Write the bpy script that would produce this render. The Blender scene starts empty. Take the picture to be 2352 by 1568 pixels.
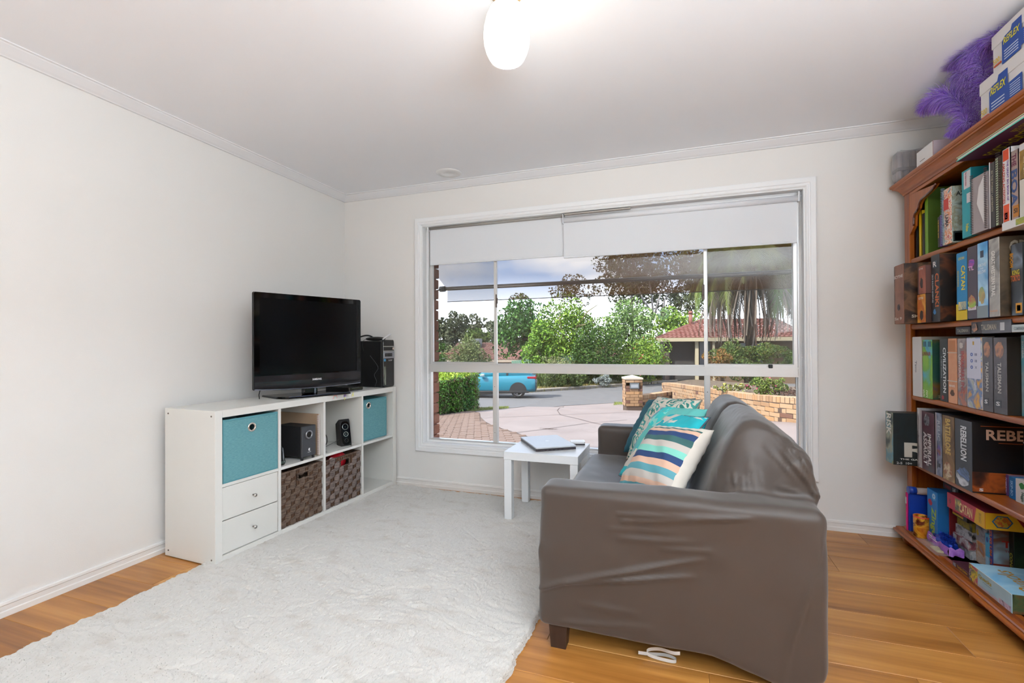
import bpy, bmesh, math, random
import numpy as np
from mathutils import Vector, Matrix, noise as mnoise
random.seed(7); rng=np.random.default_rng(7)
C=bpy.context.scene.collection
sc=bpy.context.scene
PI=math.pi
# ------------------------------------------------------------------ camera
FPX,V0,YAW,PITCH,ROLL,U0=1068.157,786.814,0.3293,0.0059,-0.0055,14.518
CAM=np.array([2.6574,-3.2459,1.1139])
def cam_axes():
    cy,sy=math.cos(YAW),math.sin(YAW)
    f=np.array([-sy*math.cos(PITCH),cy*math.cos(PITCH),math.sin(PITCH)])
    r=np.array([cy,sy,0.]); u=np.cross(r,f)
    return r*math.cos(ROLL)+u*math.sin(ROLL), -r*math.sin(ROLL)+u*math.cos(ROLL), f
AR,AU,AF=cam_axes()
cd=bpy.data.cameras.new('camera'); cam=bpy.data.objects.new('camera',cd); C.objects.link(cam)
cd.sensor_width=36; cd.lens=FPX/2352*36; cd.shift_x=-U0/2352; cd.shift_y=(V0-784)/2352
cd.clip_start=.02; cd.clip_end=1000
cam.matrix_world=Matrix(((AR[0],AU[0],-AF[0],CAM[0]),(AR[1],AU[1],-AF[1],CAM[1]),(AR[2],AU[2],-AF[2],CAM[2]),(0,0,0,1)))
sc.camera=cam
def ray(u,v):
    return AF+AR*(u-U0-1176)/FPX-AU*(v-V0)/FPX
def at(u,v,axis,val):           # the point of the plane axis=val that the photograph shows at (u, v)
    d=ray(u,v); t=(val-CAM[axis])/d[axis]; return CAM+d*t
# ------------------------------------------------------------------ view, sky, sun, lamps
sc.view_settings.view_transform='Standard'; sc.view_settings.look='None'; sc.view_settings.gamma=1
sc.view_settings.use_curve_mapping=False; sc.view_settings.exposure=0.22
sc.render.film_transparent=False
cy_=sc.cycles
cy_.use_denoising=True; cy_.max_bounces=8; cy_.diffuse_bounces=4; cy_.glossy_bounces=3; cy_.transmission_bounces=4
cy_.transparent_max_bounces=12; cy_.sample_clamp_indirect=6; cy_.caustics_reflective=False; cy_.caustics_refractive=False
def srgb(h):
    h=h.lstrip('#'); o=[]
    for i in (0,2,4):
        c=int(h[i:i+2],16)/255; o.append(c/12.92 if c<=.04045 else ((c+.055)/1.055)**2.4)
    return (*o,1)
w=bpy.data.worlds.new('sky'); sc.world=w; w.use_nodes=True
nt=w.node_tree; N=nt.nodes; Lk=nt.links; N.clear()
tc=N.new('ShaderNodeTexCoord'); mp=N.new('ShaderNodeMapping'); mp.inputs['Scale'].default_value=(1,1,2.2); mp.inputs['Location'].default_value=(.3,.15,0)
nz=N.new('ShaderNodeTexNoise'); nz.inputs['Scale'].default_value=2.6; nz.inputs['Detail'].default_value=8; nz.inputs['Roughness'].default_value=.55
rp=N.new('ShaderNodeValToRGB'); rp.color_ramp.elements[0].position=.42; rp.color_ramp.elements[1].position=.58
rp.color_ramp.elements[0].color=(.20,.29,.45,1); rp.color_ramp.elements[1].color=(.50,.515,.54,1)
sx=N.new('ShaderNodeSeparateXYZ'); mr=N.new('ShaderNodeMapRange'); mr.inputs['From Min'].default_value=.05; mr.inputs['From Max'].default_value=.15
hz=N.new('ShaderNodeMixRGB'); hz.inputs['Color1'].default_value=(.98,1.05,1.15,1)
bg=N.new('ShaderNodeBackground'); bg.inputs['Strength'].default_value=4.8; ow=N.new('ShaderNodeOutputWorld')
Lk.new(tc.outputs['Generated'],mp.inputs['Vector']); Lk.new(mp.outputs[0],nz.inputs['Vector']); Lk.new(nz.outputs['Fac'],rp.inputs['Fac'])
Lk.new(tc.outputs['Generated'],sx.inputs[0]); Lk.new(sx.outputs['Z'],mr.inputs['Value']); Lk.new(mr.outputs[0],hz.inputs['Fac'])
Lk.new(rp.outputs[0],hz.inputs['Color2']); Lk.new(hz.outputs[0],bg.inputs['Color']); Lk.new(bg.outputs[0],ow.inputs['Surface'])
def lamp(kind,name,loc,power,color=(1,1,1),size=.1,size_y=None,rot=(0,0,0),angle=None):
    l=bpy.data.lights.new(name,kind); l.energy=power; l.color=color
    if kind=='AREA':
        l.size=size
        if size_y: l.shape='RECTANGLE'; l.size_y=size_y
    elif kind=='SUN': l.angle=angle
    else: l.shadow_soft_size=size
    o=bpy.data.objects.new(name,l); C.objects.link(o); o.location=loc; o.rotation_euler=rot; return o
sun=lamp('SUN','sunlight',(0,-10,20),10.5,(1,.96,.88),angle=math.radians(4)); sun.rotation_euler=Vector((-.42,-.55,.72)).to_track_quat('Z','Y').to_euler()
# unseen fill added behind the camera, facing up to brighten the room by bounce
lamp('AREA','added_ceiling_fill',(3.6,-4.3,1.30),275,(.80,.905,.98),1.6,2.2,rot=(PI,0,0))
# ------------------------------------------------------------------ materials
MATS={}
def mat(name,hexc='#808080',rough=.6,metal=0,spec=.5,var=None,bump=None,coat=0,alpha=None,sheen=0,trans=0,emit=None,coords='Object'):
    """var=(scale, hex2, stretch xyz, lo, hi) mixes a second colour by noise; bump=(scale, strength, stretch)"""
    if name in MATS: return MATS[name]
    m=bpy.data.materials.new(name); m.use_nodes=True; n=m.node_tree.nodes; l=m.node_tree.links
    b=n['Principled BSDF']; b.inputs['Base Color'].default_value=srgb(hexc); b.inputs['Roughness'].default_value=rough
    b.inputs['Metallic'].default_value=metal; b.inputs['Specular IOR Level'].default_value=spec; b.inputs['Coat Weight'].default_value=coat
    if sheen: b.inputs['Sheen Weight'].default_value=sheen
    if trans: b.inputs['Transmission Weight'].default_value=trans
    if emit: b.inputs['Emission Color'].default_value=srgb(emit[0]); b.inputs['Emission Strength'].default_value=emit[1]
    t=None
    def nz(scale,stretch,detail=5):
        nonlocal t
        if t is None: t=n.new('ShaderNodeTexCoord')
        mp=n.new('ShaderNodeMapping'); mp.inputs['Scale'].default_value=stretch; l.new(t.outputs[coords],mp.inputs[0])
        x=n.new('ShaderNodeTexNoise'); x.inputs['Scale'].default_value=scale; x.inputs['Detail'].default_value=detail; l.new(mp.outputs[0],x.inputs['Vector']); return x
    if var:
        sc_,h2,st,lo,hi=(list(var)+[(1,1,1),.35,.65][len(var)-2:])[:5] if len(var)<5 else var
        x=nz(sc_,st); r=n.new('ShaderNodeValToRGB'); r.color_ramp.elements[0].position=lo; r.color_ramp.elements[1].position=hi
        r.color_ramp.elements[0].color=srgb(hexc); r.color_ramp.elements[1].color=srgb(h2)
        l.new(x.outputs['Fac'],r.inputs[0]); l.new(r.outputs[0],b.inputs['Base Color'])
    if bump:
        x=nz(bump[0],bump[2] if len(bump)>2 else (1,1,1)); bp=n.new('ShaderNodeBump'); bp.inputs['Strength'].default_value=bump[1]; bp.inputs['Distance'].default_value=.01
        l.new(x.outputs['Fac'],bp.inputs['Height']); l.new(bp.outputs[0],b.inputs['Normal'])
    if alpha is not None: b.inputs['Alpha'].default_value=alpha
    MATS[name]=m; return m
def art(name,cols,scale=6,seed=0,stretch=(1,1,1),rough=.45,detail=3,dist=.6):
    """printed artwork: several colours laid out by distorted noise"""
    if name in MATS: return MATS[name]
    m=bpy.data.materials.new(name); m.use_nodes=True; n=m.node_tree.nodes; l=m.node_tree.links
    b=n['Principled BSDF']; b.inputs['Roughness'].default_value=rough
    t=n.new('ShaderNodeTexCoord'); mp=n.new('ShaderNodeMapping'); mp.inputs['Location'].default_value=(seed*3.7,seed*1.9,seed*.7); mp.inputs['Scale'].default_value=stretch
    x=n.new('ShaderNodeTexNoise'); x.inputs['Scale'].default_value=scale; x.inputs['Detail'].default_value=detail; x.inputs['Distortion'].default_value=dist
    r=n.new('ShaderNodeValToRGB'); el=r.color_ramp.elements
    k=len(cols); el[0].color=srgb(cols[0]); el[0].position=.30; el[1].color=srgb(cols[-1]); el[1].position=.70
    for i in range(1,k-1):
        e=el.new(.30+.40*i/(k-1)); e.color=srgb(cols[i])
    l.new(t.outputs['Object'],mp.inputs[0]); l.new(mp.outputs[0],x.inputs['Vector']); l.new(x.outputs['Fac'],r.inputs[0]); l.new(r.outputs[0],b.inputs['Base Color'])
    MATS[name]=m; return m
def see_through(name,hexc,open_fac,rough=.8,glossy=False,weave=None):
    """woven mesh or glass: part transparent, part surface"""
    if name in MATS: return MATS[name]
    m=bpy.data.materials.new(name); m.use_nodes=True; n=m.node_tree.nodes; l=m.node_tree.links; n.clear()
    o=n.new('ShaderNodeOutputMaterial'); mx=n.new('ShaderNodeMixShader'); tr=n.new('ShaderNodeBsdfTransparent')
    if glossy:
        s=n.new('ShaderNodeBsdfGlossy'); s.inputs['Roughness'].default_value=rough; s.inputs['Color'].default_value=srgb(hexc)
        fr=n.new('ShaderNodeFresnel'); fr.inputs['IOR'].default_value=1.45; mu=n.new('ShaderNodeMath'); mu.operation='MULTIPLY'; mu.inputs[1].default_value=1-open_fac
        l.new(fr.outputs[0],mu.inputs[0]); l.new(mu.outputs[0],mx.inputs['Fac']); l.new(tr.outputs[0],mx.inputs[1]); l.new(s.outputs[0],mx.inputs[2])
    else:
        d=n.new('ShaderNodeBsdfDiffuse'); d.inputs['Color'].default_value=srgb(hexc)
        t2=n.new('ShaderNodeBsdfTranslucent'); t2.inputs['Color'].default_value=srgb(hexc); a=n.new('ShaderNodeMixShader'); a.inputs[0].default_value=.4
        l.new(d.outputs[0],a.inputs[1]); l.new(t2.outputs[0],a.inputs[2]); mx.inputs['Fac'].default_value=1-open_fac
        l.new(tr.outputs[0],mx.inputs[1]); l.new(a.outputs[0],mx.inputs[2])
    l.new(mx.outputs[0],o.inputs['Surface']); MATS[name]=m; return m
# ------------------------------------------------------------------ mesh building
class MB:
    def __init__(s): s.v=[]; s.f=[]; s.m=[]; s.sm=[]
    def add(s,vs,fs,mi=0,smooth=False):
        o=len(s.v); s.v+= [tuple(map(float,p)) for p in vs]; s.f+=[tuple(o+i for i in f) for f in fs]; s.m+=[mi]*len(fs); s.sm+=[smooth]*len(fs); return s
    def box(s,lo,hi,mi=0,c=0.,mis=None):
        """box, chamfered by c; mis maps '-x','+x','-y','+y','-z','+z' to material slots"""
        mis=mis or {}
        x0,y0,z0=[min(a,b) for a,b in zip(lo,hi)]; x1,y1,z1=[max(a,b) for a,b in zip(lo,hi)]
        if c<=0:
            V=[(x0,y0,z0),(x1,y0,z0),(x1,y1,z0),(x0,y1,z0),(x0,y0,z1),(x1,y0,z1),(x1,y1,z1),(x0,y1,z1)]
            F=[((0,3,2,1),'-z'),((4,5,6,7),'+z'),((0,1,5,4),'-y'),((2,3,7,6),'+y'),((0,4,7,3),'-x'),((1,2,6,5),'+x')]
            for f,k in F: s.add([V[i] for i in f],[(0,1,2,3)],mis.get(k,mi))
            return s
        c=min(c,(x1-x0)/2.01,(y1-y0)/2.01,(z1-z0)/2.01)
        X=(x0,x1);Y=(y0,y1);Z=(z0,z1); idx={}; V=[]
        for i in (0,1):
            for j in (0,1):
                for k in (0,1):
                    for a in range(3):
                        p=[X[i]+(c if i==0 else -c)*(a!=0),Y[j]+(c if j==0 else -c)*(a!=1),Z[k]+(c if k==0 else -c)*(a!=2)]
                        idx[i,j,k,a]=len(V); V.append(p)
        F=[];M=[]
        def q(a,k): F.append(a);M.append(mis.get(k,mi))
        for i,nm in ((0,'-x'),(1,'+x')):
            r=[idx[i,0,0,0],idx[i,0,1,0],idx[i,1,1,0],idx[i,1,0,0]]; q(r if i==0 else r[::-1],nm)
        for j,nm in ((0,'-y'),(1,'+y')):
            r=[idx[0,j,0,1],idx[1,j,0,1],idx[1,j,1,1],idx[0,j,1,1]]; q(r if j==0 else r[::-1],nm)
        for k,nm in ((0,'-z'),(1,'+z')):
            r=[idx[0,0,k,2],idx[0,1,k,2],idx[1,1,k,2],idx[1,0,k,2]]; q(r if k==0 else r[::-1],nm)
        for i in (0,1):
            for j in (0,1):
                r=[idx[i,j,0,0],idx[i,j,0,1],idx[i,j,1,1],idx[i,j,1,0]]; q(r if (i+j)%2==0 else r[::-1],('-x','+x')[i])
                r=[idx[i,0,j,0],idx[i,1,j,0],idx[i,1,j,2],idx[i,0,j,2]]; q(r if (i+j)%2==0 else r[::-1],('-x','+x')[i])
                r=[idx[0,i,j,1],idx[1,i,j,1],idx[1,i,j,2],idx[0,i,j,2]]; q(r if (i+j)%2 else r[::-1],('-y','+y')[i])
                for k in (0,1):
                    r=[idx[i,j,k,0],idx[i,j,k,1],idx[i,j,k,2]]; q(r if (i+j+k)%2 else r[::-1],'-x')
        o=len(s.v); s.v+=[tuple(p) for p in V]; s.f+=[tuple(o+a for a in f) for f in F]; s.m+=M; s.sm+=[False]*len(F); return s
    def cyl(s,p0,p1,r0,r1=None,n=16,mi=0,caps=True,smooth=True):
        r1=r0 if r1 is None else r1; p0=Vector(p0);p1=Vector(p1); d=(p1-p0).normalized()
        a=d.orthogonal().normalized(); b=d.cross(a)
        V=[p0+(a*math.cos(t)+b*math.sin(t))*r0 for t in [2*PI*i/n for i in range(n)]]+[p1+(a*math.cos(t)+b*math.sin(t))*r1 for t in [2*PI*i/n for i in range(n)]]
        s.add(V,[(i,(i+1)%n,n+(i+1)%n,n+i) for i in range(n)],mi,smooth)
        if caps: s.add(V[:n],[tuple(range(n))[::-1]],mi); s.add(V[n:],[tuple(range(n))],mi)
        return s
    def tube(s,pts,r,n=8,mi=0,closed=False):
        pts=[Vector(p) for p in pts]; rs=r if isinstance(r,(list,tuple)) else [r]*len(pts); V=[]; prev=None; K=len(pts)
        for i,p in enumerate(pts):
            d=((pts[(i+1)%K] if closed or i<K-1 else p)-(pts[i-1] if closed or i>0 else p)).normalized()
            a=(prev-d*prev.dot(d)).normalized() if prev is not None and (prev-d*prev.dot(d)).length>1e-4 else d.orthogonal().normalized()
            prev=a; b=d.cross(a)
            V+=[p+(a*math.cos(2*PI*j/n)+b*math.sin(2*PI*j/n))*rs[i] for j in range(n)]
        F=[]
        for i in range(K if closed else K-1):
            i2=(i+1)%K
            F+=[(i*n+j,i*n+(j+1)%n,i2*n+(j+1)%n,i2*n+j) for j in range(n)]
        if not closed: F+=[tuple(range(n))[::-1],tuple((K-1)*n+j for j in range(n))]
        return s.add(V,F,mi,True)
    def lathe(s,prof,c=(0,0,0),n=32,mi=0,axis='z'):
        V=[];K=len(prof)
        for r,z in prof:
            for j in range(n):
                t=2*PI*j/n
                p=(r*math.cos(t),r*math.sin(t),z)
                if axis=='x': p=(p[2],p[0],p[1])
                if axis=='y': p=(p[1],p[2],p[0])
                V.append((c[0]+p[0],c[1]+p[1],c[2]+p[2]))
        F=[(i*n+j,i*n+(j+1)%n,(i+1)*n+(j+1)%n,(i+1)*n+j) for i in range(K-1) for j in range(n)]
        return s.add(V,F,mi,True)
    def prism(s,prof,path0,path1,axes,mi=0,smooth=False):
        """profile (a,b) swept straight from path0 to path1; axes=(vecA, vecB)"""
        A,B=Vector(axes[0]),Vector(axes[1]); n=len(prof)
        V=[Vector(path0)+A*a+B*b for a,b in prof]+[Vector(path1)+A*a+B*b for a,b in prof]
        s.add(V,[(i,(i+1)%n,n+(i+1)%n,n+i) for i in range(n)],mi,smooth)
        s.add(V[:n],[tuple(range(n))[::-1]],mi); s.add(V[n:],[tuple(range(n))],mi); return s
    def grid(s,P,nu,nv,mi=0,smooth=True,wrap=False):
        F=[(i*nv+j,i*nv+j+1,(i+1)*nv+j+1,(i+1)*nv+j) for i in range(nu-1) for j in range(nv-1)]
        return s.add(P,F,mi,smooth)
    def build(s,name,mats,parent=None,origin=None,fix=True,mod=None):
        """verts are in world space for a top-level thing whose origin is given, or in the parent's own space if parent has rotation data"""
        o=Vector(origin) if origin is not None else (Vector(ORG[parent.name]) if parent is not None and parent.name in ORG else Vector((0,0,0)))
        me=bpy.data.meshes.new(name)
        me.from_pydata([(x-o.x,y-o.y,z-o.z) for x,y,z in s.v],[],s.f)
        for m in (mats if isinstance(mats,(list,tuple)) else [mats]): me.materials.append(m)
        me.polygons.foreach_set('material_index',s.m); me.polygons.foreach_set('use_smooth',s.sm)
        if fix:
            bm=bmesh.new(); bm.from_mesh(me); bmesh.ops.remove_doubles(bm,verts=bm.verts,dist=1e-5); bmesh.ops.recalc_face_normals(bm,faces=bm.faces); bm.to_mesh(me); bm.free()
        me.update()
        ob=bpy.data.objects.new(name,me); C.objects.link(ob)
        if parent is not None:
            ob.parent=parent
            if parent.name in ORG: ORG[ob.name]=ORG[parent.name]
        elif origin is not None: ob.location=o; ORG[ob.name]=tuple(o)
        return ob
ORG={}
def tag(o,label=None,cat=None,group=None,kind=None):
    if label: o['label']=label
    if cat: o['category']=cat
    if group: o['group']=group
    if kind: o['kind']=kind
    return o
def thing(name,label,cat,loc=(0,0,0),rotz=0,group=None,local=False):
    """an Empty at the thing's base; local=True means its parts are written in its own rotated space"""
    o=bpy.data.objects.new(name,None); C.objects.link(o); o.location=loc; o.rotation_euler=(0,0,rotz); o.empty_display_size=.05
    tag(o,label,cat,group)
    if not local: ORG[o.name]=tuple(loc)
    return o
def struct(name,mb,m,**k):
    o=mb.build(name,m,**k)
    if o.parent is None: o['kind']='structure'
    return o
def mesh_np(name,V,F,mats,parent=None,smooth=False,origin=None,mi=None):
    """numpy verts (n,3), faces (m,k)"""
    V=np.asarray(V,float); F=np.asarray(F,int)
    o=np.array(origin if origin is not None else (ORG.get(parent.name,(0,0,0)) if parent is not None else (0,0,0)))
    V=V-o; me=bpy.data.meshes.new(name); k=F.shape[1]
    me.vertices.add(len(V)); me.vertices.foreach_set('co',V.ravel()); me.loops.add(F.size); me.loops.foreach_set('vertex_index',F.ravel())
    me.polygons.add(len(F)); me.polygons.foreach_set('loop_start',np.arange(len(F))*k); me.polygons.foreach_set('loop_total',np.full(len(F),k))
    for m in (mats if isinstance(mats,(list,tuple)) else [mats]): me.materials.append(m)
    if mi is not None: me.polygons.foreach_set('material_index',np.asarray(mi,int))
    me.polygons.foreach_set('use_smooth',np.full(len(F),smooth)); me.update(calc_edges=True); me.validate()
    ob=bpy.data.objects.new(name,me); C.objects.link(ob)
    if parent is not None: ob.parent=parent
    elif origin is not None: ob.location=o
    return ob
def letters(s,center,right,up,wd,ht,m,parent,name='lettering',bold=0,keep=False,mirror=False,shear=0):
    """flat printed lettering of size wd x ht, centred, reading along `right`"""
    cu=bpy.data.curves.new('t','FONT'); cu.body=s; cu.size=1; cu.align_x='CENTER'; cu.offset=bold; cu.resolution_u=2; cu.space_line=.85; cu.shear=shear
    to=bpy.data.objects.new('t',cu); C.objects.link(to)
    dg=bpy.context.evaluated_depsgraph_get(); me=bpy.data.meshes.new_from_object(to.evaluated_get(dg)); bpy.data.objects.remove(to); bpy.data.curves.remove(cu)
    n=len(me.vertices); V=np.empty(n*3); me.vertices.foreach_get('co',V); V=V.reshape(-1,3)
    lo,hi=V.min(0),V.max(0); V=V-(lo+hi)/2; ex,ey=hi[0]-lo[0],hi[1]-lo[1]
    sx_,sy_=wd/ex,ht/ey
    if keep: sx_=sy_=min(sx_,sy_)
    if mirror: sx_=-sx_
    R=np.array(Vector(right).normalized()); U=np.array(Vector(up).normalized())
    c=np.array(center,float)-np.array(ORG.get(parent.name,(0,0,0)))
    W=c+V[:,:1]*sx_*R+V[:,1:2]*sy_*U
    me.vertices.foreach_set('co',W.ravel()); me.materials.clear(); me.materials.append(m); me.update()
    ob=bpy.data.objects.new(name,me); C.objects.link(ob); ob.parent=parent; return ob
def smooth_verts(V,F,it=2,lam=.5):
    e=np.concatenate([F[:,[i,(i+1)%F.shape[1]]] for i in range(F.shape[1])]); e=np.concatenate([e,e[:,::-1]])
    cnt=np.bincount(e[:,0],minlength=len(V))[:,None]
    for _ in range(it):
        S=np.stack([np.bincount(e[:,0],weights=V[e[:,1],k],minlength=len(V)) for k in range(3)],1)/np.maximum(cnt,1)
        V=V+lam*(S-V)
    return V
def vnormals(V,F):
    n=np.cross(V[F[:,2]]-V[F[:,0]],V[F[:,3 if F.shape[1]>3 else 1]]-V[F[:,1 if F.shape[1]>3 else 0]])
    out=np.zeros_like(V)
    for k in range(F.shape[1]): 
        for j in range(3): out[:,j]+=np.bincount(F[:,k],weights=n[:,j],minlength=len(V))
    return out/np.maximum(np.linalg.norm(out,axis=1,keepdims=True),1e-9)
def remesh(mb,voxel):
    """fuse the pieces of mb into one closed quad surface, returned as arrays"""
    me=bpy.data.meshes.new('r'); me.from_pydata(mb.v,[],mb.f)
    bm=bmesh.new(); bm.from_mesh(me); bmesh.ops.remove_doubles(bm,verts=bm.verts,dist=1e-6); bmesh.ops.recalc_face_normals(bm,faces=bm.faces); bm.to_mesh(me); bm.free()
    ob=bpy.data.objects.new('r',me); C.objects.link(ob); md=ob.modifiers.new('r','REMESH'); md.mode='VOXEL'; md.voxel_size=voxel
    ev=bpy.data.meshes.new_from_object(ob.evaluated_get(bpy.context.evaluated_depsgraph_get()))
    V=np.empty(len(ev.vertices)*3); ev.vertices.foreach_get('co',V); V=V.reshape(-1,3)
    F=np.empty(len(ev.polygons)*4,int); ev.loops.foreach_get('vertex_index',F); F=F.reshape(-1,4)
    bpy.data.objects.remove(ob); return V,F
def folds(V,Nn,fl):
    d=np.zeros(len(V))
    for a,b,wd,amp in fl:
        a=np.array(a,float);b=np.array(b,float);ab=b-a; t=np.clip(((V-a)@ab)/(ab@ab),0,1); q=a+t[:,None]*ab
        r=np.linalg.norm(V-q,axis=1); d+=amp*np.exp(-(r/wd)**2)*np.sin(PI*np.clip(.12+.88*t,0,1))**.6
    return V+Nn*d[:,None]
# ================================================================== the room
H=2.37; XR=4.25; YB=-8.0
wall_m=mat('wall_paint','#e4e1dd',.85,bump=(220,.05)); ceil_m=mat('ceiling_paint','#f6f7fb',.9,bump=(300,.03))
trim_m=mat('white_gloss_trim','#eeeeee',.35); alu_m=mat('anodised_aluminium','#d2d1cf',.38,metal=.55,bump=(400,.05,(1,8,8)))
black_rub=mat('black_rubber','#1a1a1a',.7)
WX0,WX1,WZ0,WZ1=.741,3.402,.339,2.070; T=.11
b=MB(); b.box((-.15,0,-.1),(WX0,T,2.5)).box((WX1,0,-.1),(XR+.15,T,2.5)).box((WX0,0,-.1),(WX1,T,WZ0)).box((WX0,0,WZ1),(WX1,T,2.5))
wall_back=struct('wall_back',b,wall_m)
struct('wall_left',MB().box((-.15,YB,-.1),(0,0,2.5)),wall_m)
struct('wall_right',MB().box((XR,YB,-.1),(XR+.15,0,2.5)),wall_m)
b=MB(); b.box((-.15,YB-.15,-.1),(XR+.15,YB,2.5))
struct('wall_front',b,wall_m)
struct('ceiling',MB().box((-.15,YB-.1,H),(XR+.15,T,H+.1)),ceil_m)
struct('roof',MB().box((-.9,YB-.8,H+.25),(XR+.9,.55,H+.33)),mat('roof_metal','#8a8580',.7))
# cornice: the stepped cove between wall and ceiling
def cornice(name,p0,p1,out):
    pr=[(0,0),(0,-.04),(.012,-.04),(.016,-.036),(.030,-.030),(.052,-.018),(.066,-.010),(.070,-.006),(.081,-.005),(.081,0)]
    struct(name,MB().prism(pr,p0,p1,(out,(0,0,1))),mat('cornice_paint','#e8e8ea',.8))
cornice('trim_1',(0,YB,H),(0,0,H),(1,0,0)); cornice('trim_2',(0,0,H),(XR,0,H),(0,-1,0)); cornice('trim_3',(XR,YB,H),(XR,0,H),(-1,0,0))
def skirt(name,p0,p1,out):
    pr=[(0,0),(.013,0),(.0125,.022),(.009,.026),(.009,.046),(.0125,.050),(.011,.060),(.006,.064),(0,.064)]
    struct(name,MB().prism(pr,p0,p1,(out,(0,0,1))),mat('skirting_paint','#e6e3df',.55))
skirt('baseboard_left',(0,YB,0),(0,0,0),(1,0,0)); skirt('baseboard_back',(0,0,0),(XR,0,0),(0,-1,0)); skirt('baseboard_right',(XR,YB,0),(XR,0,0),(-1,0,0))
# floor: laminate planks, each its own board, on a dark underlay
fl=struct('floor',MB().box((-.15,YB-.15,-.12),(XR+.15,.0,-.006)),mat('underlay','#3a2412',.9))
def wood(name,cols,rough,grain,axis=0,spec=.5,coat=0,fig=1.0):
    m=bpy.data.materials.new(name); m.use_nodes=True; n=m.node_tree.nodes; l=m.node_tree.links; b_=n['Principled BSDF']
    b_.inputs['Roughness'].default_value=rough; b_.inputs['Specular IOR Level'].default_value=spec; b_.inputs['Coat Weight'].default_value=coat; b_.inputs['Coat Roughness'].default_value=.12
    t=n.new('ShaderNodeTexCoord'); oi=n.new('ShaderNodeObjectInfo'); ad=n.new('ShaderNodeVectorMath'); ad.operation='MULTIPLY_ADD'
    cm=n.new('ShaderNodeCombineXYZ'); 
    for k in range(3): l.new(oi.outputs['Random'],cm.inputs[k])
    ad.inputs[1].default_value=(9,17,5); l.new(cm.outputs[0],ad.inputs[0]); l.new(t.outputs['Object'],ad.inputs[2])
    mp=n.new('ShaderNodeMapping'); st=[grain]*3; st[axis]=grain*.085; mp.inputs['Scale'].default_value=st; l.new(ad.outputs[0],mp.inputs[0])
    x=n.new('ShaderNodeTexNoise'); x.inputs['Scale'].default_value=1; x.inputs['Detail'].default_value=6; x.inputs['Distortion'].default_value=fig; l.new(mp.outputs[0],x.inputs['Vector'])
    mp2=n.new('ShaderNodeMapping'); st=[grain*7]*3; st[axis]=grain*.25; mp2.inputs['Scale'].default_value=st; l.new(ad.outputs[0],mp2.inputs[0])
    x2=n.new('ShaderNodeTexNoise'); x2.inputs['Scale'].default_value=1; x2.inputs['Detail'].default_value=3; l.new(mp2.outputs[0],x2.inputs['Vector'])
    mx=n.new('ShaderNodeMath'); mx.operation='MULTIPLY_ADD'; mx.inputs[1].default_value=.28; l.new(x2.outputs['Fac'],mx.inputs[0])
    m2=n.new('ShaderNodeMath'); m2.operation='MULTIPLY'; m2.inputs[1].default_value=.74; l.new(x.outputs['Fac'],m2.inputs[0]); l.new(m2.outputs[0],mx.inputs[2])
    r=n.new('ShaderNodeValToRGB'); el=r.color_ramp.elements; el[0].position=.30; el[1].position=.70; el[0].color=srgb(cols[0]); el[1].color=srgb(cols[-1])
    for i in range(1,len(cols)-1): e=el.new(.30+.4*i/(len(cols)-1)); e.color=srgb(cols[i])
    l.new(mx.outputs[0],r.inputs[0]); l.new(r.outputs[0],b_.inputs['Base Color'])
    bp=n.new('ShaderNodeBump'); bp.inputs['Strength'].default_value=.06; bp.inputs['Distance'].default_value=.01; l.new(x2.outputs['Fac'],bp.inputs['Height']); l.new(bp.outputs[0],b_.inputs['Normal'])
    MATS[name]=m; return m
lam=wood('laminate_spotted_gum',['#6e401c','#9b642c','#b87e3e','#cd9853'],.30,6.0,0,.4,fig=.7)
b=MB().box((0,0,-.008),(1.216,.190,0),c=.0012); plank0=b.build('plank',lam,origin=(0,0,0)); pm=plank0.data
bpy.data.objects.remove(plank0); ORG.pop('plank',None)
row=0; y=-.012
while y>-7.9:
    off=[0,.62,.25,.9,.43][row%5]; x=.0-off
    while x<XR:
        o=bpy.data.objects.new('plank',pm); C.objects.link(o); o.parent=fl
        o.location=(x,y-.190,0); o.rotation_euler=(0,0,0); x+=1.217
    y-=.191; row+=1
# ------------------------------------------------------------------ window
win=bpy.data.objects.new('window_1',None); C.objects.link(win); win['kind']='structure'; ORG['window_1']=(0,0,0)
def ring(b,x0,x1,z0,z1,pr,mi=0):
    """mitred frame: profile points (inset from the outer edge, y)"""
    L=[]
    for a,y_ in pr: L.append([(x0+a,y_,z0+a),(x1-a,y_,z0+a),(x1-a,y_,z1-a),(x0+a,y_,z1-a)])
    n=len(pr)
    for i in range(n):
        A,B=L[i],L[(i+1)%n]
        for k in range(4): b.add([A[k],A[(k+1)%4],B[(k+1)%4],B[k]],[(0,1,2,3)],mi)
arch=MB(); ring(arch,.686,3.457,.284,2.1245,[(0,0),(0,-.016),(.004,-.018),(.030,-.018),(.034,-.012),(.040,-.012),(.044,-.016),(.050,-.016),(.058,-.008),(.058,0)])
arch.build('architrave',trim_m,win)
rv=MB(); ring(rv,.741,3.402,.339,2.070,[(0,0),(.004,-.006),(.010,-.006),(.012,.0),(.012,.055),(.024,.060),(.024,.11),(0,.11)])
rv.build('window_reveal',trim_m,win)
GY=.085; fx0,fx1,fz0,fz1=.757,3.388,.352,2.058; RZ0,RZ1=.909,.963
fr=MB(); ring(fr,fx0,fx1,fz0,fz1,[(0,.060),(.018,.060),(.018,.066),(.022,.070),(.022,.108),(0,.108)]); fr.build('window_frame',alu_m,win)
b=MB().box((fx0+.02,.052,RZ0),(fx1-.02,.108,RZ1),c=.002); b.box((fx0+.02,.048,RZ1-.006),(fx1-.02,.055,RZ1+.004)).box((fx0+.02,.048,RZ0-.002),(fx1-.02,.056,RZ0+.004)); b.build('transom',alu_m,win)
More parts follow.
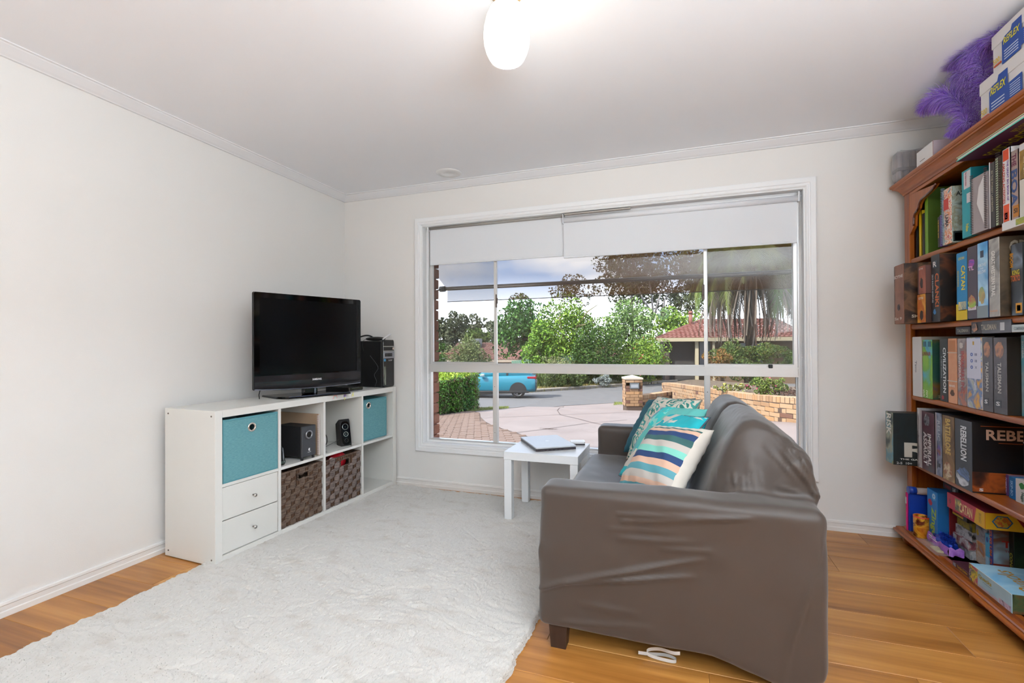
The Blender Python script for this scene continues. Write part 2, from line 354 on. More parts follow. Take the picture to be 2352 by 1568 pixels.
for xa,xb in ((1.320,1.352),(2.826,2.861)):
    b=MB().box((xa,.058,fz0+.02),(xb,.104,RZ0),c=.0015); b.build('mullion',alu_m,win)
    b=MB(); b.cyl(((xa+xb)/2,.0585,.80),((xa+xb)/2,.057,.80),.0028,n=10).cyl(((xa+xb)/2,.0585,.45),((xa+xb)/2,.057,.45),.0028,n=10); b.build('screw',mat('dark_screw','#4b4744',.5,metal=.8),win)
def sash(x0,x1,y0,nm):
    b=MB(); ring(b,x0,x1,RZ1,fz1-.02,[(0,y0),(.020,y0),(.024,y0+.005),(.024,y0+.020),(0,y0+.020)]); return b.build(nm,alu_m,win)
sash(.779,1.352,.064,'sash'); s2=sash(2.826,3.368,.064,'sash'); b=MB(); ring(b,1.330,2.846,RZ1,fz1-.02,[(0,.088),(.014,.088),(.014,.104),(0,.104)]); b.build('sash',alu_m,win)
for x_,z_,sd in ((1.352,1.455,1),(2.826,1.46,-1)):
    b=MB().box((x_-.006-(.006 if sd<0 else -.0),.055,z_-.05),(x_+.004,.066,z_+.05),c=.002); b.box((x_,.050,z_-.022),(x_+sd*.012,.064,z_+.022),c=.003); b.build('latch',mat('brown_latch','#5d5048',.5),win)
glass=see_through('window_glass','#ffffff',.35,.01,glossy=True)
def pane(x0,x1,z0,z1,y_): return MB().box((x0,y_,z0),(x1,y_+.004,z1)).build('glass_pane',glass,win)
xs=[.775,1.336,2.843,3.372]
for i in range(3): pane(xs[i],xs[i+1],fz0+.02,RZ0,.085)
pane(.800,1.335,RZ1+.02,fz1-.04,.072); pane(1.342,2.836,RZ1+.012,fz1-.03,.095); pane(2.848,3.350,RZ1+.02,fz1-.04,.072)
scr=see_through('insect_screen','#3a3c36',.80)
MB().box((.790,.1065,RZ1+.01),(1.340,.1072,fz1-.03)).build('insect_screen',scr,win); MB().box((2.846,.1065,RZ1+.01),(3.362,.1072,fz1-.03)).build('insect_screen',scr,win)
b=MB(); p=at(1770,838,1,.05); b.box((p[0]-.012,.044,RZ1-.002),(p[0]+.012,.058,RZ1+.022),c=.003); b.build('window_stop',mat('black_plastic','#121212',.4),win)
# round film decal on the middle pane, lettering reversed because it is read from outside
p=at(1523,721,1,.094); dec=thing('window_decal','round pale green see-through decal with reversed lettering on the middle window pane','sticker',(p[0],.094,p[2]))
b=MB(); n=40
for r0,r1 in ((.0,.041),): b.add([(p[0],.0935,p[2])]+[(p[0]+r1*math.cos(2*PI*i/n),.0935,p[2]+r1*math.sin(2*PI*i/n)) for i in range(n)],[(0,1+i,1+(i+1)%n) for i in range(n)])
b.build('film',see_through('decal_film','#a9d3a0',.45),dec)
b=MB(); b.add([(p[0],.093,p[2])]+[(p[0]+.0155*math.cos(2*PI*i/n),.093,p[2]+.0155*math.sin(2*PI*i/n)) for i in range(n)],[(0,1+i,1+(i+1)%n) for i in range(n)]); b.build('dark_disc',mat('decal_dark','#4c4843',.7),dec)
dk=mat('decal_ink','#3f6b45',.7); 
b=MB(); dl=mat('decal_light','#b5d49c',.7)
b.add([(p[0]-.012,.0926,p[2]+.007),(p[0]+.012,.0926,p[2]+.007),(p[0]+.006,.0926,p[2]-.011),(p[0]-.006,.0926,p[2]-.011)],[(0,1,2,3)]); b.build('badge',dl,dec)
b=MB(); 
for sx_ in (-1,1): b.add([(p[0]+sx_*.002,.0923,p[2]+.0045),(p[0]+sx_*.009,.0923,p[2]+.0045),(p[0]+sx_*.005,.0923,p[2]-.006)],[(0,1,2)])
b.build('badge_mark',mat('decal_dark','#4c4843',.7),dec)
for word,a0,sg in (('STATE SECURITY',90,1),('PROTECTED AREA',270,-1)):
    for i,ch in enumerate(word):
        if ch==' ': continue
        a=math.radians(a0+sg*(i-(len(word)-1)/2)*10.5); c_=(p[0]+.029*math.cos(a),.0925,p[2]+.029*math.sin(a)); up=(math.cos(a)*sg,0,math.sin(a)*sg); rt=(math.sin(a)*sg,0,-math.cos(a)*sg)
        letters(ch,c_,rt,up,.0042,.0068,dk,dec,mirror=True)
# outer brick leaf seen as a ragged edge at the left of the glass
brick_m=mat('reveal_brick','#7a4a38',.9,var=(9,'#93604a'),bump=(60,.5))
for s_,xx in ((-1,.765),(1,3.40)):
    for k in range(21):
        z_=.30+k*.086
        o=MB().box((min(xx,xx+s_*.23),.135,z_),(max(xx,xx+s_*.23),.235,z_+.076),c=.006).build('brick',brick_m,wall_back); o.location.x+=rng.uniform(-.004,.004)
o=MB().box((-.2,.11,-.4),(.765-.02,.225,2.5)).box((3.42,.11,-.4),(XR+.2,.225,2.5)).box((.74,.11,-.4),(3.42,.225,.29)).box((.74,.11,2.11),(3.42,.225,2.5)).build('outer_brick_leaf',brick_m,wall_back)
# ------------------------------------------------------------------ roller blinds
blind_m=mat('blind_fabric','#dfe1e4',.9,bump=(900,.12)); pl_white=mat('white_plastic','#ececee',.4)
def chain(t,x,y0,ztop,zbot):
    b=MB(); k=0; zz=ztop
    while zz>zbot:
        for yy in (y0,y0+.012): b.box((x-.0017,yy-.0017,zz-.0017),(x+.0017,yy+.0017,zz+.0017),c=.0009)
        zz-=.0062
    b.tube([(x,y0,zbot),(x,y0+.003,zbot-.006),(x,y0+.009,zbot-.006),(x,y0+.012,zbot)],.0012,6)
    b.build('bead_chain',mat('chain_white','#dedede',.4),t)
t=thing('roller_blind','white roller blind on the left half of the window, hung behind the other','blind',(.79,.04,2.05))
MB().box((.792,.045,1.763),(1.893,.0465,2.050)).build('fabric',blind_m,t); MB().cyl((.79,.040,2.050),(1.893,.040,2.050),.012,n=14).build('roller_tube',mat('tube_grey','#9a958f',.5),t)
MB().box((.792,.042,1.757),(1.893,.050,1.769),c=.002).build('bottom_rail',blind_m,t); chain(t,.784,.028,2.045,.86)
b=MB().box((.778,.020,2.030),(.786,.052,2.066),c=.001); b.build('bracket',pl_white,t)
t=thing('roller_blind','white roller blind with open cassette on the right half of the window','blind',(3.37,.02,2.03))
MB().box((1.890,.022,1.745),(3.362,.0235,2.00)).build('fabric',blind_m,t); MB().box((1.890,.018,1.737),(3.362,.028,1.750),c=.002).build('bottom_rail',blind_m,t)
b=MB(); pr=[(0.012*math.cos(a)*1.3+.018,2.010+.019*math.sin(a)) for a in np.linspace(-PI*.5,PI*1.5,18)[:-1]]
b.prism(pr,(1.888,0,0),(3.366,0,0),((0,1,0),(0,0,1)),smooth=True); b.build('cassette_roll',mat('blind_roll','#e6e7ea',.6),t)
MB().box((1.884,.004,1.988),(1.890,.034,2.052),c=.002).build('bracket',pl_white,t); MB().box((3.366,.004,1.988),(3.374,.034,2.052),c=.002).build('bracket',pl_white,t)
MB().box((1.90,.004,2.046),(2.36,.030,2.052)).build('head_rail',mat('head_rail','#b9b3aa',.4,metal=.6),t); chain(t,3.384,.020,2.03,.62)
# ------------------------------------------------------------------ pendant and ceiling vent
lp=(2.092,-1.7,H); t=thing('pendant_light','lit white egg-shaped glass ceiling light with a brass collar','lamp',lp)
b=MB(); b.lathe([(.001,-.002),(.055,-.002),(.058,-.010),(.042,-.020),(.030,-.022),(.027,-.050),(.034,-.056),(.030,-.060)],lp,28); b.build('brass_collar',mat('brass','#c79a3c',.2,metal=1),t)
pr=[(.027,-.036),(.044,-.046),(.060,-.066),(.072,-.094),(.080,-.128),(.0825,-.160),(.080,-.190),(.073,-.215),(.064,-.234),(.058,-.242),(.056,-.240),(.070,-.212),(.077,-.188),(.079,-.160),(.076,-.128),(.068,-.096),(.055,-.068),(.03,-.05)]
b=MB(); b.lathe(pr,lp,40); sh=mat('opal_glass','#fffdf6',.25,emit=('#fffaf0',1.6)); b.build('glass_shade',sh,t)
b=MB(); b.lathe([(.001,-.215),(.018,-.212),(.030,-.196),(.033,-.178),(.026,-.156),(.014,-.136),(.013,-.05),(.001,-.05)],lp,20); b.build('bulb',mat('bulb','#ffffff',.3,emit=('#fff4df',6)),t)
pl_=lamp('POINT','pendant_glow',(lp[0],lp[1],H-.10),4.5,(1,.97,.93),.06); pl_.location=(lp[0],lp[1],H-.262)
pl2=lamp('POINT','pendant_upglow',(lp[0]+.10,lp[1]-.02,H-.06),1.1,(1,.84,.52),.03)
t=thing('ceiling_vent','small round white ceiling vent flush with the ceiling near the window','vent',(1.095,-.216,H))
b=MB(); b.lathe([(.001,-.004),(.03,-.004),(.034,-.008),(.072,-.007),(.088,-.003),(.092,.0)],(1.095,-.216,H),32); b.build('vent_cover',mat('vent_white','#ececec',.7),t)
# ------------------------------------------------------------------ rug
def fbm(x,y,oct_=4,seed=0):
    r=np.random.default_rng(seed); out=np.zeros_like(x); a=1
    for o in range(oct_):
        g=r.normal(size=(64,64)); xx=(x%64);yy=(y%64); i=np.floor(xx).astype(int)%64; j=np.floor(yy).astype(int)%64; fx=xx-np.floor(xx); fy=yy-np.floor(yy)
        fx=fx*fx*(3-2*fx); fy=fy*fy*(3-2*fy); i2=(i+1)%64; j2=(j+1)%64
        out+=a*((g[i,j]*(1-fx)+g[i2,j]*fx)*(1-fy)+(g[i,j2]*(1-fx)+g[i2,j2]*fx)*fy); a*=.55; x=x*2.03+7;y=y*2.03+3
    return out
KX,KY,KR=.128,-.0112,-.0472
kc,ks=math.cos(KR),math.sin(KR)
def KW(a,b_,z): return (KX+a*kc-b_*ks,KY+a*ks+b_*kc,z)
nu,nv=430,620; gx=np.linspace(0,1,nu); gy=np.linspace(0,1,nv); GXX,GYY=np.meshgrid(gx,gy,indexing='ij')
YN,YF=-3.05,-.055
Y_=YF+(YN-YF)*GYY
xl=.372-.012*(Y_+1.5)+.004*fbm(Y_*40,Y_*0,3,5); xr=2.118+.002*(Y_+1.5)*10+.004*fbm(Y_*40,Y_*0+9,3,6)
X_=xl+(xr-xl)*GXX; Y2=Y_-.035*GXX*(1-GYY)+.003*fbm(X_*50,X_*0,3,8)*(1-GYY)
wx=X_+.07*fbm(X_*3,Y2*3,2,11); wy=Y2+.07*fbm(X_*3+5,Y2*3,2,12)
tuft=fbm(wx*12,wy*30,4,1); clump=fbm(wx*6,wy*6,3,2); fine=fbm(X_*90,Y2*90,2,3)
swirl=np.abs(fbm(wx*5+3,wy*8,2,21))
Z_=.022+.0013*tuft+.0018*clump+.0010*fine-.0042*np.exp(-(swirl/.09)**2)
e=np.minimum(np.minimum(GXX,1-GXX)*1.74,np.minimum(GYY,1-GYY)*3.0); Z_=Z_*np.clip(e/.012,0,1)**.5
la=(X_-KX)*kc+(Y2-KY)*ks; lb=-(X_-KX)*ks+(Y2-KY)*kc      # flattened under the shelf unit
press=np.clip(((.386-la)/.01),0,1)*np.clip((lb+1.488)/.01,0,1); Z_=Z_*(1-press)+.0045*press*np.clip(e/.012,0,1)
V=np.stack([X_,Y2,np.maximum(Z_,.001)],-1).reshape(-1,3)
ii,jj=np.meshgrid(np.arange(nu-1),np.arange(nv-1),indexing='ij'); a=(ii*nv+jj).ravel(); F=np.stack([a,a+nv,a+nv+1,a+1],1)
rug_m=mat('cream_plush','#cbc6bf',.95,var=(6,'#b8aea3',(1,2.2,1),.54,.80),bump=(260,.4,(1,.35,1)),sheen=.3)
rug=mesh_np('rug',V,F,rug_m,smooth=True,origin=(1.2,-1.5,0)); tag(rug,'large cream plush rug with a swirled pile on the wooden floor','rug')
# pile tips
n=60000; ux=rng.random(n); uy=rng.random(n); edge=rng.random(n)<.25; side=rng.integers(0,4,n)
ux=np.where(edge&(side==0),rng.random(n)*.004,ux); ux=np.where(edge&(side==1),1-rng.random(n)*.004,ux); uy=np.where(edge&(side==2),rng.random(n)*.003,uy)
pi_=np.clip((ux*(nu-1)).astype(int),0,nu-1); pj=np.clip((uy*(nv-1)).astype(int),0,nv-1); P=V.reshape(nu,nv,3)[pi_,pj]+rng.normal(size=(n,3))*[.002,.002,0]
la=(P[:,0]-KX)*kc+(P[:,1]-KY)*ks; lb=-(P[:,0]-KX)*ks+(P[:,1]-KY)*kc; ok=~((la<.395)&(lb>-1.495)); P=P[ok]; n=len(P)
dr=rng.normal(size=(n,3)); ang=fbm(P[:,0]*3,P[:,1]*3,2,31)*1.5; dr=dr*.5+np.stack([np.cos(ang),np.sin(ang),np.full(n,.9)],1); dr/=np.linalg.norm(dr,axis=1,keepdims=True)
sd=np.cross(dr,rng.normal(size=(n,3))); sd/=np.linalg.norm(sd,axis=1,keepdims=True); ln=rng.uniform(.004,.009,n)[:,None]
V3=np.concatenate([P-sd*.0011-[0,0,.002],P+sd*.0011-[0,0,.002],P+dr*ln],0); F3=np.stack([np.arange(n),np.arange(n)+n,np.arange(n)+2*n],1)
V3[:,2]=np.maximum(V3[:,2],.0008)
ORG[rug.name]=(1.2,-1.5,0); tag(mesh_np('pile',V3,F3,rug_m,rug),kind='stuff')
# ================================================================== white cube shelf unit and what is on it
mel=mat('white_melamine','#dfddd7',.38); 
t=kal=thing('cube_shelf','long low white four by two cube shelf unit standing on the rug edge','shelf',(KX,KY,.005),KR,local=True)
def kb(nm,lo,hi,m=mel,c=.0012,p=None): return MB().box(lo,hi,c=c).build(nm,m,p or kal)
kb('top_panel',(0,-1.452,.747),(.39,-.038,.785)); kb('bottom_panel',(0,-1.452,0),(.39,-.038,.040)); kb('side_panel',(0,-1.49,0),(.39,-1.452,.785)); kb('side_panel',(0,-.038,0),(.39,0,.785))
for b_ in (-1.102,-.756,-.392): 
    kb('divider',(.002,b_-.009,.040),(.388,b_+.009,.747))
for b0,b1 in ((-1.452,-1.111),(-1.093,-.765),(-.747,-.401),(-.383,-.038)): kb('shelf_board',(.002,b0,.388),(.386,b1,.405))
for z_ in (.030,.757):
    for a_ in (.028,.362): MB().cyl((a_,-1.4885,z_),(a_,-1.4915,z_),.0045,n=10).build('screw_cap',mat('cap_brown','#574b40',.6),kal)
kn=mat('brushed_steel','#b8b6b2',.3,metal=1)
for z0,z1 in ((.044,.212),(.217,.385)):
    d=kb('drawer',(.03,-1.449,z0),(.383,-1.114,z1)); zc=(z0+z1)/2-.002
    b=MB(); b.lathe([(.0001,.0),(.005,0),(.0045,.010),(.009,.016),(.009,.021),(.0001,.023)],(.383,-1.272,zc+.0),14,axis='x'); b.build('knob',kn,d)
# stickers on the top edge
st=thing('sticker','small pastel rainbow sticker on the white shelf unit front edge','sticker',KW(.3915,-.665,.778)[:2]+(.778,),KR,local=True)
for r_,cc in ((.019,'#ef8fa0'),(.0145,'#f6d9a8'),(.011,'#7fc9dc')):
    b=MB(); n=14; b.add([(0,(r_)*math.cos(PI*i/n),-.012+1.3*r_*math.sin(PI*i/n)) for i in range(n+1)]+[(0,(r_-.0035)*math.cos(PI*i/n),-.012+1.3*(r_-.0035)*math.sin(PI*i/n)) for i in range(n+1)],[(i,i+1,n+2+i,n+1+i) for i in range(n)]); b.build('arc',mat('st'+cc,cc,.5),st)
MB().box((-.001,-.0235,-.016),(.0002,-.0195,-.006)).build('puff',mat('st_w','#e9c6d6',.5),st); MB().box((-.001,.016,-.014),(.0002,.021,-.008)).build('puff',mat('st_w','#e9c6d6',.5),st)
st=thing('sticker','small lilac cloud sticker with a yellow bolt on the white shelf unit edge','sticker',KW(.3918,-.575,.782)[:2]+(.777,),KR,local=True)
b=MB()
for yy,zz,r_ in ((0,.008,.010),(-.006,-.002,.008),(.007,-.002,.008),(0,-.004,.009)): b.add([(0,yy,zz)]+[(0,yy+r_*math.cos(2*PI*i/12),zz+r_*1.2*math.sin(2*PI*i/12)) for i in range(12)],[(0,1+i,1+(i+1)%12) for i in range(12)])
b.build('cloud',mat('st_l','#cdb6dd',.5),st); b=MB().add([(.0003,-.004,-.012),(.0003,.004,-.012),(.0003,.001,-.020),(.0003,.004,-.020),(.0003,-.007,-.038),(.0003,-.004,-.024),(.0003,-.008,-.024)],[tuple(range(7))]); b.build('bolt',mat('st_y','#ece679',.5),st)
st=thing('sticker','small yellow ribbon sticker, the third one along the white shelf edge','sticker',KW(.3918,-.495,.782)[:2]+(.777,),KR,local=True)
b=MB().add([(0,.002,.016),(0,.007,.012),(0,-.006,-.016),(0,-.012,-.012)],[(0,1,2,3)]).add([(.0004,-.003,.0),(.0004,.002,.001),(.0004,.012,-.014),(.0004,.007,-.014)],[(0,1,2,3)]); b.build('ribbon',mat('st_y','#ece679',.5),st)
# teal fabric bins
teal=mat('teal_linen','#72a6ac',.95,var=(60,'#5d949b',(1,1,6),.3,.7),bump=(420,.5)); teal_e=mat('teal_hem','#5a949c',.95,bump=(300,.4))
def bin_(a0,a1,b0,b1,z0,z1,hy,hz,label):
    t=thing('storage_bin',label,'bin',KW((a0+a1)/2,(b0+b1)/2,z0)[:2]+(z0,),KR,group='teal storage bins',local=True)
    A0,A1=-(a1-a0)/2,(a1-a0)/2; B0,B1=-(b1-b0)/2,(b1-b0)/2; Hh=z1-z0; cy=hy-(b0+b1)/2; cz=hz-z0
    # front panel with a real hole, slightly bowed cloth
    b=MB(); n=32; R=.0185; ring_=[]; outer=[]
    for i in range(n):
        a=2*PI*i/n; ca,sa=math.cos(a),math.sin(a); ring_.append((A1,cy+R*ca,cz+R*sa))
        k=min((( B1-cy) if ca>0 else (cy-B0))/max(abs(ca),1e-6),((Hh-cz) if sa>0 else cz)/max(abs(sa),1e-6)); outer.append((A1,cy+k*ca,cz+k*sa))
    b.add(ring_+outer,[(i,(i+1)%n,n+(i+1)%n,n+i) for i in range(n)])
    for (yy,zz) in ((B0,0),(B1,0),(B0,Hh),(B1,Hh)):
        ds=sorted(range(n),key=lambda i:(outer[i][1]-yy)**2+(outer[i][2]-zz)**2)[:2]; b.add([(A1,yy,zz),outer[ds[0]],outer[ds[1]]],[(0,1,2)])
    b.add([(A1-.004,B0,0),(A1-.004,B1,0),(A1-.004,B1,Hh),(A1-.004,B0,Hh)],[(0,1,2,3)]) if False else None
    b.build('front_panel',teal,t)
    b=MB().box((A0,B0,0),(A1-.001,B0+.004,Hh)).box((A0,B1-.004,0),(A1-.001,B1,Hh)).box((A0,B0,0),(A0+.004,B1,Hh)).box((A0,B0,0),(A1-.001,B1,.004)); b.build('sides',teal,t)
    b=MB().box((A1-.003,B0,Hh-.011),(A1+.0018,B1,Hh),c=.0012).box((A1-.003,B0,0),(A1+.0015,B1,.007),c=.001).box((A1-.003,B0,0),(A1+.0015,B0+.006,Hh),c=.001).box((A1-.003,B1-.006,0),(A1+.0015,B1,Hh),c=.001); b.build('hem',teal_e,t)
    b=MB(); b.lathe([(R-.003,-.003),(R-.003,.001),(R+.001,.004),(R+.006,.0025),(R+.007,.0003)],(A1,cy,cz),30,axis='x'); b.build('grommet',mat('nickel','#d8cfc6',.22,metal=1),t)
bin_(.05,.386,-1.447,-1.116,.4005+.01,.738,-1.28,.676,'teal fabric storage bin at the near end, above the two white drawers')
bin_(.03,.352,-.374,-.072,.412,.716,-.283,.672,'teal fabric storage bin at the window end of the white shelf unit')
# woven baskets
wv=mat('water_hyacinth','#8f7866',.8,var=(26,'#43332b',(1,1,5),.30,.72),bump=(120,.8,(1,.3,6))); wv2=mat('water_hyacinth_grey','#988880',.75,var=(22,'#4a3d3a',(1,1,5),.30,.75),bump=(120,.7,(1,.3,6)))
stake=mat('basket_stake','#3d2a1e',.8,var=(40,'#6a4a34',(1,6,.4),.3,.7))
def basket(b0,b1,z1,hole,m,label,ncol,nrow,rim):
    z0=.0455; a1=.381; t=thing('woven_basket',label,'basket',KW(.2,(b0+b1)/2,z0)[:2]+(z0,),KR,group='woven baskets in the lower cubes',local=True)
    Y0,Y1=b0-(b0+b1)/2,b1-(b0+b1)/2; Hh=z1-z0; A1=a1-.2; hy0,hy1,hz0,hz1=hole[0]-(b0+b1)/2,hole[1]-(b0+b1)/2,hole[2]-z0,hole[3]-z0
    b=MB(); cw=(Y1-Y0)/ncol; ch=Hh/nrow
    def inhole(y,z): return hy0<y<hy1 and hz0<z<hz1
    for i in range(ncol):
        for j in range(nrow):
            if (i+j)%2: continue
            yc=Y0+(i+.5)*cw; zc=(j+.5)*ch; hw=cw*.62; hh=ch*.74
            if hy0-cw*.35<yc<hy1+cw*.35 and hz0-ch*.3<zc<hz1+ch*.3: continue
            hw=min(hw,yc-Y0,Y1-yc) if False else hw
            P=[]; nu_,nv_=6,8
            for q in range(nu_):
                for w_ in range(nv_):
                    s_=-1+2*q/(nu_-1); r_=-1+2*w_/(nv_-1)
                    y=yc+s_*hw*(1-.10*r_*r_); z=zc+r_*hh*(1-.22*s_*s_)+.006*s_*(1 if rng.random()<2 else 1)
                    d=.015*max(0,1-s_*s_)**.5*max(0,1-r_*r_*.8)**.5+.0012*math.sin(r_*13+i)
                    P.append((A1-.006+d,min(max(y,Y0),Y1),min(max(z,.002),Hh)))
            b.grid(P,nu_,nv_)
    b.build('weave',m,t)['kind']='stuff'
    b=MB()
    for i in range(ncol*2+1):
        y=Y0+i*(Y1-Y0)/(ncol*2); 
        zz=[0,Hh] if not(hy0<y<hy1) else [0,hz0]
        b.box((A1-.010,max(Y0,y-.007),zz[0]),(A1-.003,min(Y1,y+.007),zz[1]),c=.0015)
        if hy0<y<hy1: b.box((A1-.010,y-.007,hz1),(A1-.003,y+.007,Hh),c=.0015)
    b.build('stakes',stake,t)['kind']='stuff'
    b=MB()
    for (p0,p1) in (((Y0,Hh-.006),(Y1,Hh-.006)),((hy0,hz0),(hy1,hz0)),((hy0,hz1),(hy1,hz1)),((hy0,hz0),(hy0,hz1)),((hy1,hz0),(hy1,hz1))):
        L=math.hypot(p1[0]-p0[0],p1[1]-p0[1]); k=max(6,int(L/.004)); 
        for ph in (0,PI):
            b.tube([(A1-.002+.0032*math.sin(i*.9+ph),p0[0]+(p1[0]-p0[0])*i/k,p0[1]+(p1[1]-p0[1])*i/k+.0032*math.cos(i*.9+ph)) for i in range(k+1)],.0026*rim,5)
    b.build('braided_rim',wv,t)
    b=MB().box((-.17,Y0,0),(A1-.010,Y0+.006,Hh)).box((-.17,Y1-.006,0),(A1-.010,Y1,Hh)).box((-.17,Y0,0),(-.164,Y1,Hh)).box((-.17,Y0,0),(A1-.010,Y1,.006)); b.build('basket_sides',wv,t)
    return t
basket(-1.089,-.772,.372,(-.966,-.880,.300,.338),wv,'brown woven basket with an empty dark handle hole, below the subwoofer',9,9,1.3)
basket(-.742,-.406,.366,(-.605,-.520,.292,.338),wv2,'grey brown woven basket holding something red, beside the empty lower cube',8,8,.9)
t=thing('red_cloth_ball','bright red crumpled cloth poking from the grey brown basket','cloth',KW(.30,-.56,.25)[:2]+(.25,),KR,local=True)
b=MB(); P=[]
for i in range(15):
    for j in range(25):
        th=PI*i/14; ph=2*PI*j/24; r_=.066*(1+.10*math.sin(ph*7+i)*math.sin(th)); P.append((r_*math.sin(th)*math.cos(ph)*.8,r_*1.1*math.sin(th)*math.sin(ph),.070+r_*1.0*math.cos(th)))
b.grid(P,15,25); b.build('cloth',mat('red_satin','#c01022',.35,bump=(30,.4)),t); 
t=thing('white_plastic_wrap','crumpled clear white plastic wrap beside the red cloth in the basket','wrapping',KW(.30,-.66,.33)[:2]+(.33,),KR,local=True)
b=MB(); P=[(.05+.012*math.sin(i*2.1+j),-.045+i*.011,.0+.034*math.sin(PI*i/9)*(j/4)+.004*math.sin(j*3+i*2)) for i in range(10) for j in range(5)]; b.grid(P,10,5); b.build('wrap',mat('wrap_white','#d9d6da',.25,alpha=.75),t)
# green board glimpsed in the brown basket
t=thing('green_card','dark green card standing inside the brown woven basket','card',KW(.25,-1.0,.05)[:2]+(.055,),KR,local=True); MB().box((.02,-.085,0),(.024,-.02,.318),c=.001).build('card',mat('green_card','#1d6a3a',.6),t)
# subwoofer
blk=mat('black_vinyl','#17171a',.55,bump=(500,.15)); grey_f=mat('subwoofer_grey','#34363b',.5,bump=(600,.1)); gb=mat('gloss_black','#060606',.06,spec=.6)
t=thing('subwoofer','dark grey box subwoofer with a round port standing in the second cube','speaker',KW(.29,-.88,.41)[:2]+(.41,),KR,local=True)
def sub_b(lo,hi): return (lo[0]-.29,lo[1]+.88,lo[2]-.41),(hi[0]-.29,hi[1]+.88,hi[2]-.41)
MB().box(*sub_b((.165,-.937,.430),(.376,-.826,.618)),c=.003).build('cabinet',blk,t)
MB().box(*sub_b((.376,-.937,.430),(.384,-.826,.618)),c=.003).build('front_baffle',grey_f,t)
for a_ in (.19,.372):
    for b_ in (-.927,-.838): MB().cyl((a_-.29,b_+.88,0),(a_-.29,b_+.88,.022),.008,.009,12).build('foot',blk,t)
b=MB(); b.lathe([(.018,-.02),(.018,.002),(.021,.006),(.026,.006),(.0275,.0)],(.094,-.003,.154),28,axis='x'); b.build('port_ring',mat('satin_chrome','#8d8e92',.3,metal=.9),t)
b=MB(); b.lathe([(.0001,.0012),(.0195,.0012)],(.094,-.003,.154),24,axis='x'); b.build('port_hole',mat('port_dark','#030303',.9),t)
wht=mat('logo_white','#e8e8e8',.5); 
b=MB(); b.add([(.0955,.000,.061)]+[(.0955,.008*math.cos(a)-.001,.061+.009*math.sin(a)) for a in np.linspace(.6,2*PI-.5,16)],[(0,i,i+1) for i in range(1,16)]); b.build('logo',wht,t)
letters('Logitech',(.0956,-.0015,.045),(0,1,0),(0,0,1),.026,.0065,wht,t,bold=.02)
# notebook with white spiral, standing at the right of the subwoofer
t=thing('spiral_notebook','large tan notebook with a white comb spine standing beside the subwoofer','notebook',KW(.2,-.79,.41)[:2]+(.41,),KR,local=True)
bt=MB(); bt.box((-.17,.002,0),(.165,.008,.268),c=.001); bt.build('cover',mat('tan_card','#a98e74',.7),t); MB().box((-.17,.008,.002),(.165,.019,.266),c=.001).build('pages',mat('page_white','#d9cfc2',.8),t)
b=MB()
for k in range(48): zz=.008+k*.0053; b.tube([(.160+.008*math.cos(a),.011+.011*math.sin(a),zz) for a in np.linspace(0,2*PI,9)[:-1]],.0012,4,closed=True)
b.build('spiral',mat('coil_white','#e5dfe2',.4),t)
# black bottle-shaped thing at the left of the subwoofer
t=thing('small_round_speaker','small black rounded satellite speaker lying at the left of the subwoofer','speaker',KW(.335,-1.055,.41)[:2]+(.41,),KR,local=True)
b=MB(); b.lathe([(.0001,.0),(.024,.0),(.028,.006),(.029,.02),(.027,.030),(.020,.10),(.012,.115),(.0001,.118)],(0,0,0),22); b.build('body',mat('smoked_black','#101312',.15),t); b=MB(); b.lathe([(.0285,.010),(.0305,.014),(.0305,.022),(.0285,.026)],(0,0,0),22); b.build('band',mat('smoked_green','#2c3a33',.2),t)
# satellite speaker
t=thing('desktop_speaker','slanted black desktop speaker with two grey cones in the third cube','speaker',KW(.29,-.475,.406)[:2]+(.4055,),KR-.45,local=True)
def slab(prof,y0,y1,b): b.prism(prof,(0,y0,0),(0,y1,0),((1,0,0),(0,0,1)))
pr=[(-.035,0),(.042,0),(.052,.010),(.012,.178),(.0,.188),(-.022,.176),(-.060,.150),(-.045,.05)]
b=MB(); slab(pr,-.036,.036,b); b.build('housing',mat('speaker_black','#131315',.35),t)
nrm=Vector((.168,0,.040)).normalized(); upv=Vector((-.040,0,.168)).normalized()
b=MB(); c0=Vector((.052,0,.010)); 
fp=[c0+upv*s_+nrm*.001 for s_ in (0.0,.17)]
V_=[]
for k in range(20):
    a=2*PI*k/20; V_.append(c0+upv*(.086+.084*math.sin(a)*abs(math.sin(a))**-.35 if abs(math.sin(a))>1e-6 else .086)+Vector((0,1,0))*.034*math.cos(a)*(abs(math.cos(a))**-.35 if abs(math.cos(a))>1e-6 else 1)+nrm*.004)
b.add(V_,[tuple(range(20))]); b.add([v-nrm*.006 for v in V_]+V_,[(i,(i+1)%20,20+(i+1)%20,20+i) for i in range(20)],0,True); b.build('glossy_face',gb,t)
def cone(s_,r_,m1,m2,nm):
    cc=c0+upv*s_+nrm*.005; b=MB(); a=Vector((0,1,0)); n=24
    rings=[(r_,0),(r_*.86,.002),(r_*.78,-.001),(r_*.4,-.004),(.0005,.001)]
    V_=[cc+(a*math.cos(2*PI*i/n)+upv*math.sin(2*PI*i/n))*rr+nrm*h_ for rr,h_ in rings for i in range(n)]
    b.add(V_[:2*n],[(i,(i+1)%n,n+(i+1)%n,n+i) for i in range(n)],0,True)
    b.add(V_[n:],[(k*n+i,k*n+(i+1)%n,(k+1)*n+(i+1)%n,(k+1)*n+i) for k in range(3) for i in range(n)],1,True); b.build(nm,[m1,m2],t)
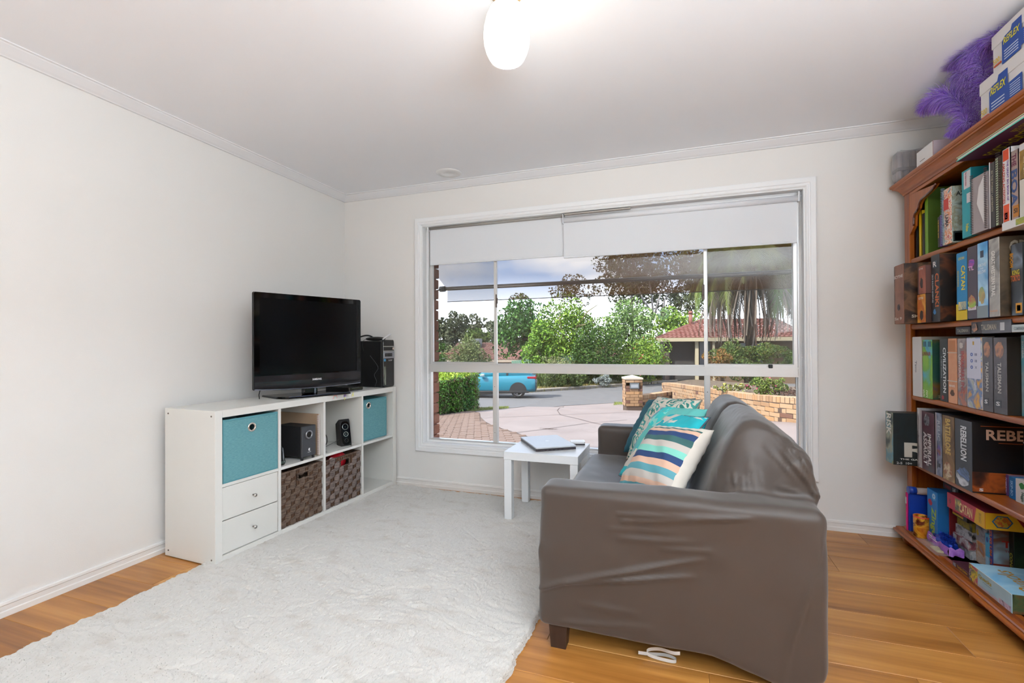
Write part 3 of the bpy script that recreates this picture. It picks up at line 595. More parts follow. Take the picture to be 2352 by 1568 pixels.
ch=mat('chrome_ring','#9aa09e',.25,metal=.8); cone(.130,.022,ch,mat('cone_black','#151515',.6),'tweeter'); cone(.078,.0175,mat('cone_grey_rim','#8c9a92',.3,metal=.5),mat('cone_grey','#93a096',.4),'mid_driver'); cone(.034,.014,mat('cone_black','#151515',.6),mat('cone_black','#151515',.6),'volume_port')
ca=thing('speaker_cable','black speaker cable looped over the shelf board of the third cube','cable',KW(.33,-.64,.406)[:2]+(.4055,),KR,local=True)
def spl(pts,k=6):
    P=[Vector(p) for p in pts]; P=[P[0]*2-P[1]]+P+[P[-1]*2-P[-2]]; o=[]
    for i in range(1,len(P)-2):
        for q in range(k):
            t_=q/k; o.append(.5*((2*P[i])+(-P[i-1]+P[i+1])*t_+(2*P[i-1]-5*P[i]+4*P[i+1]-P[i+2])*t_*t_+(-P[i-1]+3*P[i]-3*P[i+1]+P[i+2])*t_**3))
    o.append(P[-2]); return o
b=MB(); b.tube(spl([(-.06,.13,.004),(.02,.17,.003),(.045,.13,.003),(.05,.03,.003),(.02,-.06,.004),(-.02,-.095,.05),(-.06,-.095,.10),(-.05,-.04,.115),(-.09,.05,.09),(-.12,.08,.02),(-.10,-.02,.003),(-.03,-.09,.003)]),.0026,7); b.build('cord',mat('cable_black','#0d0d0d',.4),ca)
b=MB(); b.tube(spl([(-.05,.15,.055),(-.07,.09,.03),(-.10,.0,.003),(-.08,-.095,.004)]),.0018,6); b.build('thin_cord',mat('cable_grey','#55555a',.4),ca)
# television
t=tv=thing('television','black flat television with a glossy frame on the white shelf unit','television',(.387,-.795,.790),-.36,local=True)
W2=.357; z0,z1=.062,.655
def rr(y0,y1,za,zb,r,n=5):
    o=[]
    for cy,cz,a0 in ((y1-r,zb-r,0),(y0+r,zb-r,PI/2),(y0+r,za+r,PI),(y1-r,za+r,PI*1.5)):
        o+=[(cy+r*math.cos(a0+PI/2*i/n),cz+r*math.sin(a0+PI/2*i/n)) for i in range(n+1)]
    return o
def loft(b,secs,mi=0,caps=True,smooth=False):
    n=len(secs[0][1]); V_=[(x_,y_,z_) for x_,pr in secs for y_,z_ in pr]
    b.add(V_,[(k*n+i,k*n+(i+1)%n,(k+1)*n+(i+1)%n,(k+1)*n+i) for k in range(len(secs)-1) for i in range(n)],mi,smooth)
    if caps: b.add(V_[:n],[tuple(range(n))],mi); b.add(V_[-n:],[tuple(range(n))],mi)
b=MB(); loft(b,[(-.002,rr(-W2,W2,z0,z1,.012)),(-.014,rr(-W2-.002,W2+.002,z0-.002,z1+.002,.012)),(-.030,rr(-W2+.004,W2-.004,z0+.004,z1-.004,.02)),(-.085,rr(-W2+.05,W2-.05,z0+.06,z1-.06,.03))]); b.build('back_shell',mat('tv_back','#0c0c0d',.45),tv)
b=MB(); bw=.034; bot=.092
O=rr(-W2,W2,z0,z1,.012); I=rr(-W2+bw,W2-bw,z0+bot,z1-bw,.004); n=len(O)
b.add([(.0,y_,z_) for y_,z_ in O]+[(.004,y_*.995,z_) for y_,z_ in O]+[(.004,y_,z_) for y_,z_ in I]+[(-.001,y_,z_) for y_,z_ in I],[(k*n+i,k*n+(i+1)%n,(k+1)*n+(i+1)%n,(k+1)*n+i) for k in range(3) for i in range(n)]); b.build('bezel',gb,tv)
MB().box((-.004,-W2+bw,z0+bot),(.0005,W2-bw,z1-bw)).build('screen',mat('tv_screen','#07080a',.16,spec=.35),tv)
# lower lip curving down to a silver strip
b=MB(); P=[]
for i,(x_,z_) in enumerate([(.0042,z0+.085),(.006,z0+.05),(.006,z0+.02),(.003,z0+.004)]):
    for j in range(25):
        s_=-1+2*j/24; P.append((x_,s_*(W2-.004),z_-(.012*(1-s_*s_) if i>1 else 0)))
b.grid(P,4,25); b.build('lower_bezel',mat('gloss_grey','#262426',.10,spec=.7),tv)
b=MB(); b.tube([(.004,s_*(W2-.006),z0+.004-.012*(1-s_*s_)) for s_ in np.linspace(-1,1,25)],.0035,6); b.build('silver_strip',mat('strip_silver','#8e92a0',.2,metal=.8),tv)
letters('SAMSUNG',(.0085,.03,z0+.048),(0,1,0),(0,0,1),.062,.0125,mat('logo_white','#e8e8e8',.5),tv,bold=.02)
b=MB(); b.box((-.055,-.045,.012),(-.010,.045,.075),c=.004); b.build('neck',gb,tv); MB().box((-.008,.018,.014),(-.004,.030,.05)).build('neck_trim',mat('strip_silver','#8e92a0',.2,metal=.8),tv)
b=MB(); b.add([(-.215,-.225,0),(-.215,.245,0),(.078,.235,0),(.078,-.185,0),(.0,-.225,0)]+[(-.215,-.222,.010),(-.215,.242,.010),(.070,.231,.014),(.070,-.181,.014),(-.002,-.221,.012)],[(0,1,2,3,4),(5,6,7,8,9)]+[(i,(i+1)%5,5+(i+1)%5,5+i) for i in range(5)]); b.build('base',gb,tv)
b=MB(); b.tube([(.0775,-.180,.0125),(.0775,.230,.0125)],.0016,6); b.build('base_edge',mat('edge_shine','#4a5570',.15,metal=.6),tv)
b=MB(); b.tube([(-.06,-.30,.004),(-.055,-.305,.03),(-.05,-.30,.06),(-.05,-.29,.10)],.003,6); b.build('power_cord',mat('cable_black','#0d0d0d',.4),tv)
# set-top box behind the television foot
t=thing('set_top_box','flat black set-top box lying behind the right end of the television','electronics',KW(.20,-.40,.79)[:2]+(.790,),KR,local=True)
MB().box((-.10,-.05,.0),(.12,.09,.030),c=.003).build('case',mat('box_black','#0a0a0b',.3),t); MB().box((.12,-.048,.004),(.124,.088,.026),c=.001).build('front_panel',gb,t); MB().box((.1242,-.03,.020),(.1246,.05,.0215)).build('light_strip',mat('strip_silver','#8e92a0',.2,metal=.8),t)
# desktop computer
t=thing('desktop_computer','black tower computer with silver bands behind the television','computer',KW(.18,-.056,.79)[:2]+(.790,),KR,local=True)
pcb=mat('pc_black','#0d0d0e',.35,bump=(200,.05)); 
MB().box((-.175,-.068,.004),(.168,.070,.366),c=.004).build('case',pcb,t)
b=MB(); loft(b,[(.168,rr(-.069,.071,.002,.374,.010)),(.180,rr(-.069,.071,.002,.374,.012)),(.185,rr(-.064,.066,.006,.366,.014))]); b.build('front_bezel',mat('pc_front','#121214',.25),t)
MB().box((.184,-.066,.318),(.1875,.068,.325),c=.001).build('silver_band',kn,t); MB().box((.184,-.066,.283),(.1875,.068,.289),c=.001).build('silver_band',kn,t)
MB().box((.184,-.066,.228),(.188,.068,.282),c=.001).build('card_reader_panel',mat('silver_panel','#9a9ca3',.35,metal=.7),t)
MB().box((.188,-.052,.242),(.189,.038,.268)).build('card_slot',mat('port_dark','#030303',.9),t)
b=MB(); 
for y_ in (-.040,-.020,.006,.024): b.box((.189,y_,.258),(.1894,y_+.006,.260)).box((.189,y_,.247),(.1894,y_+.006,.2485))
b.build('slot_mark',mat('logo_white','#e8e8e8',.5),t)
MB().box((.1868,-.064,.205),(.1874,-.040,.224)).build('blue_badge',mat('badge_blue','#3e92c0',.4),t); MB().box((.1868,.045,.296),(.1878,.066,.314)).build('badge_sticker',art('pc_badge',['#6aa8c8','#d8d8d0','#b06a50'],60,3),t)
letters('acer',(.1872,.018,.212),(0,1,0),(0,0,1),.050,.011,mat('logo_grey','#b5b5b8',.4),t,bold=.01)
MB().box((.1862,-.064,.02),(.1872,-.040,.165)).build('gloss_strip',art('pc_strip',['#0c0c0c','#3a4038','#8a8f80'],30,5,(1,1,.3),rough=.15),t)
b=MB(); b.tube(spl([(.10,-.069,.0),(.12,-.070,.05),(.10,-.0705,.10),(.135,-.070,.16),(.06,-.0705,.25)]),.0014,5); b.build('thin_cable',mat('cable_grey','#55555a',.4),t)
t=thing('headset','black headset lying on top of the tower computer','headset',KW(.20,-.056,1.16)[:2]+(1.156,),KR,local=True)
b=MB(); P=[]
for i in range(13):
    for j in range(17): th=PI*i/12; ph=2*PI*j/16; P.append((.045+.085*math.sin(th)*math.cos(ph)*(1+.15*math.sin(ph*2)),-.01+.040*math.sin(th)*math.sin(ph),.017+.017*math.cos(th)))
b.grid(P,13,17); b.build('ear_pad',mat('headset_black','#101010',.6),t)
b=MB(); b.tube(spl([(-.10,-.04,.006),(-.09,-.04,.030),(-.04,-.03,.044),(0,-.02,.040),(.03,0,.02)]),.006,8); b.build('headband',mat('headset_black','#101010',.6),t)
b=MB(); b.tube(spl([(.02,-.03,.025),(-.02,-.068,.008),(-.03,-.075,-.03),(-.02,-.074,-.08)]),.0015,5); b.build('lead',mat('cable_black','#0d0d0d',.4),t)
t=thing('white_stylus','small white plastic stick leaning up from the computer top','stick',KW(.34,-.10,1.16)[:2]+(1.162,),KR,local=True)
b=MB(); b.cyl((.0,.0,.006),(.02,.072,.047),.006,.006,10); b.build('stick',mat('white_plastic','#ececee',.4),t)
# ================================================================== side table, laptop, small box
lk=mat('white_foil','#e6e7e8',.3)
t=tab=thing('side_table','low square white side table in front of the window','table',(1.855,-.30,.022))
MB().box((1.618,-.503,.397),(2.092,-.105,.447),c=.0012).build('tabletop',lk,tab)
for x_ in (1.620,2.042):
    for y_ in (-.500,-.157): MB().box((x_,y_,.022),(x_+.048,y_+.048,.397),c=.001).build('leg',lk,tab)
lt=thing('laptop','closed silver laptop with a dark base on the white side table','laptop',(1.826,-.225,.4475),math.atan2(.142,.21)-0,local=True)
lw,ld=.262,.262
def lbox(nm,z0_,z1_,m,inset=0,dx=0,dy=0): 
    b=MB(); o=rr(-.135+inset,.135-inset,-.185+inset,.185-inset,.010)
    n=len(o); b.add([(a_+dx,c_+dy,z0_) for a_,c_ in o]+[(a_+dx,c_+dy,z1_) for a_,c_ in o],[tuple(range(n)),tuple(range(n,2*n))]+[(i,(i+1)%n,n+(i+1)%n,n+i) for i in range(n)]); return b.build(nm,m,lt)
lbox('base',0.001,.013,mat('laptop_side','#4a4448',.3,metal=.5)); lbox('keyboard_deck',.013,.0165,mat('deck_dark','#222022',.5),.003); lbox('lid',.0165,.0245,mat('laptop_silver','#c6c8cc',.35,metal=.1))
b=MB(); b.add([(0,0,.0248)]+[(.012*math.cos(a)*(1+.12*math.cos(2*a)),.012*math.sin(a)*(1+.1*math.sin(a)),.0248) for a in np.linspace(0,2*PI,17)[:-1]],[(0,1+i,1+(i+1)%16) for i in range(16)]); b.add([(.013,.001,.0248),(.019,.004,.0248),(.016,-.002,.0248)],[(0,1,2)]); b.build('lid_logo',mat('logo_lid','#e4e6ea',.3),lt)
b=MB()
for k in range(5): b.box((-.08+k*.028,-.1856,.005),(-.066+k*.028,-.1849,.008))
b.build('ports',mat('port_dark','#030303',.9),lt)
t=thing('tablet_sleeve','thin black folder under the laptop with cream pages at its edge','folder',(1.80,-.28,.4472),math.atan2(.142,.21)+.08,local=True)
t.location.z=.4470
t2=thing('hard_drive','small white rounded device box with a dark base on the side table','electronics',(2.018,-.150,.4475),.28,local=True)
def rbox(b,x0,x1,y0,y1,z0_,z1_,r,mi=0):
    o=rr(x0,x1,y0,y1,r); n=len(o); b.add([(a_,c_,z0_) for a_,c_ in o]+[(a_,c_,z1_) for a_,c_ in o],[tuple(range(n)),tuple(range(n,2*n))]+[(i,(i+1)%n,n+(i+1)%n,n+i) for i in range(n)],mi)
b=MB(); rbox(b,-.046,.046,-.036,.036,.0,.011,.008); b.build('base',mat('drive_dark','#3a3436',.4),t2); b=MB(); rbox(b,-.048,.048,-.038,.038,.011,.022,.010); b.build('top_shell',mat('drive_white','#f0f0f0',.3),t2)
bpy.data.objects.remove(t)
# ================================================================== sofa under its stretch cover
sofa=thing('sofa','two seat sofa under a tight taupe grey stretch cover with its back to the bookcase','sofa',(2.63,-.85,0))
YA,YZ=-1.600,-.105
b=MB()
b.box((2.165,YA,.085),(3.085,YZ,.385),c=.012)
b.box((2.165,YA,.085),(3.092,YA+.152,.598),c=.022); b.box((2.165,YZ-.150,.085),(3.085,YZ,.598),c=.022)
b.box((2.120,YA+.155,.30),(2.86,YZ-.155,.428),c=.035)
def hump(ys,sc_):
    """back cushion under the cover: a leaning wedge with a rounded ridge, tapering at its ends"""
    prof=[(2.70,.40),(2.735,.52),(2.775,.64),(2.815,.745),(2.850,.810),(2.885,.842),(2.925,.850),(2.970,.835),(3.020,.800),(3.065,.755),(3.088,.715),(3.092,.640),(3.092,.40)]
    n_=len(prof); P=[]
    for y,s_,dx in ys:
        for x_,z_ in prof:
            e_=s_+(1-s_)*.93*min(max((x_-2.93)/.13,0),1)*(dx>0 or s_<.95)*(y<-1.3); P.append((2.92+(x_-2.92)*(.72+.28*e_)+dx*(1-e_),y,.40+(z_-.40)*e_*sc_))
    b.add(P,[(i*n_+j,i*n_+(j+1)%n_,(i+1)*n_+(j+1)%n_,(i+1)*n_+j) for i in range(len(ys)-1) for j in range(n_)])
    b.add(P[:n_],[tuple(range(n_))]); b.add(P[-n_:],[tuple(range(n_))])
hump([(-1.470,.36,.01),(-1.452,.52,.008),(-1.425,.74,.004),(-1.395,.92,.0),(-1.36,.985,0),(-1.28,1.0,0),(-.95,1.0,0),(-.87,.985,0),(-.83,.93,0),(-.805,.82,0)],1.0)
hump([(-.825,.84,0),(-.80,.93,0),(-.76,.985,0),(-.40,.99,0),(-.32,.96,0),(-.28,.88,0),(-.25,.70,0)],.985)
b.box((2.90,YA+.16,.085),(3.090,YZ-.02,.66),c=.02)
V,F=remesh(b,.0078)
V=smooth_verts(V,F,9,.5)
Nn=vnormals(V,F)
def near(u,v,y=-1.6): return at(u,v,1,y)
FL=[(near(1420,1181),near(1727,1190),.006,.006),(near(1430,1197),near(1735,1191),.006,.007),(near(1230,1353),near(1310,1332),.009,.010),(near(1305,1333),near(1620,1284),.008,.010),(near(1300,1337),near(1600,1325),.007,.009),
    (near(1330,1385),near(1470,1410),.012,.004),(near(1240,1200),near(1238,1290),.008,.006),(near(1425,1236),near(1600,1246),.010,.004),(near(1290,1430),near(1500,1442),.012,.004),(near(1520,1260),near(1640,1268),.008,.004),(near(1400,1215),near(1560,1222),.006,.003)]
for k in range(6): FL.append((near(1894-k*6,1235+k*22),near(1866-k*15,1310+k*48),.007,.0035))
for k,x_ in enumerate(np.linspace(2.72,2.93,11)): FL.append(((x_,-1.462,.60),(x_+.012*math.sin(k*2.),-1.42,.70+.05*math.sin(k*1.7)),.0045,.008))
for k in range(7):
    a=k/6; FL.append(((3.092,-1.475+.010*a,.60-.02*a),(2.985+.085*a,-1.415-.01*a,.80-.05*a),.0055,.014*(1-.25*a)))
for k in range(7): FL.append(((3.098,-1.46+.03*k,.60-.01*k),(3.045+.004*k,-1.38+.05*k,.775),.008,.009))
for k in range(9): FL.append(((2.83,-1.32+.12*k,.77),(2.99,-1.38+.12*k,.83),.014,.0040))
for k in range(5): FL.append(((2.86,-1.36+.06*k,.83),(2.98,-1.10+.05*k,.845),.010,.0035))
for k in range(6): FL.append(((2.160,-1.56+.012*k,.14),(2.150,-1.47-.012*k,.50),.010,.0025))
FL=[(a_,b_,w_,am_*(1.45 if min(a_[2],b_[2])<.58 and a_[0]<3.05 else .45)) for a_,b_,w_,am_ in FL]
FL.append(((2.80,-.812,.64),(2.97,-.90,.87),.012,-.012))
# seam welts along the arm edges
for yy in (YA+.004,): FL.append(((2.18,yy,.590),(3.08,yy,.590),.004,.0035))
d=folds(V,Nn,FL)
V2=V+0
fb=fbm(V[:,0]*5+V[:,1]*2,V[:,2]*5+V[:,1]*3,3,41); V2+=Nn*(.0022*fb)[:,None]
def zq(X,Y): return at(1400+X*.3872,860+Y*.3872,1,-1.44)
GF=[]
for (X0_,Y0_),(X1_,Y1_),w_,am_ in (((975,385),(1175,640),.006,.012),((1010,365),(1212,700),.006,.014),((1075,400),(1222,650),.006,.013),((1120,460),(1238,735),.006,.013),((930,430),(1120,640),.006,.009),((1030,470),(1190,660),.005,.010),((1150,430),(1225,560),.006,.010),((845,480),(815,600),.006,.008),((655,575),(645,650),.005,.008),((745,585),(738,655),.005,.009),((700,600),(690,652),.005,.008),((610,590),(604,645),.005,.007),((790,600),(782,655),.005,.006),((1000,650),(1120,688),.005,.008),((880,560),(900,650),.006,.006)): GF.append((zq(X0_,Y0_),zq(X1_,Y1_),w_,am_))
msk=(V2[:,1]<-1.33)&(V2[:,1]>-1.54)&(V2[:,2]>.585)
Vf=V2.copy(); Vf[:,1]=0; GF=[((a_[0],0,a_[2]),(b_[0],0,b_[2]),w_,am_*.40) for a_,b_,w_,am_ in GF]
V=V2+Nn*0; V=V+(folds(V2,Nn,FL)[:,None] if False else Nn*folds(V2,Nn,FL)[:,None] if False else 0); V=folds(V2,Nn,FL)
dG=folds(Vf,Nn,GF)-Vf; dl=np.linalg.norm(dG,axis=1,keepdims=True); V=V+dG*np.minimum(1,.009/np.maximum(dl,1e-9))*msk[:,None]
# hem: even along the front, sagging to the floor towards the back
lo=V[:,2]<.20
tx=np.where(V[:,0]<2.99,np.clip((V[:,0]-2.76)/.23,0,1),np.clip((3.13-V[:,0])/.14,0,1))*(V[:,1]<-1.2); V[:,2]-=np.where(lo,(.20-V[:,2])/.115*.066*tx**1.1,0); V[:,2]=np.maximum(V[:,2],.006)
# open underneath
keep=~(np.all(V[F][:,:,2]<.093,axis=1)&(np.abs(Nn[F][:,:,2].mean(1))>.8)&(V[F][:,:,1].mean(1)>-1.585)) 
cov=mat('stretch_cover','#3d332c',.50,bump=(1200,.10),sheen=.22)
mesh_np('stretch_cover',V,F[keep],cov,sofa,smooth=True)
lg=wood('dark_leg_wood',['#2a1c16','#3a281f','#241712'],.5,10,2)
for x_,y_ in ((2.235,-1.555),(2.235,-.15),(3.03,-.15),(3.03,-1.52)):
    b=MB(); b.add([(x_-.028,y_-.02,0),(x_+.028,y_-.02,0),(x_+.028,y_+.03,0),(x_-.028,y_+.03,0)]+[(x_-.036,y_-.026,.118),(x_+.036,y_-.026,.118),(x_+.036,y_+.036,.118),(x_-.036,y_+.036,.118)],[(0,3,2,1),(4,5,6,7)]+[(i,(i+1)%4,4+(i+1)%4,4+i) for i in range(4)]); b.build('leg',lg,sofa)
b=MB().box((2.20,-1.57,.10),(3.05,-.13,.13)); b.build('underside',mat('underside_black','#191614',.9),sofa)
q=[F_ for F_ in (at(1478,1494,2,.004),at(1500,1498,2,.02),at(1490,1490,2,.05),at(1520,1492,2,.055),at(1560,1503,2,.07))]
b=MB()
def ribbon(pts,wd):
    P=spl(pts,6); V_=[]
    for i,p_ in enumerate(P): V_+=[p_+Vector((0,0,wd/2)),p_-Vector((0,0,wd/2))]
    b.add(V_,[(2*i,2*i+1,2*i+3,2*i+2) for i in range(len(P)-1)],0,True)
G3=lambda u,v,z: tuple(at(u,v,2,z))
ribbon([G3(1466,1498,.03),G3(1490,1501,.012),G3(1530,1504,.010),G3(1552,1513,.008),G3(1548,1519,.008),G3(1515,1512,.010),G3(1488,1502,.014),G3(1489,1492,.03),G3(1515,1490,.05),G3(1545,1499,.075),G3(1562,1500,.09)],.012)
b.build('tie_strap',mat('white_tape','#cfcac4',.8),sofa)
# ------------------------------------------------------------------ cushions
def cushion(label,center,yaw,lean,s,mats,slot,thick=.085,roll=.08,seed=0,piping=None):
    wd=Vector((math.cos(yaw)*math.cos(roll),math.sin(yaw)*math.cos(roll),math.sin(roll))); n0=wd.cross(Vector((0,0,1))).normalized(); h0=n0.cross(wd)
    h=h0*math.cos(lean)-n0*math.sin(lean); nn=wd.cross(h).normalized()
    c=Vector(center); K=34; P=[]; Mi=[]
    t=thing('cushion',label,'cushion',tuple(c-h*s/2),0,'scatter cushions on the sofa')
    rs=np.random.default_rng(seed); ph=rs.uniform(0,6,8)
    V_=[]
    for side in (1,-1):
        for i in range(K+1):
            for j in range(K+1):
                u=-1+2*i/K; v=-1+2*j/K
                x_=u*(1-.045*(1-v*v)*abs(u)); y_=v*(1-.045*(1-u*u)*abs(v))
                f=max(0,(1-u**4))*max(0,(1-v**4)); th=thick*f**.55*(.75+.25*(1-u*u)*(1-v*v))
                th+=.006*f*(math.sin(u*7+v*3+ph[0])+.7*math.sin(v*9-u*4+ph[1])+.5*math.sin((u+v)*13+ph[2]))*(1-.5*f)
                th+=.004*(f**.3)*(1-f)*math.sin(v*26+ph[3])*(abs(u)>.6)+.004*(f**.3)*(1-f)*math.sin(u*26+ph[4])*(abs(v)>.6)
                V_.append(tuple(c+wd*(x_*s/2)+h*(y_*s/2)+nn*(side*max(th,0))))
    n=(K+1)**2; F_=[];Mi=[]
    for side in (0,1):
        for i in range(K):
            for j in range(K):
                a=side*n+i*(K+1)+j; q=(a,a+K+1,a+K+2,a+1); F_.append(q if side==0 else q[::-1]); Mi.append(slot((i+.5)/K,(j+.5)/K,side))
    b=MB(); b.v=V_; b.f=F_; b.m=Mi; b.sm=[True]*len(F_); b.build('cover',mats,t)
    if piping:
        E=[]
        for k in range(4*K):
            side=k//K; q=k%K; u,v={0:(-1+2*q/K,-1),1:(1,-1+2*q/K),2:(1-2*q/K,1),3:(-1,1-2*q/K)}[side]
            E.append(c+wd*(u*(1-.045*(1-v*v)*abs(u))*s/2)+h*(v*(1-.045*(1-u*u)*abs(v))*s/2))
        b=MB(); b.tube(E,.0035,6,closed=True); b.build('piping',piping,t)
    return t
cl=lambda n_,h_: mat('cotton_'+n_,h_,.9,bump=(700,.15))
cream=cl('cream','#cdc4b8'); SM=[cream,cl('navy','#27406a'),cl('peach','#d3ab94'),cl('mint','#7cc4b2'),cl('teal','#5a97a1'),cl('bluegreen','#37605f'),cl('stone','#bdb4ab')]
# stripes from the bottom up
bands=[(.00,.05,4),(.05,.13,2),(.13,.20,6),(.20,.29,4),(.29,.37,2),(.37,.47,1),(.47,.56,3),(.56,.66,6),(.66,.74,5),(.74,.82,1),(.82,.89,2),(.89,.915,5),(.915,1.01,0)]
def stripe_slot(u,v,side):
    if side==1 or u>.94: return 0
    for a,b_,m_ in bands:
        if a<=v<b_: return m_
    return 0
def art2(name,cols,scale,seed,stretch=(1,1,1)):
    m=art(name,cols,scale,seed,stretch,rough=.9,detail=1.5,dist=1.6); m.node_tree.nodes['Color Ramp'].color_ramp.interpolation='CONSTANT'; return m
cushion('plain dark teal cushion at the far end of the sofa, behind the leafy one',(2.552,-.48,.650),-.78,.66,.375,[cl('dark_teal','#1e5563')],lambda u,v,s:0,.07,.12,seed=1)
cushion('cream cushion printed with teal leaves and rings, second from the window',(2.575,-.635,.650),-.986,.56,.41,[art2('damask',['#ccc5b6','#3f8f88','#ccc5b6','#2f7a70','#d2ccbd'],10,2)],lambda u,v,s:0,.07,.06,seed=2,piping=mat('piping_grey','#8b7f72',.8))
cushion('aqua cushion with a ruched bright turquoise patch, in the middle of the row',(2.592,-.815,.638),-1.0,.64,.395,[cl('aqua','#5fb3ab'),art2('ruched',['#5fb3ab','#35c3c0','#87cfc4','#35b9b9'],9,5),art2('dusk',['#6c9aa6','#c9c3bb','#567f92'],8,4)],lambda u,v,s:2 if u<.22 else (1 if u<.5 and v>.6 else 0),.07,.08,seed=3)
cushion('cream cushion with turquoise corners, tucked behind the striped one',(2.580,-.985,.630),-1.167,.742,.42,[cream,art2('aqua_blot',['#c9c3b7','#12a9b3','#12a9b3','#cfc9bd'],6,8),cl('turquoise','#1fa9b2')],lambda u,v,s:(2 if v<.12 or (u>.62 and .72<v<.93) else (1 if v>.35 else 0)),.055,.09,seed=4,piping=mat('piping_slate','#4a5560',.8))
cushion('striped cushion in navy, peach, mint and stone at the near end of the sofa',(2.600,-1.145,.618),-.80,.76,.350,SM,stripe_slot,.075,.10,seed=5)
# ================================================================== bookcase
jar=wood('jarrah_stain',['#5a220a','#86400f','#a85a1c','#8f4612'],.34,9,1,.4,.12,fig=.8); jarv=wood('jarrah_stain_upright',['#5a220a','#86400f','#a85a1c','#8f4612'],.34,9,2,.4,.12,fig=.8)
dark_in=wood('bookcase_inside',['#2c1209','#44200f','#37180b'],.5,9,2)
BX,BYL,BYR,BD=3.862,-.094,-1.42,4.205
bc=thing('bookcase','tall reddish brown wooden bookcase packed with board games and books','bookcase',(4.03,-.76,0))
SZ=[1.572,1.215,.833,.472,.100]
MB().box((BX+.02,BYL,.085),(BD,BYL-.024,1.955),c=.002).build('side_panel',jarv,bc); MB().box((BX+.02,BYR+.024,.085),(BD,BYR,1.955),c=.002).build('side_panel',jarv,bc)
MB().box((BX,BYL,.085),(BX+.022,BYL-.060,1.955),c=.002).build('stile',jarv,bc); MB().box((BX,BYR+.06,.085),(BX+.022,BYR,1.955),c=.002).build('stile',jarv,bc)
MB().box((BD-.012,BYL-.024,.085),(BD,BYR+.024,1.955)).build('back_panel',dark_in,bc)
for z in SZ[:4]:
    b=MB(); th=.026; e=.006; n=8
    pr=[(BX+.004+th/2*.35*(1-math.sin(a)),z-th/2+th/2*math.cos(a)) for a in np.linspace(0,PI,n)]; pr=[(x_,z_) for x_,z_ in pr]+[(BD-.013,z-th),(BD-.013,z)]
    b.prism(pr,(0,BYL-.026,0),(0,BYR+.026,0),((1,0,0),(0,0,1))); b.build('shelf_board',jar,bc)
b=MB(); b.box((BX-.02,BYL-.024,.070),(BD-.013,BYR+.024,.100)); b.build('bottom_board',jar,bc)
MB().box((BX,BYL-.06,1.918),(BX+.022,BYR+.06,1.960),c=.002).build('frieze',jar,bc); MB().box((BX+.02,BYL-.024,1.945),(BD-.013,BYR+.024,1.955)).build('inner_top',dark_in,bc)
def mould(nm,prof,z0,m):
    """profile (out, z) run along the left side and the front with a mitre, then the right side"""
    b=MB(); rows=[]
    for o,z in prof: rows.append([(BD,BYL+o,z0+z),(BX-o,BYL+o,z0+z),(BX-o,BYR-o,z0+z),(BD,BYR-o,z0+z)])
    for i in range(len(rows)-1):
        for k in range(3): b.add([rows[i][k],rows[i][k+1],rows[i+1][k+1],rows[i+1][k]],[(0,1,2,3)])
    b.add([rows[-1][k] for k in range(4)],[(0,1,2,3)]); b.add([rows[0][k] for k in range(4)],[(0,1,2,3)]); b.build(nm,m,bc)
mould('cornice',[(0,0),(.004,.000),(.006,.010),(.010,.014),(.014,.024),(.022,.036),(.034,.044),(.040,.046),(.041,.052),(.046,.054),(.050,.060),(.050,.068),(.046,.073),(.0,.073)],1.935,jar)
mould('base_moulding',[(0,0),(.040,0),(.048,.004),(.050,.011),(.047,.018),(.040,.021),(.040,.026),(.036,.031),(.028,.034),(.020,.034),(.014,.037),(.008,.045),(0,.048)],.052,jar)
for x_,y_ in ((BX+.02,BYL-.02),(BX+.02,-.74),(BX+.02,BYR+.02),(BD-.05,BYL-.03),(BD-.05,BYR+.03)):
    b=MB(); b.lathe([(.001,.0),(.030,.0),(.044,.012),(.048,.026),(.044,.040),(.034,.052),(.001,.052)],(x_,y_,0),24); b.build('bun_foot',jar,bc)
# shaped corner bracket with a beaded edge
def z5(X,Y): return 2020+X/3.268,280+Y/3.268
def z6(X,Y): return 2020+X/3.41,720+Y/3.41
def z7(X,Y): return 2020+X/3.214,1080+Y/3.214
def z8(X,Y): return 1990+X/3.732,40+Y/3.732
pts=[at(*z5(X,Y),0,BX) for X,Y in ((425,462),(400,500),(355,545),(315,580),(298,615),(290,650),(262,700),(258,780))]
c0=(BX+.001,BYL-.055,1.925)
b=MB(); pl=[(p_[1],p_[2]) for p_ in pts]+[(BYL-.055,1.70),(BYL-.055,1.925)]
b.prism(pl,(BX+.001,0,0),(BX+.016,0,0),((0,1,0),(0,0,1))); b.build('corner_bracket',jarv,bc)
b=MB(); b.tube(spl([tuple(p_) for p_ in pts],4),.006,8); b.build('bead',wood('dark_bead',['#3a1208','#5a2010','#44160a'],.15,9,2,.6,.6),bc)
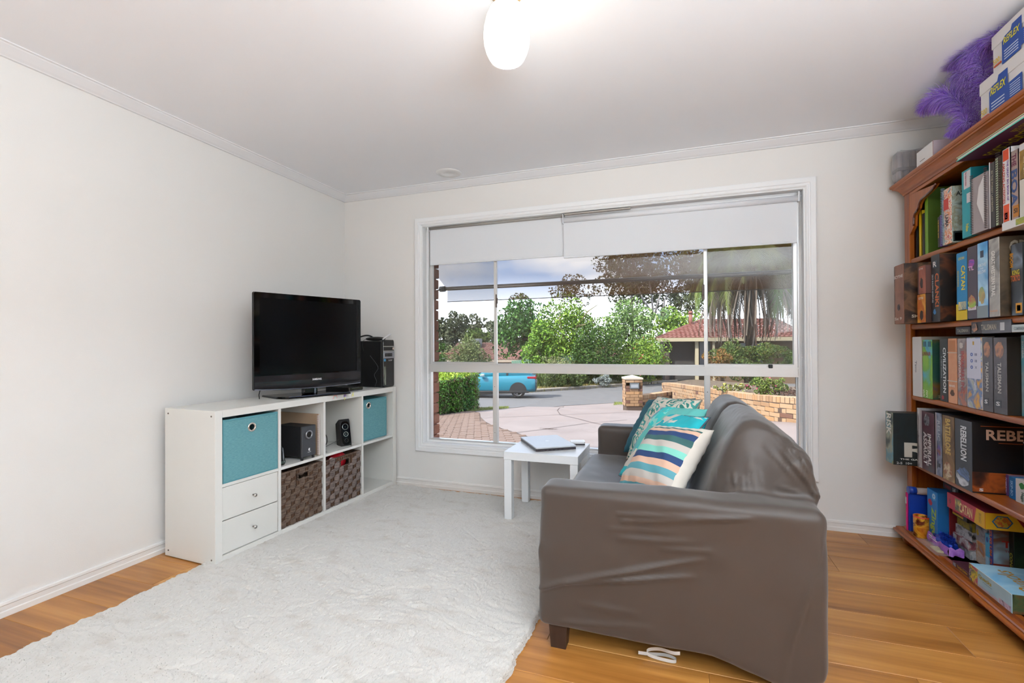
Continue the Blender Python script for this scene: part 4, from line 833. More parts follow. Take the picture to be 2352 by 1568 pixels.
# ------------------------------------------------------------------ boxes and books
PRN={}
def ink(h): return mat('ink_'+h,h,.45)
def box_item(name,label,cat,group,x0,x1,ya,yb,z0,z1,spine,cover,side=None,lid=None,texts=(),panels=(),c=.0012,pages=None):
    """ya = edge nearer the window, yb = edge nearer the viewer; spine faces the room, cover faces the viewer"""
    t=thing(name,label,cat,((x0+x1)/2,(ya+yb)/2,z0),0,group); side=side or cover
    if lid:      # lid over a tray: a seam runs round the box
        MB().box((x0+.0,yb,z0),(x1,ya-(ya-yb)*lid,z1),c=c,mis={'-x':0,'-y':1,'+y':2,'+z':2,'-z':2,'+x':2}).build('lid',[spine,cover,side],t)
        MB().box((x0+.0015,ya-(ya-yb)*lid,z0+.0015),(x1-.0015,ya,z1-.0015),c=c,mis={'-x':0,'-y':1,'+y':2,'+z':2,'-z':2,'+x':2}).build('tray',[side,cover,side],t)
    elif pages:
        th=min(.0025,(ya-yb)*.18)
        b=MB().box((x0,yb,z0),(x1,yb+th,z1),mis={'-x':0,'-y':1,'+y':1,'+z':1,'-z':1,'+x':1}).box((x0,ya-th,z0),(x1,ya,z1),mis={'-x':0,'-y':1,'+y':1,'+z':1,'-z':1,'+x':1}).box((x0,yb,z0),(x0+.002,ya,z1),mis={'-x':0,'-y':1,'+y':1,'+z':1,'-z':1,'+x':1}); b.build('cover',[spine,cover],t)
        MB().box((x0+.002,yb+th,z0+.002),(x1-.003,ya-th,z1-.003)).build('pages',mat('page_white','#d9cfc2',.8),t)
    else:
        MB().box((x0,yb,z0),(x1,ya,z1),c=c,mis={'-x':0,'-y':1,'+y':2,'+z':2,'-z':2,'+x':2}).build('body',[spine,cover,side],t)
    W_=ya-yb; Hh=z1-z0; D=x1-x0
    for p_ in panels:      # (face, u0,u1,v0,v1, material)
        f,u0,u1,v0,v1,m=p_
        if f=='b':
            rb=np.random.default_rng(int((u0+v0)*1e4)); cy0,cz0=ya-W_*(u0+u1)/2,z0+Hh*(v0+v1)/2; ry,rz=W_*(u1-u0)/2,Hh*(v1-v0)/2; q=18; rr0=1-.28*rb.random(q)
            MB().add([(x0-.0007,cy0,cz0)]+[(x0-.0007,cy0+ry*rr0[i]*math.cos(2*PI*i/q),cz0+rz*rr0[i]*math.sin(2*PI*i/q)) for i in range(q)],[(0,1+i,1+(i+1)%q) for i in range(q)]).build('printed_picture',m,t)
        elif f=='s': MB().box((x0-.0006,ya-W_*u0,z0+Hh*v0),(x0+.0004,ya-W_*u1,z0+Hh*v1)).build('printed_panel',m,t)
        else: MB().box((x0+D*u0,yb-.0006,z0+Hh*v0),(x0+D*u1,yb+.0004,z0+Hh*v1)).build('printed_panel',m,t)
    for q in texts:        # (face/orientation, text, u, v, length, height, colour)
        o,s,u,v,L,h,cc=q; m=ink(cc)
        if o=='sv': letters(s,(x0-.0010,ya-W_*u,z0+Hh*v),(0,0,-1),(0,-1,0),L*Hh,h*W_,m,t,bold=.028)
        elif o=='su': letters(s,(x0-.0010,ya-W_*u,z0+Hh*v),(0,0,1),(0,1,0),L*Hh,h*W_,m,t,bold=.028)
        elif o=='sh': letters(s,(x0-.0010,ya-W_*u,z0+Hh*v),(0,-1,0),(0,0,1),L*W_,h*Hh,m,t,bold=.028)
        elif o=='ch': letters(s,(x0+D*u,yb-.0010,z0+Hh*v),(1,0,0),(0,0,1),L*D,h*Hh,m,t,bold=.028)
    return t
LAST={}
def row(shelf,Z,X0,X1,Yt,Yb,xf,name,label,cat,spine,cover,depth=.29,fixh=None,z0=None,gap=0,**k):
    zs=(SZ[shelf]+.0005) if z0 is None else z0
    u0,v=Z(X0,Yb); u1,_=Z(X1,Yb); _,vt=Z(X0,Yt)
    ya=at(u0,v,0,xf)[1]; yb=at(u1,v,0,xf)[1]; zt=at(u0,vt,0,xf)[2]
    kx_='L%s'%shelf
    if z0 is None:
        if kx_ in LAST and ya>LAST[kx_]-.0015: ya=LAST[kx_]-.0015
        ya=min(ya,BYL-.064 if xf>BX-.02 else BYL-.03); yb=min(yb,ya-.006); LAST[kx_]=yb
    if fixh: zt=zs+fixh
    xb=min(xf+depth,BD-.016)
    groups={0:'books and boxes on the top shelf',1:'boxes on the second shelf',2:'boxes on the middle shelf',3:'boxes on the fourth shelf',4:'games on the bottom shelf'}
    return box_item(name,label,cat,k.pop('group',groups[shelf]),xf,xb,ya,yb,zs,zt,spine,cover,**k)
P=lambda n,h,r=.5: mat('print_'+n,h,r)
blackp=P('black','#151315'); whitep=P('white','#d9d6d6'); greyp=P('grey','#5d5a60')
# --- top shelf
t=row(0,z5,262,283,790,1010,3.888,'notebook','thin black spiral notebook at the far left of the top shelf','notebook',blackp,blackp,.20)
row(0,z5,298,318,670,1000,3.884,'book','bright yellow slim book at the left of the top shelf','book',P('yellow','#d9b407'),P('yellow','#d9b407'),.22,pages=True)
row(0,z5,320,338,690,950,3.886,'notebook','slim black notebook between the yellow book and the green folder','notebook',blackp,blackp,.2)
t=row(0,z5,343,365,505,985,3.884,'ring_binder','tall lime green and olive ring binder on the top shelf','binder',P('lime','#6f9a22'),mat('olive_card','#4c6a1c',.6),.28)
row(0,z5,438,452,715,945,3.846,'book','thin black book with yellow lettering between binder and patterned box','book',P('black2','#1c1a10'),blackp,.2,texts=[('sv','THE MOVIE QUIZ',.5,.6,.6,.55,'#c8a020')],pages=None)
row(0,z5,453,469,700,945,3.846,'book','thin purple book right beside the patterned spiral box','book',P('purple','#4b2f74'),P('purple','#4b2f74'),.2)
t=row(0,z5,470,543,520,935,3.846,'game_box','white box with red and orange blossom pattern and coil edge on the top shelf','box',art('blossom',['#d9d4d0','#c83a22','#e8ddd0','#e07a20','#d8d5d2','#2d6a78'],38,2,rough=.5),art('azul_cover',['#9fb4b4','#8a8a72','#a9b8b2','#5d6a60'],25,6),.28,lid=.25,
  panels=[('s',.22,.70,.62,.82,P('red_panel','#c9382a')),('c',0.02,.98,.02,.20,P('green_black','#14231f')),('c',.04,.30,.03,.17,P('tile_white','#c8cbc4'))],texts=[('sv','LAMA',.55,.42,.22,.34,'#2a2a30'),('ch','AZUL',.17,.86,.22,.08,'#2a2f2d')])
b=MB()
sp=t; ox=Vector(ORG[t.name])
for k in range(34):
    zz=1.585+k*.0077; b.tube([(3.8455+.0075*math.cos(a),ox.y+.030+.006*math.sin(a),zz) for a in np.linspace(0,2*PI,8)[:-1]],.0011,4,closed=True)
b.build('coil',mat('coil_blue','#8fa6c4',.4),t)
row(0,z5,622,690,375,880,3.850,'card_folder','turquoise card folder with a white label and a yellow oval on the top shelf','folder',P('turq','#1d9aa6'),P('turqd','#0d6e78'),.27,
  panels=[('s',.25,.95,.72,.97,P('label_white','#d5d0d2')),('s',.55,.98,.50,.64,P('label_white','#d5d0d2'))],texts=[('sv','Plain dividers for binders',.5,.86,.20,.18,'#b0405a'),('sv','Pelikan',.6,.14,.11,.3,'#d8c81a')])
t=row(0,z5,692,812,430,850,3.845,'spiral_notebook','mauve grey double spiral notebook with a folded page on the top shelf','notebook',mat('notebook_grey','#a79c9c',.6),P('mauve_dark','#7a7072'),.15)
b=MB(); ox=ORG[t.name]; yA=at(*z5(700,850),0,3.845)[1]; yB=at(*z5(806,850),0,3.845)[1]
for yy in (yA,yB):
    b=MB()
    for k in range(34): zz=1.580+k*.0073; b.tube([(3.843+.0055*math.cos(a),yy+.0055*math.sin(a),zz) for a in np.linspace(0,2*PI,8)[:-1]],.0011,4,closed=True)
    b.build('coil',mat('coil_dark','#5a4a4a',.35,metal=.5),t)
b=MB().add([(3.8435,yB+.010,1.80),(3.838,yB+.036,1.755),(3.836,yB+.046,1.69),(3.8435,yB+.012,1.595),(3.8425,yB+.008,1.69)],[(0,1,4),(1,2,4),(2,3,4)]); b.build('folded_page',mat('page_clear','#cfc8c6',.4),t)
row(0,z5,814,832,310,810,3.850,'book','narrow white and crimson spine beside the mauve spiral notebook','book',P('white','#d9d6d6'),P('crimson','#8d1f38'),.22)
row(0,z5,833,868,310,805,3.850,'book','dark spiral bound book with grey lettering on the top shelf','book',P('char','#3a3536'),blackp,.22,texts=[('sv','IN THE FOREST LABYRINTH',.5,.56,.62,.4,'#a59c86')])
t=row(0,z5,872,922,270,790,3.850,'spiral_book','dark brown spiral bound book with a pale green page edge','book',P('umber','#3b2a12'),P('umber','#3b2a12'),.22,panels=[('s',.12,.45,0.01,.99,P('pale_green','#b9c6a4'))])
b=MB(); ox=ORG[t.name]
for k in range(30): zz=1.585+k*.0093; b.tube([(3.848+.006*math.cos(a),ox[1]-.002+.010*math.sin(a),zz) for a in np.linspace(0,2*PI,8)[:-1]],.0013,4,closed=True)
b.build('coil',mat('coil_dark','#5a4a4a',.35,metal=.5),t)
row(0,z5,926,988,215,765,3.848,'book','thick white activity book with two orange blocks on its spine','book',P('white2','#e2dcdc'),P('white2','#e2dcdc'),.23,pages=True,
  panels=[('s',.12,.80,.01,.24,P('orange','#dd4a14')),('s',.12,.80,.84,.99,P('orange','#dd4a14')),('s',.26,.62,.04,.13,P('white2','#e2dcdc'))],texts=[('sv','AMAZING ACTIVITIES',.22,.54,.56,.30,'#c2402a'),('sv','THE GREAT BIG BOOK OF',.70,.56,.55,.24,'#6a3f9a'),('sh','C',.44,.085,.2,.045,'#a03050')])
row(0,z5,992,1048,225,740,3.848,'book','thick beige book with chunky purple and blue capitals on its spine','book',P('beige','#a98f86'),P('beige','#a98f86'),.23,pages=True,texts=[('sv','THE',.45,.86,.18,.62,'#6e1f45'),('sv','BOA',.45,.46,.52,.86,'#16407a'),('sh','SI',.6,.12,.5,.07,'#2a1a10')],panels=[('s',.25,1,.03,.20,P('amber','#b8741c'))])
row(0,z5,1052,1120,440,720,3.846,'box','plain off-white box standing on the right of the top shelf','box',P('offwhite','#cbc3b8'),P('offwhite','#cbc3b8'),.24)
z_=1.572+.160
row(0,z5,1052,1120,170,440,3.852,'book','golden brown book with a small barcode label above the off-white box','book',art('gold',['#7a5a1e','#a8822f','#5b4a22'],14,3),P('umber','#3b2a12'),.22,z0=at(*z5(1052,440),0,3.852)[2]+.002,panels=[('s',.05,.55,.80,.98,P('label_white','#d5d0d2'))],texts=[('sv','Lady fingers',.6,.35,.5,.3,'#d0c8a8')])
# large purple annual lying across the tops of the books
za=1.893; t=thing('large_flat_book','large purple book with a mint edge lying flat across the top shelf books','book',(3.95,-.80,za),0)
pA=at(*z5(575,375),2,za); 
bx0=3.800; ya_=at(*z5(578,378),0,bx0)[1]
MB().box((bx0,ya_,za),(bx0+.30,ya_-.46,za+.004),mis={'-x':1}).build('lower_cover',[P('plum','#4c1536'),P('mintedge','#4fd0b6')],t); MB().box((bx0+.003,ya_-.003,za+.004),(bx0+.298,ya_-.458,za+.014)).build('pages',mat('page_white','#d9cfc2',.8),t); MB().box((bx0,ya_,za+.014),(bx0+.30,ya_-.46,za+.017),mis={'-x':1}).build('upper_cover',[P('plum','#4c1536'),P('cream_edge','#cfd8a8')],t)
letters('FOOT-LOOT',(bx0+.085,ya_-.17,za-.0008),(0,-1,0),(-1,0,0),.24,.045,ink('#b9a315'),t,bold=.02); letters('BEST OF THE YEAR\nGAMES AND PUZZLES',(bx0+.05,ya_-.36,za-.0008),(0,-1,0),(-1,0,0),.16,.05,ink('#b9a315'),t)
# --- second shelf
sky_art=art('sky_blue',['#2f78b8','#5aa5d8','#a9cfe6','#4c8ec4'],5,1)
row(1,z5,110,185,1085,1505,3.760,'game_box','brown sepia game box sticking out furthest at the left of the second shelf','box',art('scythe_s',['#80503c','#8d5c46','#6c4232'],8,2),art('scythe_c',['#1d1512','#3b281c','#6a4a30','#2a1f18'],12,9),.30,lid=.12,
  texts=[('sh','SCYTHE',.5,.80,.85,.05,'#d8cfc6'),('sh','5x 9',.45,.09,.7,.05,'#cfc4b8'),('ch','SM',.155,.12,.10,.05,'#c9bda8')],panels=[('b',.35,.65,.22,.34,P('horse','#35221c'))])
sx=3.800; sb=SZ[1]+.0005; h2=.140
row(1,z5,285,345,1315,1500,sx,'game_box','small orange box below the small red-brown one on the second shelf','box',art('orange_s',['#c8741a','#b85a10','#dfa030','#c86e18'],10,4),P('brown_c','#3a2218'),.2,fixh=h2,texts=[('sh','SCYTHE',.5,.86,.6,.08,'#e8dccb')],panels=[('b',.3,.8,.08,.45,P('horse','#35221c'))])
ya=ORG['game_box.001'][1] if 'game_box.001' in ORG else -.3
row(1,z5,285,345,1125,1310,sx,'game_box','small red-brown box resting on the orange one on the second shelf','box',art('redbrown_s',['#8d4a35','#a8604a','#7a3a28'],8,5),P('brown_c2','#5a3a34'),.2,z0=sb+h2+.001,fixh=.138,texts=[('sh','SCYTHE',.5,.90,.5,.06,'#e0d0c4')],panels=[('b',.35,.75,.15,.60,P('horse','#35221c'))],lid=.2)
row(1,z5,378,455,1010,1490,3.822,'game_box','black game box with orange block capitals down its spine on the second shelf','box',P('coal','#262629'),art('clank_c',['#0a0807','#15100c','#1d140e','#5a2f14','#0a0807'],9,3),.30,lid=.1,
  texts=[('sv','CLANK!',.72,.47,.50,.42,'#c8622a'),('sv','DECK BUILDING ADVENTURE',.24,.50,.42,.16,'#c9cfd6'),('sh','R',.5,.86,.4,.08,'#d8d0cc')],panels=[('s',.25,.72,.80,.91,P('badge_dk','#3c4450')),('b',.25,.60,.10,.20,P('badge_b','#4078a8')),('c',.0,1,.985,1,P('goldline','#5a3a1c'))])
row(1,z5,578,660,990,1480,3.850,'game_box','sky blue box with a yellow foot and yellow capitals on the second shelf','box',P('catan_blue','#1a86bd'),P('catan_blue2','#14688f'),.30,lid=.08,
  panels=[('s',0,1,.0,.15,P('catan_yellow','#d8b80c')),('s',0,.20,.15,.24,P('catan_yellow','#d8b80c')),('s',.22,.92,.14,.27,art('sunset',['#1d6f94','#e9d79a','#1f5a70'],20,2))],texts=[('sv','CATAN',.68,.62,.36,.36,'#e8cf3a'),('sh','CATAN',.52,.91,.55,.04,'#d8c860'),('sv','SEAFARERS',.22,.62,.24,.15,'#b8a030')])
row(1,z5,660,735,945,1465,3.832,'game_box','dark plum box with a pink arrow above a green planet on the second shelf','box',P('plumgrey','#443b48'),P('maroon','#4a1420'),.30,lid=.1,
  panels=[('b',.05,.95,.12,.34,art('planet',['#6aa05a','#9fb83a','#b05a48','#5d8f78'],18,3)),('b',.15,.8,.70,.84,art('pinkarrow',['#b03a94','#6a3aa8','#c84aa0'],25,4)),('s',.10,.90,.12,.175,P('label_white','#d5d0d2'))],texts=[('sh','TL',.45,.70,.55,.06,'#e0a8cc'),('sh','ESCAPE',.5,.147,.6,.025,'#c890b0')])
row(1,z5,735,815,915,1455,3.828,'game_box','light blue box with a rocky island and white capitals on the second shelf','box',sky_art,P('indigo_c','#2a2f60'),.30,lid=.06,
  panels=[('b',.12,.82,.18,.42,art('rock',['#8a7a52','#b09a60','#5a9a6a'],14,6)),('s',0,1,0,.16,P('stone_g','#7d8a90')),('s',.35,.65,.80,.89,P('navyflag','#24324a'))],texts=[('sh','ABOVE',.5,.70,.75,.045,'#d8e4ee'),('sh','AND',.5,.655,.3,.02,'#d8e4ee'),('sh','BELOW',.5,.61,.75,.045,'#d8e4ee')])
row(1,z5,820,903,885,1448,3.826,'game_box','grey misty game box with tall white capitals on the second shelf','box',art('gwt_s',['#8c8884','#a5a19c','#6c6a68','#9aa4aa'],9,7),art('gwt_c',['#1b1612','#3a3024','#5a4c3a','#2a241c'],7,8),.30,lid=.06,
  texts=[('sv','GREAT WESTERN TRAIL',.48,.55,.58,.34,'#e2ded8'),('ch','GREAT',.30,.86,.40,.17,'#a39a88'),('sh','***',.5,.06,.7,.06,'#c09070')])
row(1,z5,985,1075,925,1435,3.85,'game_box','black box with yellow and orange curved capitals at the right of the second shelf','box',art('king_s',['#1b1d24','#2c3038','#6a7684','#1a1a20'],7,9),P('black3','#101012'),.28,lid=.1,
  panels=[('s',.45,.95,.03,.17,P('amber2','#c88a14')),('s',.55,.85,.06,.14,P('black3','#101012'))],texts=[('sh','KING',.5,.60,.6,.07,'#c9b81a'),('sh','TOKYO',.45,.52,.8,.09,'#c8601c'),('sv','BOOM',.15,.78,.20,.3,'#c8881c')])
row(1,z5,1077,1150,870,1430,3.86,'game_box','teal game box at the right edge of the second shelf','box',art('teal_s',['#3a6a60','#4f8074','#2e564f'],10,4),P('teal_c','#2c554d'),.28)
row(1,z5,920,1120,810,895,3.822,'game_box','white flat box with green landscape print lying over the games','box',whitep,whitep,.25,z0=SZ[1]+.319,fixh=.030,panels=[('s',.55,.92,.15,.9,art('landsc',['#6a8a3a','#a8a03a','#7a9a5a'],15,5))])
# --- middle shelf
row(2,z6,228,258,205,625,3.874,'book','thin violet rulebook with pale lettering at the left of the middle shelf','book',art('violet_s',['#3a2a78','#4a3488','#2a2058','#6a5a50'],8,1),P('violet_c','#2c2060'),.26,texts=[('sv','MYSTERY OF THE DEEP',.5,.55,.55,.5,'#b8b0c8')])
row(2,z6,258,330,183,640,3.856,'game_box','plain white box near the left of the middle shelf','box',whitep,P('offwhite','#cbc3b8'),.30,lid=.1,texts=[('sv','Tavo',.45,.50,.20,.2,'#8a8890')])
row(2,z6,332,415,205,655,3.858,'game_box','green and sky blue cartoon landscape box on the middle shelf','box',art('unfair',['#3f8fb0','#5ab0c0','#6aa83a','#8ab83a','#4a8a3a'],9,2),art('unfair_c',['#123440','#1f4a3a','#6a4a1a','#20304a'],7,3),.29,lid=.08,
  texts=[('sh','UNFAIR',.5,.76,.80,.07,'#8a4034'),('sh','5 2\n3 2',.35,.08,.5,.12,'#d8e0c0'),('ch','SM',.12,.05,.08,.05,'#b0a880')],panels=[('s',.15,.45,.88,.97,P('badge_t','#2c6a80')),('s',.62,.92,.88,.97,P('badge_t','#2c6a80'))])
row(2,z6,472,536,198,680,3.870,'game_box','slate black box with wide-spaced white capitals on the middle shelf','box',P('slate','#2c3236'),P('slate2','#20262a'),.29,lid=.1,texts=[('sv','CIVILIZATION',.66,.50,.72,.36,'#e4e6e8'),('sv','A NEW DAWN',.30,.55,.35,.12,'#9aa0a4')],panels=[('b',.25,.6,.02,.10,P('redmark','#a03038'))])
row(2,z6,536,610,195,695,3.867,'game_box','salmon orange box on the middle shelf between slate and grey ones','box',art('mars',['#c8825a','#d89a74','#b87048','#cf8e66'],5,4),P('mars_c','#8a4a2c'),.29,lid=.08,
  panels=[('s',.15,.85,.80,.97,P('mars_lab','#b8784a')),('s',0,1,.335,.35,P('offwhite','#cbc3b8')),('s',0,1,.775,.785,P('offwhite','#cbc3b8')),('b',.25,.75,.10,.22,P('mars_dk','#5a3a28'))],texts=[('sh','MARS',.5,.27,.6,.035,'#e8dcd0')])
row(2,z6,610,685,195,712,3.863,'game_box','dusty grey box with comic figures on the middle shelf','box',art('inv',['#6a6468','#a89a98','#7a7074','#b8705a','#5a6a80'],12,5),P('inv_c','#4a4448'),.29,lid=.08,texts=[('sv','UNIVERSAL',.33,.55,.42,.24,'#cfc8cc'),('sv','INVADERS INC',.62,.50,.62,.34,'#a8444a')],panels=[('b',.25,.7,.84,.95,P('mask','#c8c0bc'))])
row(2,z6,685,803,188,735,3.858,'game_box','wide white box with round blue icons above a colourful print on the middle shelf','box',art('picto',['#8a9ab0','#d8a03a','#5a7aa8','#b8b8c0','#7a9a4a'],16,6),whitep,.29,lid=.05,
  panels=[('s',.04,.96,.42,.985,P('pale_lilac','#c9cadb'))],texts=[('sh','o',.38,.76,.18,.05,'#3a5aa8'),('sh','o',.38,.67,.18,.05,'#3a5aa8'),('sh','o',.38,.58,.18,.05,'#3a5aa8'),('sh','II',.66,.76,.14,.035,'#5a6488'),('sh','III',.66,.67,.14,.035,'#5a6488'),('sh','X',.66,.58,.14,.035,'#5a6488'),('sh','I',.5,.92,.10,.05,'#b8901c'),('sv','Imagine',.6,.34,.16,.2,'#c8c8d8')])
tal=art('talis',['#3b3a42','#4a4850','#54525a','#35343c'],8,7)
for X0,X1,Yb,xf,lb in ((803,890,752,3.859,'dark grey box with an orange dragon swirl, first of two alike on the middle shelf'),(890,1000,768,3.859,'dark grey box with an orange swirl, right of its twin on the middle shelf')):
    row(2,z6,X0,X1,188,Yb,xf,'game_box',lb,'box',tal,P('talc','#1c1710'),.29,lid=.06,panels=[('b',.12,.85,.72,.97,art('dragon',['#7a5a4a','#b07a5a','#4a4850','#8a6a5c'],16,2)),('s',.15,.60,.08,.18,P('talw','#3b4048'))],
        texts=[('sv','TALISMAN',.50,.47,.40,.27,'#b9b6b2'),('sv','THE MAGICAL QUEST GAME',.22,.47,.30,.09,'#8a8890'),('sh','S',.38,.13,.3,.055,'#d8d8dc')])
row(2,z6,1078,1150,170,795,3.900,'game_box','blue-grey box with an aqua picture at the right edge of the middle shelf','box',art('sonar',['#6a7a84','#8aa0a8','#5a9aa8','#7f8c94'],9,8),P('sonar_c','#1d5a5a'),.26,texts=[('sv','SONAR',.5,.82,.22,.3,'#c8d4d8')],lid=.1)
row(2,z6,597,712,125,186,3.870,'game_box','small dark flat box lying left of a longer one on the middle shelf games','box',P('talb','#35343c'),P('talb','#35343c'),.2,z0=SZ[2]+.3195,fixh=.034,texts=[('sh','TALISMAN',.5,.5,.75,.45,'#9a968c')])
row(2,z6,716,1030,95,186,3.862,'game_box','long dark grey flat box lying on top of the middle shelf games','box',art('talf',['#4f4f58','#5c5c66','#46464e'],6,8),P('talb','#35343c'),.2,z0=SZ[2]+.3195,fixh=.052,texts=[('sh','TALISMAN',.48,.5,.38,.45,'#b9b1a0')],panels=[('s',.76,.86,.2,.8,P('talw2','#c8c8cc')),('b',.02,.2,.1,.9,art('dragon',['#7a5a4a','#b07a5a','#4a4850','#8a6a5c'],16,2))],lid=.3)
row(2,z6,1035,1180,110,190,3.840,'game_box','pale grey flat box at the right of the pile above the middle shelf games','box',P('palegrey','#b4bcbc'),P('palegrey','#b4bcbc'),.22,z0=SZ[2]+.3195,fixh=.028,texts=[('sh','COMPENDIUM',.5,.5,.7,.4,'#7a8484')])
# --- fourth shelf
xr_=3.735
row(3,z6,48,107,760,1150,xr_,'game_box','black strategy game box jutting out past the bookcase side on the fourth shelf','box',art('risk_s',['#1c2422','#2c3a38','#9a9a82','#5a8a98','#7a7a4a'],9,2),art('risk_c',['#060808','#0a1413','#0d1d22','#060709'],5,3),.27,lid=.06,
  texts=[('sv','RISK',.5,.76,.42,.62,'#e0dcd2'),('ch','R',.43,.30,.50,.28,'#b5b0a5'),('ch','THE GAME OF CONQUEST',.60,.115,.98,.035,'#c9c6be'),('ch','2-5  10+',.18,.04,.25,.045,'#b5b5b5')])
row(3,z6,268,312,730,1170,3.838,'game_box','pale grey marbled narrow box beside the jutting black box','box',art('marble',['#a8a4a4','#c8c2c0','#7a7474','#b8b4b4'],7,4),P('palegrey2','#9a9494'),.30,lid=.15,texts=[('sv','DESCENT',.5,.45,.3,.3,'#5a5658')])
row(3,z6,314,430,755,1200,3.844,'game_box','maroon and grey battle game box with white slanted capitals on the fourth shelf','box',art('imp',['#3a2430','#5a3640','#4a4a50','#2a1a24'],6,5),P('imp_c','#1a1418'),.30,lid=.06,
  panels=[('s',.0,.10,0,1,P('imp_edge','#b8aeb0')),('b',.25,.75,.74,.98,art('trooper',['#c8c8cc','#5a5a60','#8a8a90','#2a2a30'],20,6))],texts=[('sv','IMPERIAL\nASSAULT',.52,.37,.56,.56,'#e6e0e0')])
row(3,z6,430,490,770,1240,3.850,'game_box','dark slate box with pale serif capitals, third spine right of the jutting box','box',art('relic',['#22262e','#343a46','#8a92a8','#2a2e38'],7,6),P('relic_c','#16181e'),.30,lid=.06,panels=[('s',0,.14,0,1,P('relic_edge','#b8aeb0')),('b',.2,.9,.30,.50,art('relic_f',['#c8c8d8','#5a5ab0','#8a5a50'],18,7)),('s',.45,.75,.14,.20,P('talw','#3b4048'))],texts=[('sv','RELIC',.55,.72,.32,.48,'#b8bcc4')])
row(3,z6,490,588,790,1275,3.850,'game_box','brown fantasy battle box with outlined cream capitals on the fourth shelf','box',art('battle',['#4a3628','#6a5038','#8a6a44','#b89a6a','#3a2a20'],7,7),P('battle_c','#2a2018'),.30,lid=.06,texts=[('sv','BATTLELORE',.52,.68,.55,.42,'#d8b868'),('sv','SECOND EDITION',.22,.68,.3,.12,'#b0a080')],panels=[('b',.1,.9,.02,.30,art('figs',['#c8a878','#8a4a30','#d8c8a8','#5a3a28'],18,8))])
row(3,z6,588,727,815,1325,3.850,'game_box','wide dark slate space battle box with a large black front cover on the fourth shelf','box',art('reb_s',['#2c2f36','#3a3e48','#30343c'],4,8),art('reb_c',['#050508','#0a0a0e','#120c0a','#0a0a0d'],5,9),.30,lid=.05,
  panels=[('b',.05,.95,.02,.32,art('ship',['#7a9ac0','#d8dce4','#3a4a60','#6a8ac8'],12,2)),('c',.0,.98,.02,.30,art('lava',['#140a06','#4a2210','#9a4a18','#1a0c08'],9,5)),('c',.10,.98,.945,.953,P('orange_line','#b0582c')),('c',.30,.98,.715,.722,P('orange_line','#b0582c'))],
  texts=[('sv','REBELLION',.55,.66,.50,.34,'#dfe2e6'),('ch','REBELLION',.66,.83,1.0,.15,'#c8a894'),('ch','S',.10,.05,.05,.04,'#d8d8dc')])
# figures and small boxes standing in front of the next black box
row(3,z6,1045,1160,880,1262,4.02,'game_box','matt black box with one white line standing deep at the right of the fourth shelf','box',P('black3','#101012'),P('black3','#101012'),.17,z0=SZ[3]+.0005,fixh=.285,panels=[('s',.0,1,.78,.80,P('label_white','#d5d0d2'))])
fp=at(*z6(950,1400),2,SZ[3]); t=thing('figurine','small bronze coloured figurine on a round base on the fourth shelf','figurine',(fp[0],fp[1],SZ[3]+.0005)); bz=mat('bronze','#6a5228',.5,metal=.4,bump=(200,.5)); o_=Vector((fp[0],fp[1],SZ[3]+.0005))
b=MB(); b.lathe([(.001,0),(.016,0),(.017,.006),(.010,.010),(.001,.010)],o_,16); b.build('base',bz,t)
b=MB(); b.tube([o_+Vector(q) for q in ((.004,.004,.009),(.003,.003,.030),(0,0,.045),(-.001,-.001,.062),(0,0,.070))],[.004,.006,.010,.008,.004],8); b.tube([o_+Vector(q) for q in ((-.004,-.005,.009),(-.004,-.004,.028),(-.001,-.001,.040))],[.004,.006,.006],8); b.tube([o_+Vector(q) for q in ((0,0,.060),(-.012,.006,.050),(-.018,.004,.036))],[.004,.003,.003],6); b.tube([o_+Vector(q) for q in ((0,0,.060),(-.006,-.014,.052),(-.010,-.018,.066))],[.004,.003,.003],6)
b.lathe([(.0005,.066),(.006,.068),(.007,.075),(.004,.082),(.0005,.084)],o_,10); b.tube([o_+Vector(q) for q in ((-.010,-.018,.03),(-.010,-.018,.088))],.0013,5); b.build('figure',bz,t)
row(3,z6,975,1011,1245,1415,3.962,'small_box','tiny purple card box standing beside the bronze figurine','box',P('vio','#5a3a74'),P('vio2','#8a7a94'),.06,z0=SZ[3]+.0005,fixh=.088,texts=[('sv','DOMINION',.5,.5,.7,.4,'#c8b8d4')])
row(3,z6,1015,1063,1260,1440,3.955,'small_box','tiny bright blue card box between the purple and white ones','box',P('sky2','#1d6aa8'),P('sky3','#2c8ad0'),.08,z0=SZ[3]+.0005,fixh=.088,texts=[('sv','SKIP-BO',.5,.5,.7,.4,'#9ac8e8')])
row(3,z6,1067,1160,1265,1465,3.95,'small_box','small white card box with a green round picture at the fourth shelf edge','box',whitep,whitep,.09,z0=SZ[3]+.0005,fixh=.094,panels=[('b',.30,.85,.60,.92,P('leafgreen','#2f7a3f'))],texts=[('sv','Haggis',.6,.3,.4,.3,'#2f5a4a')])
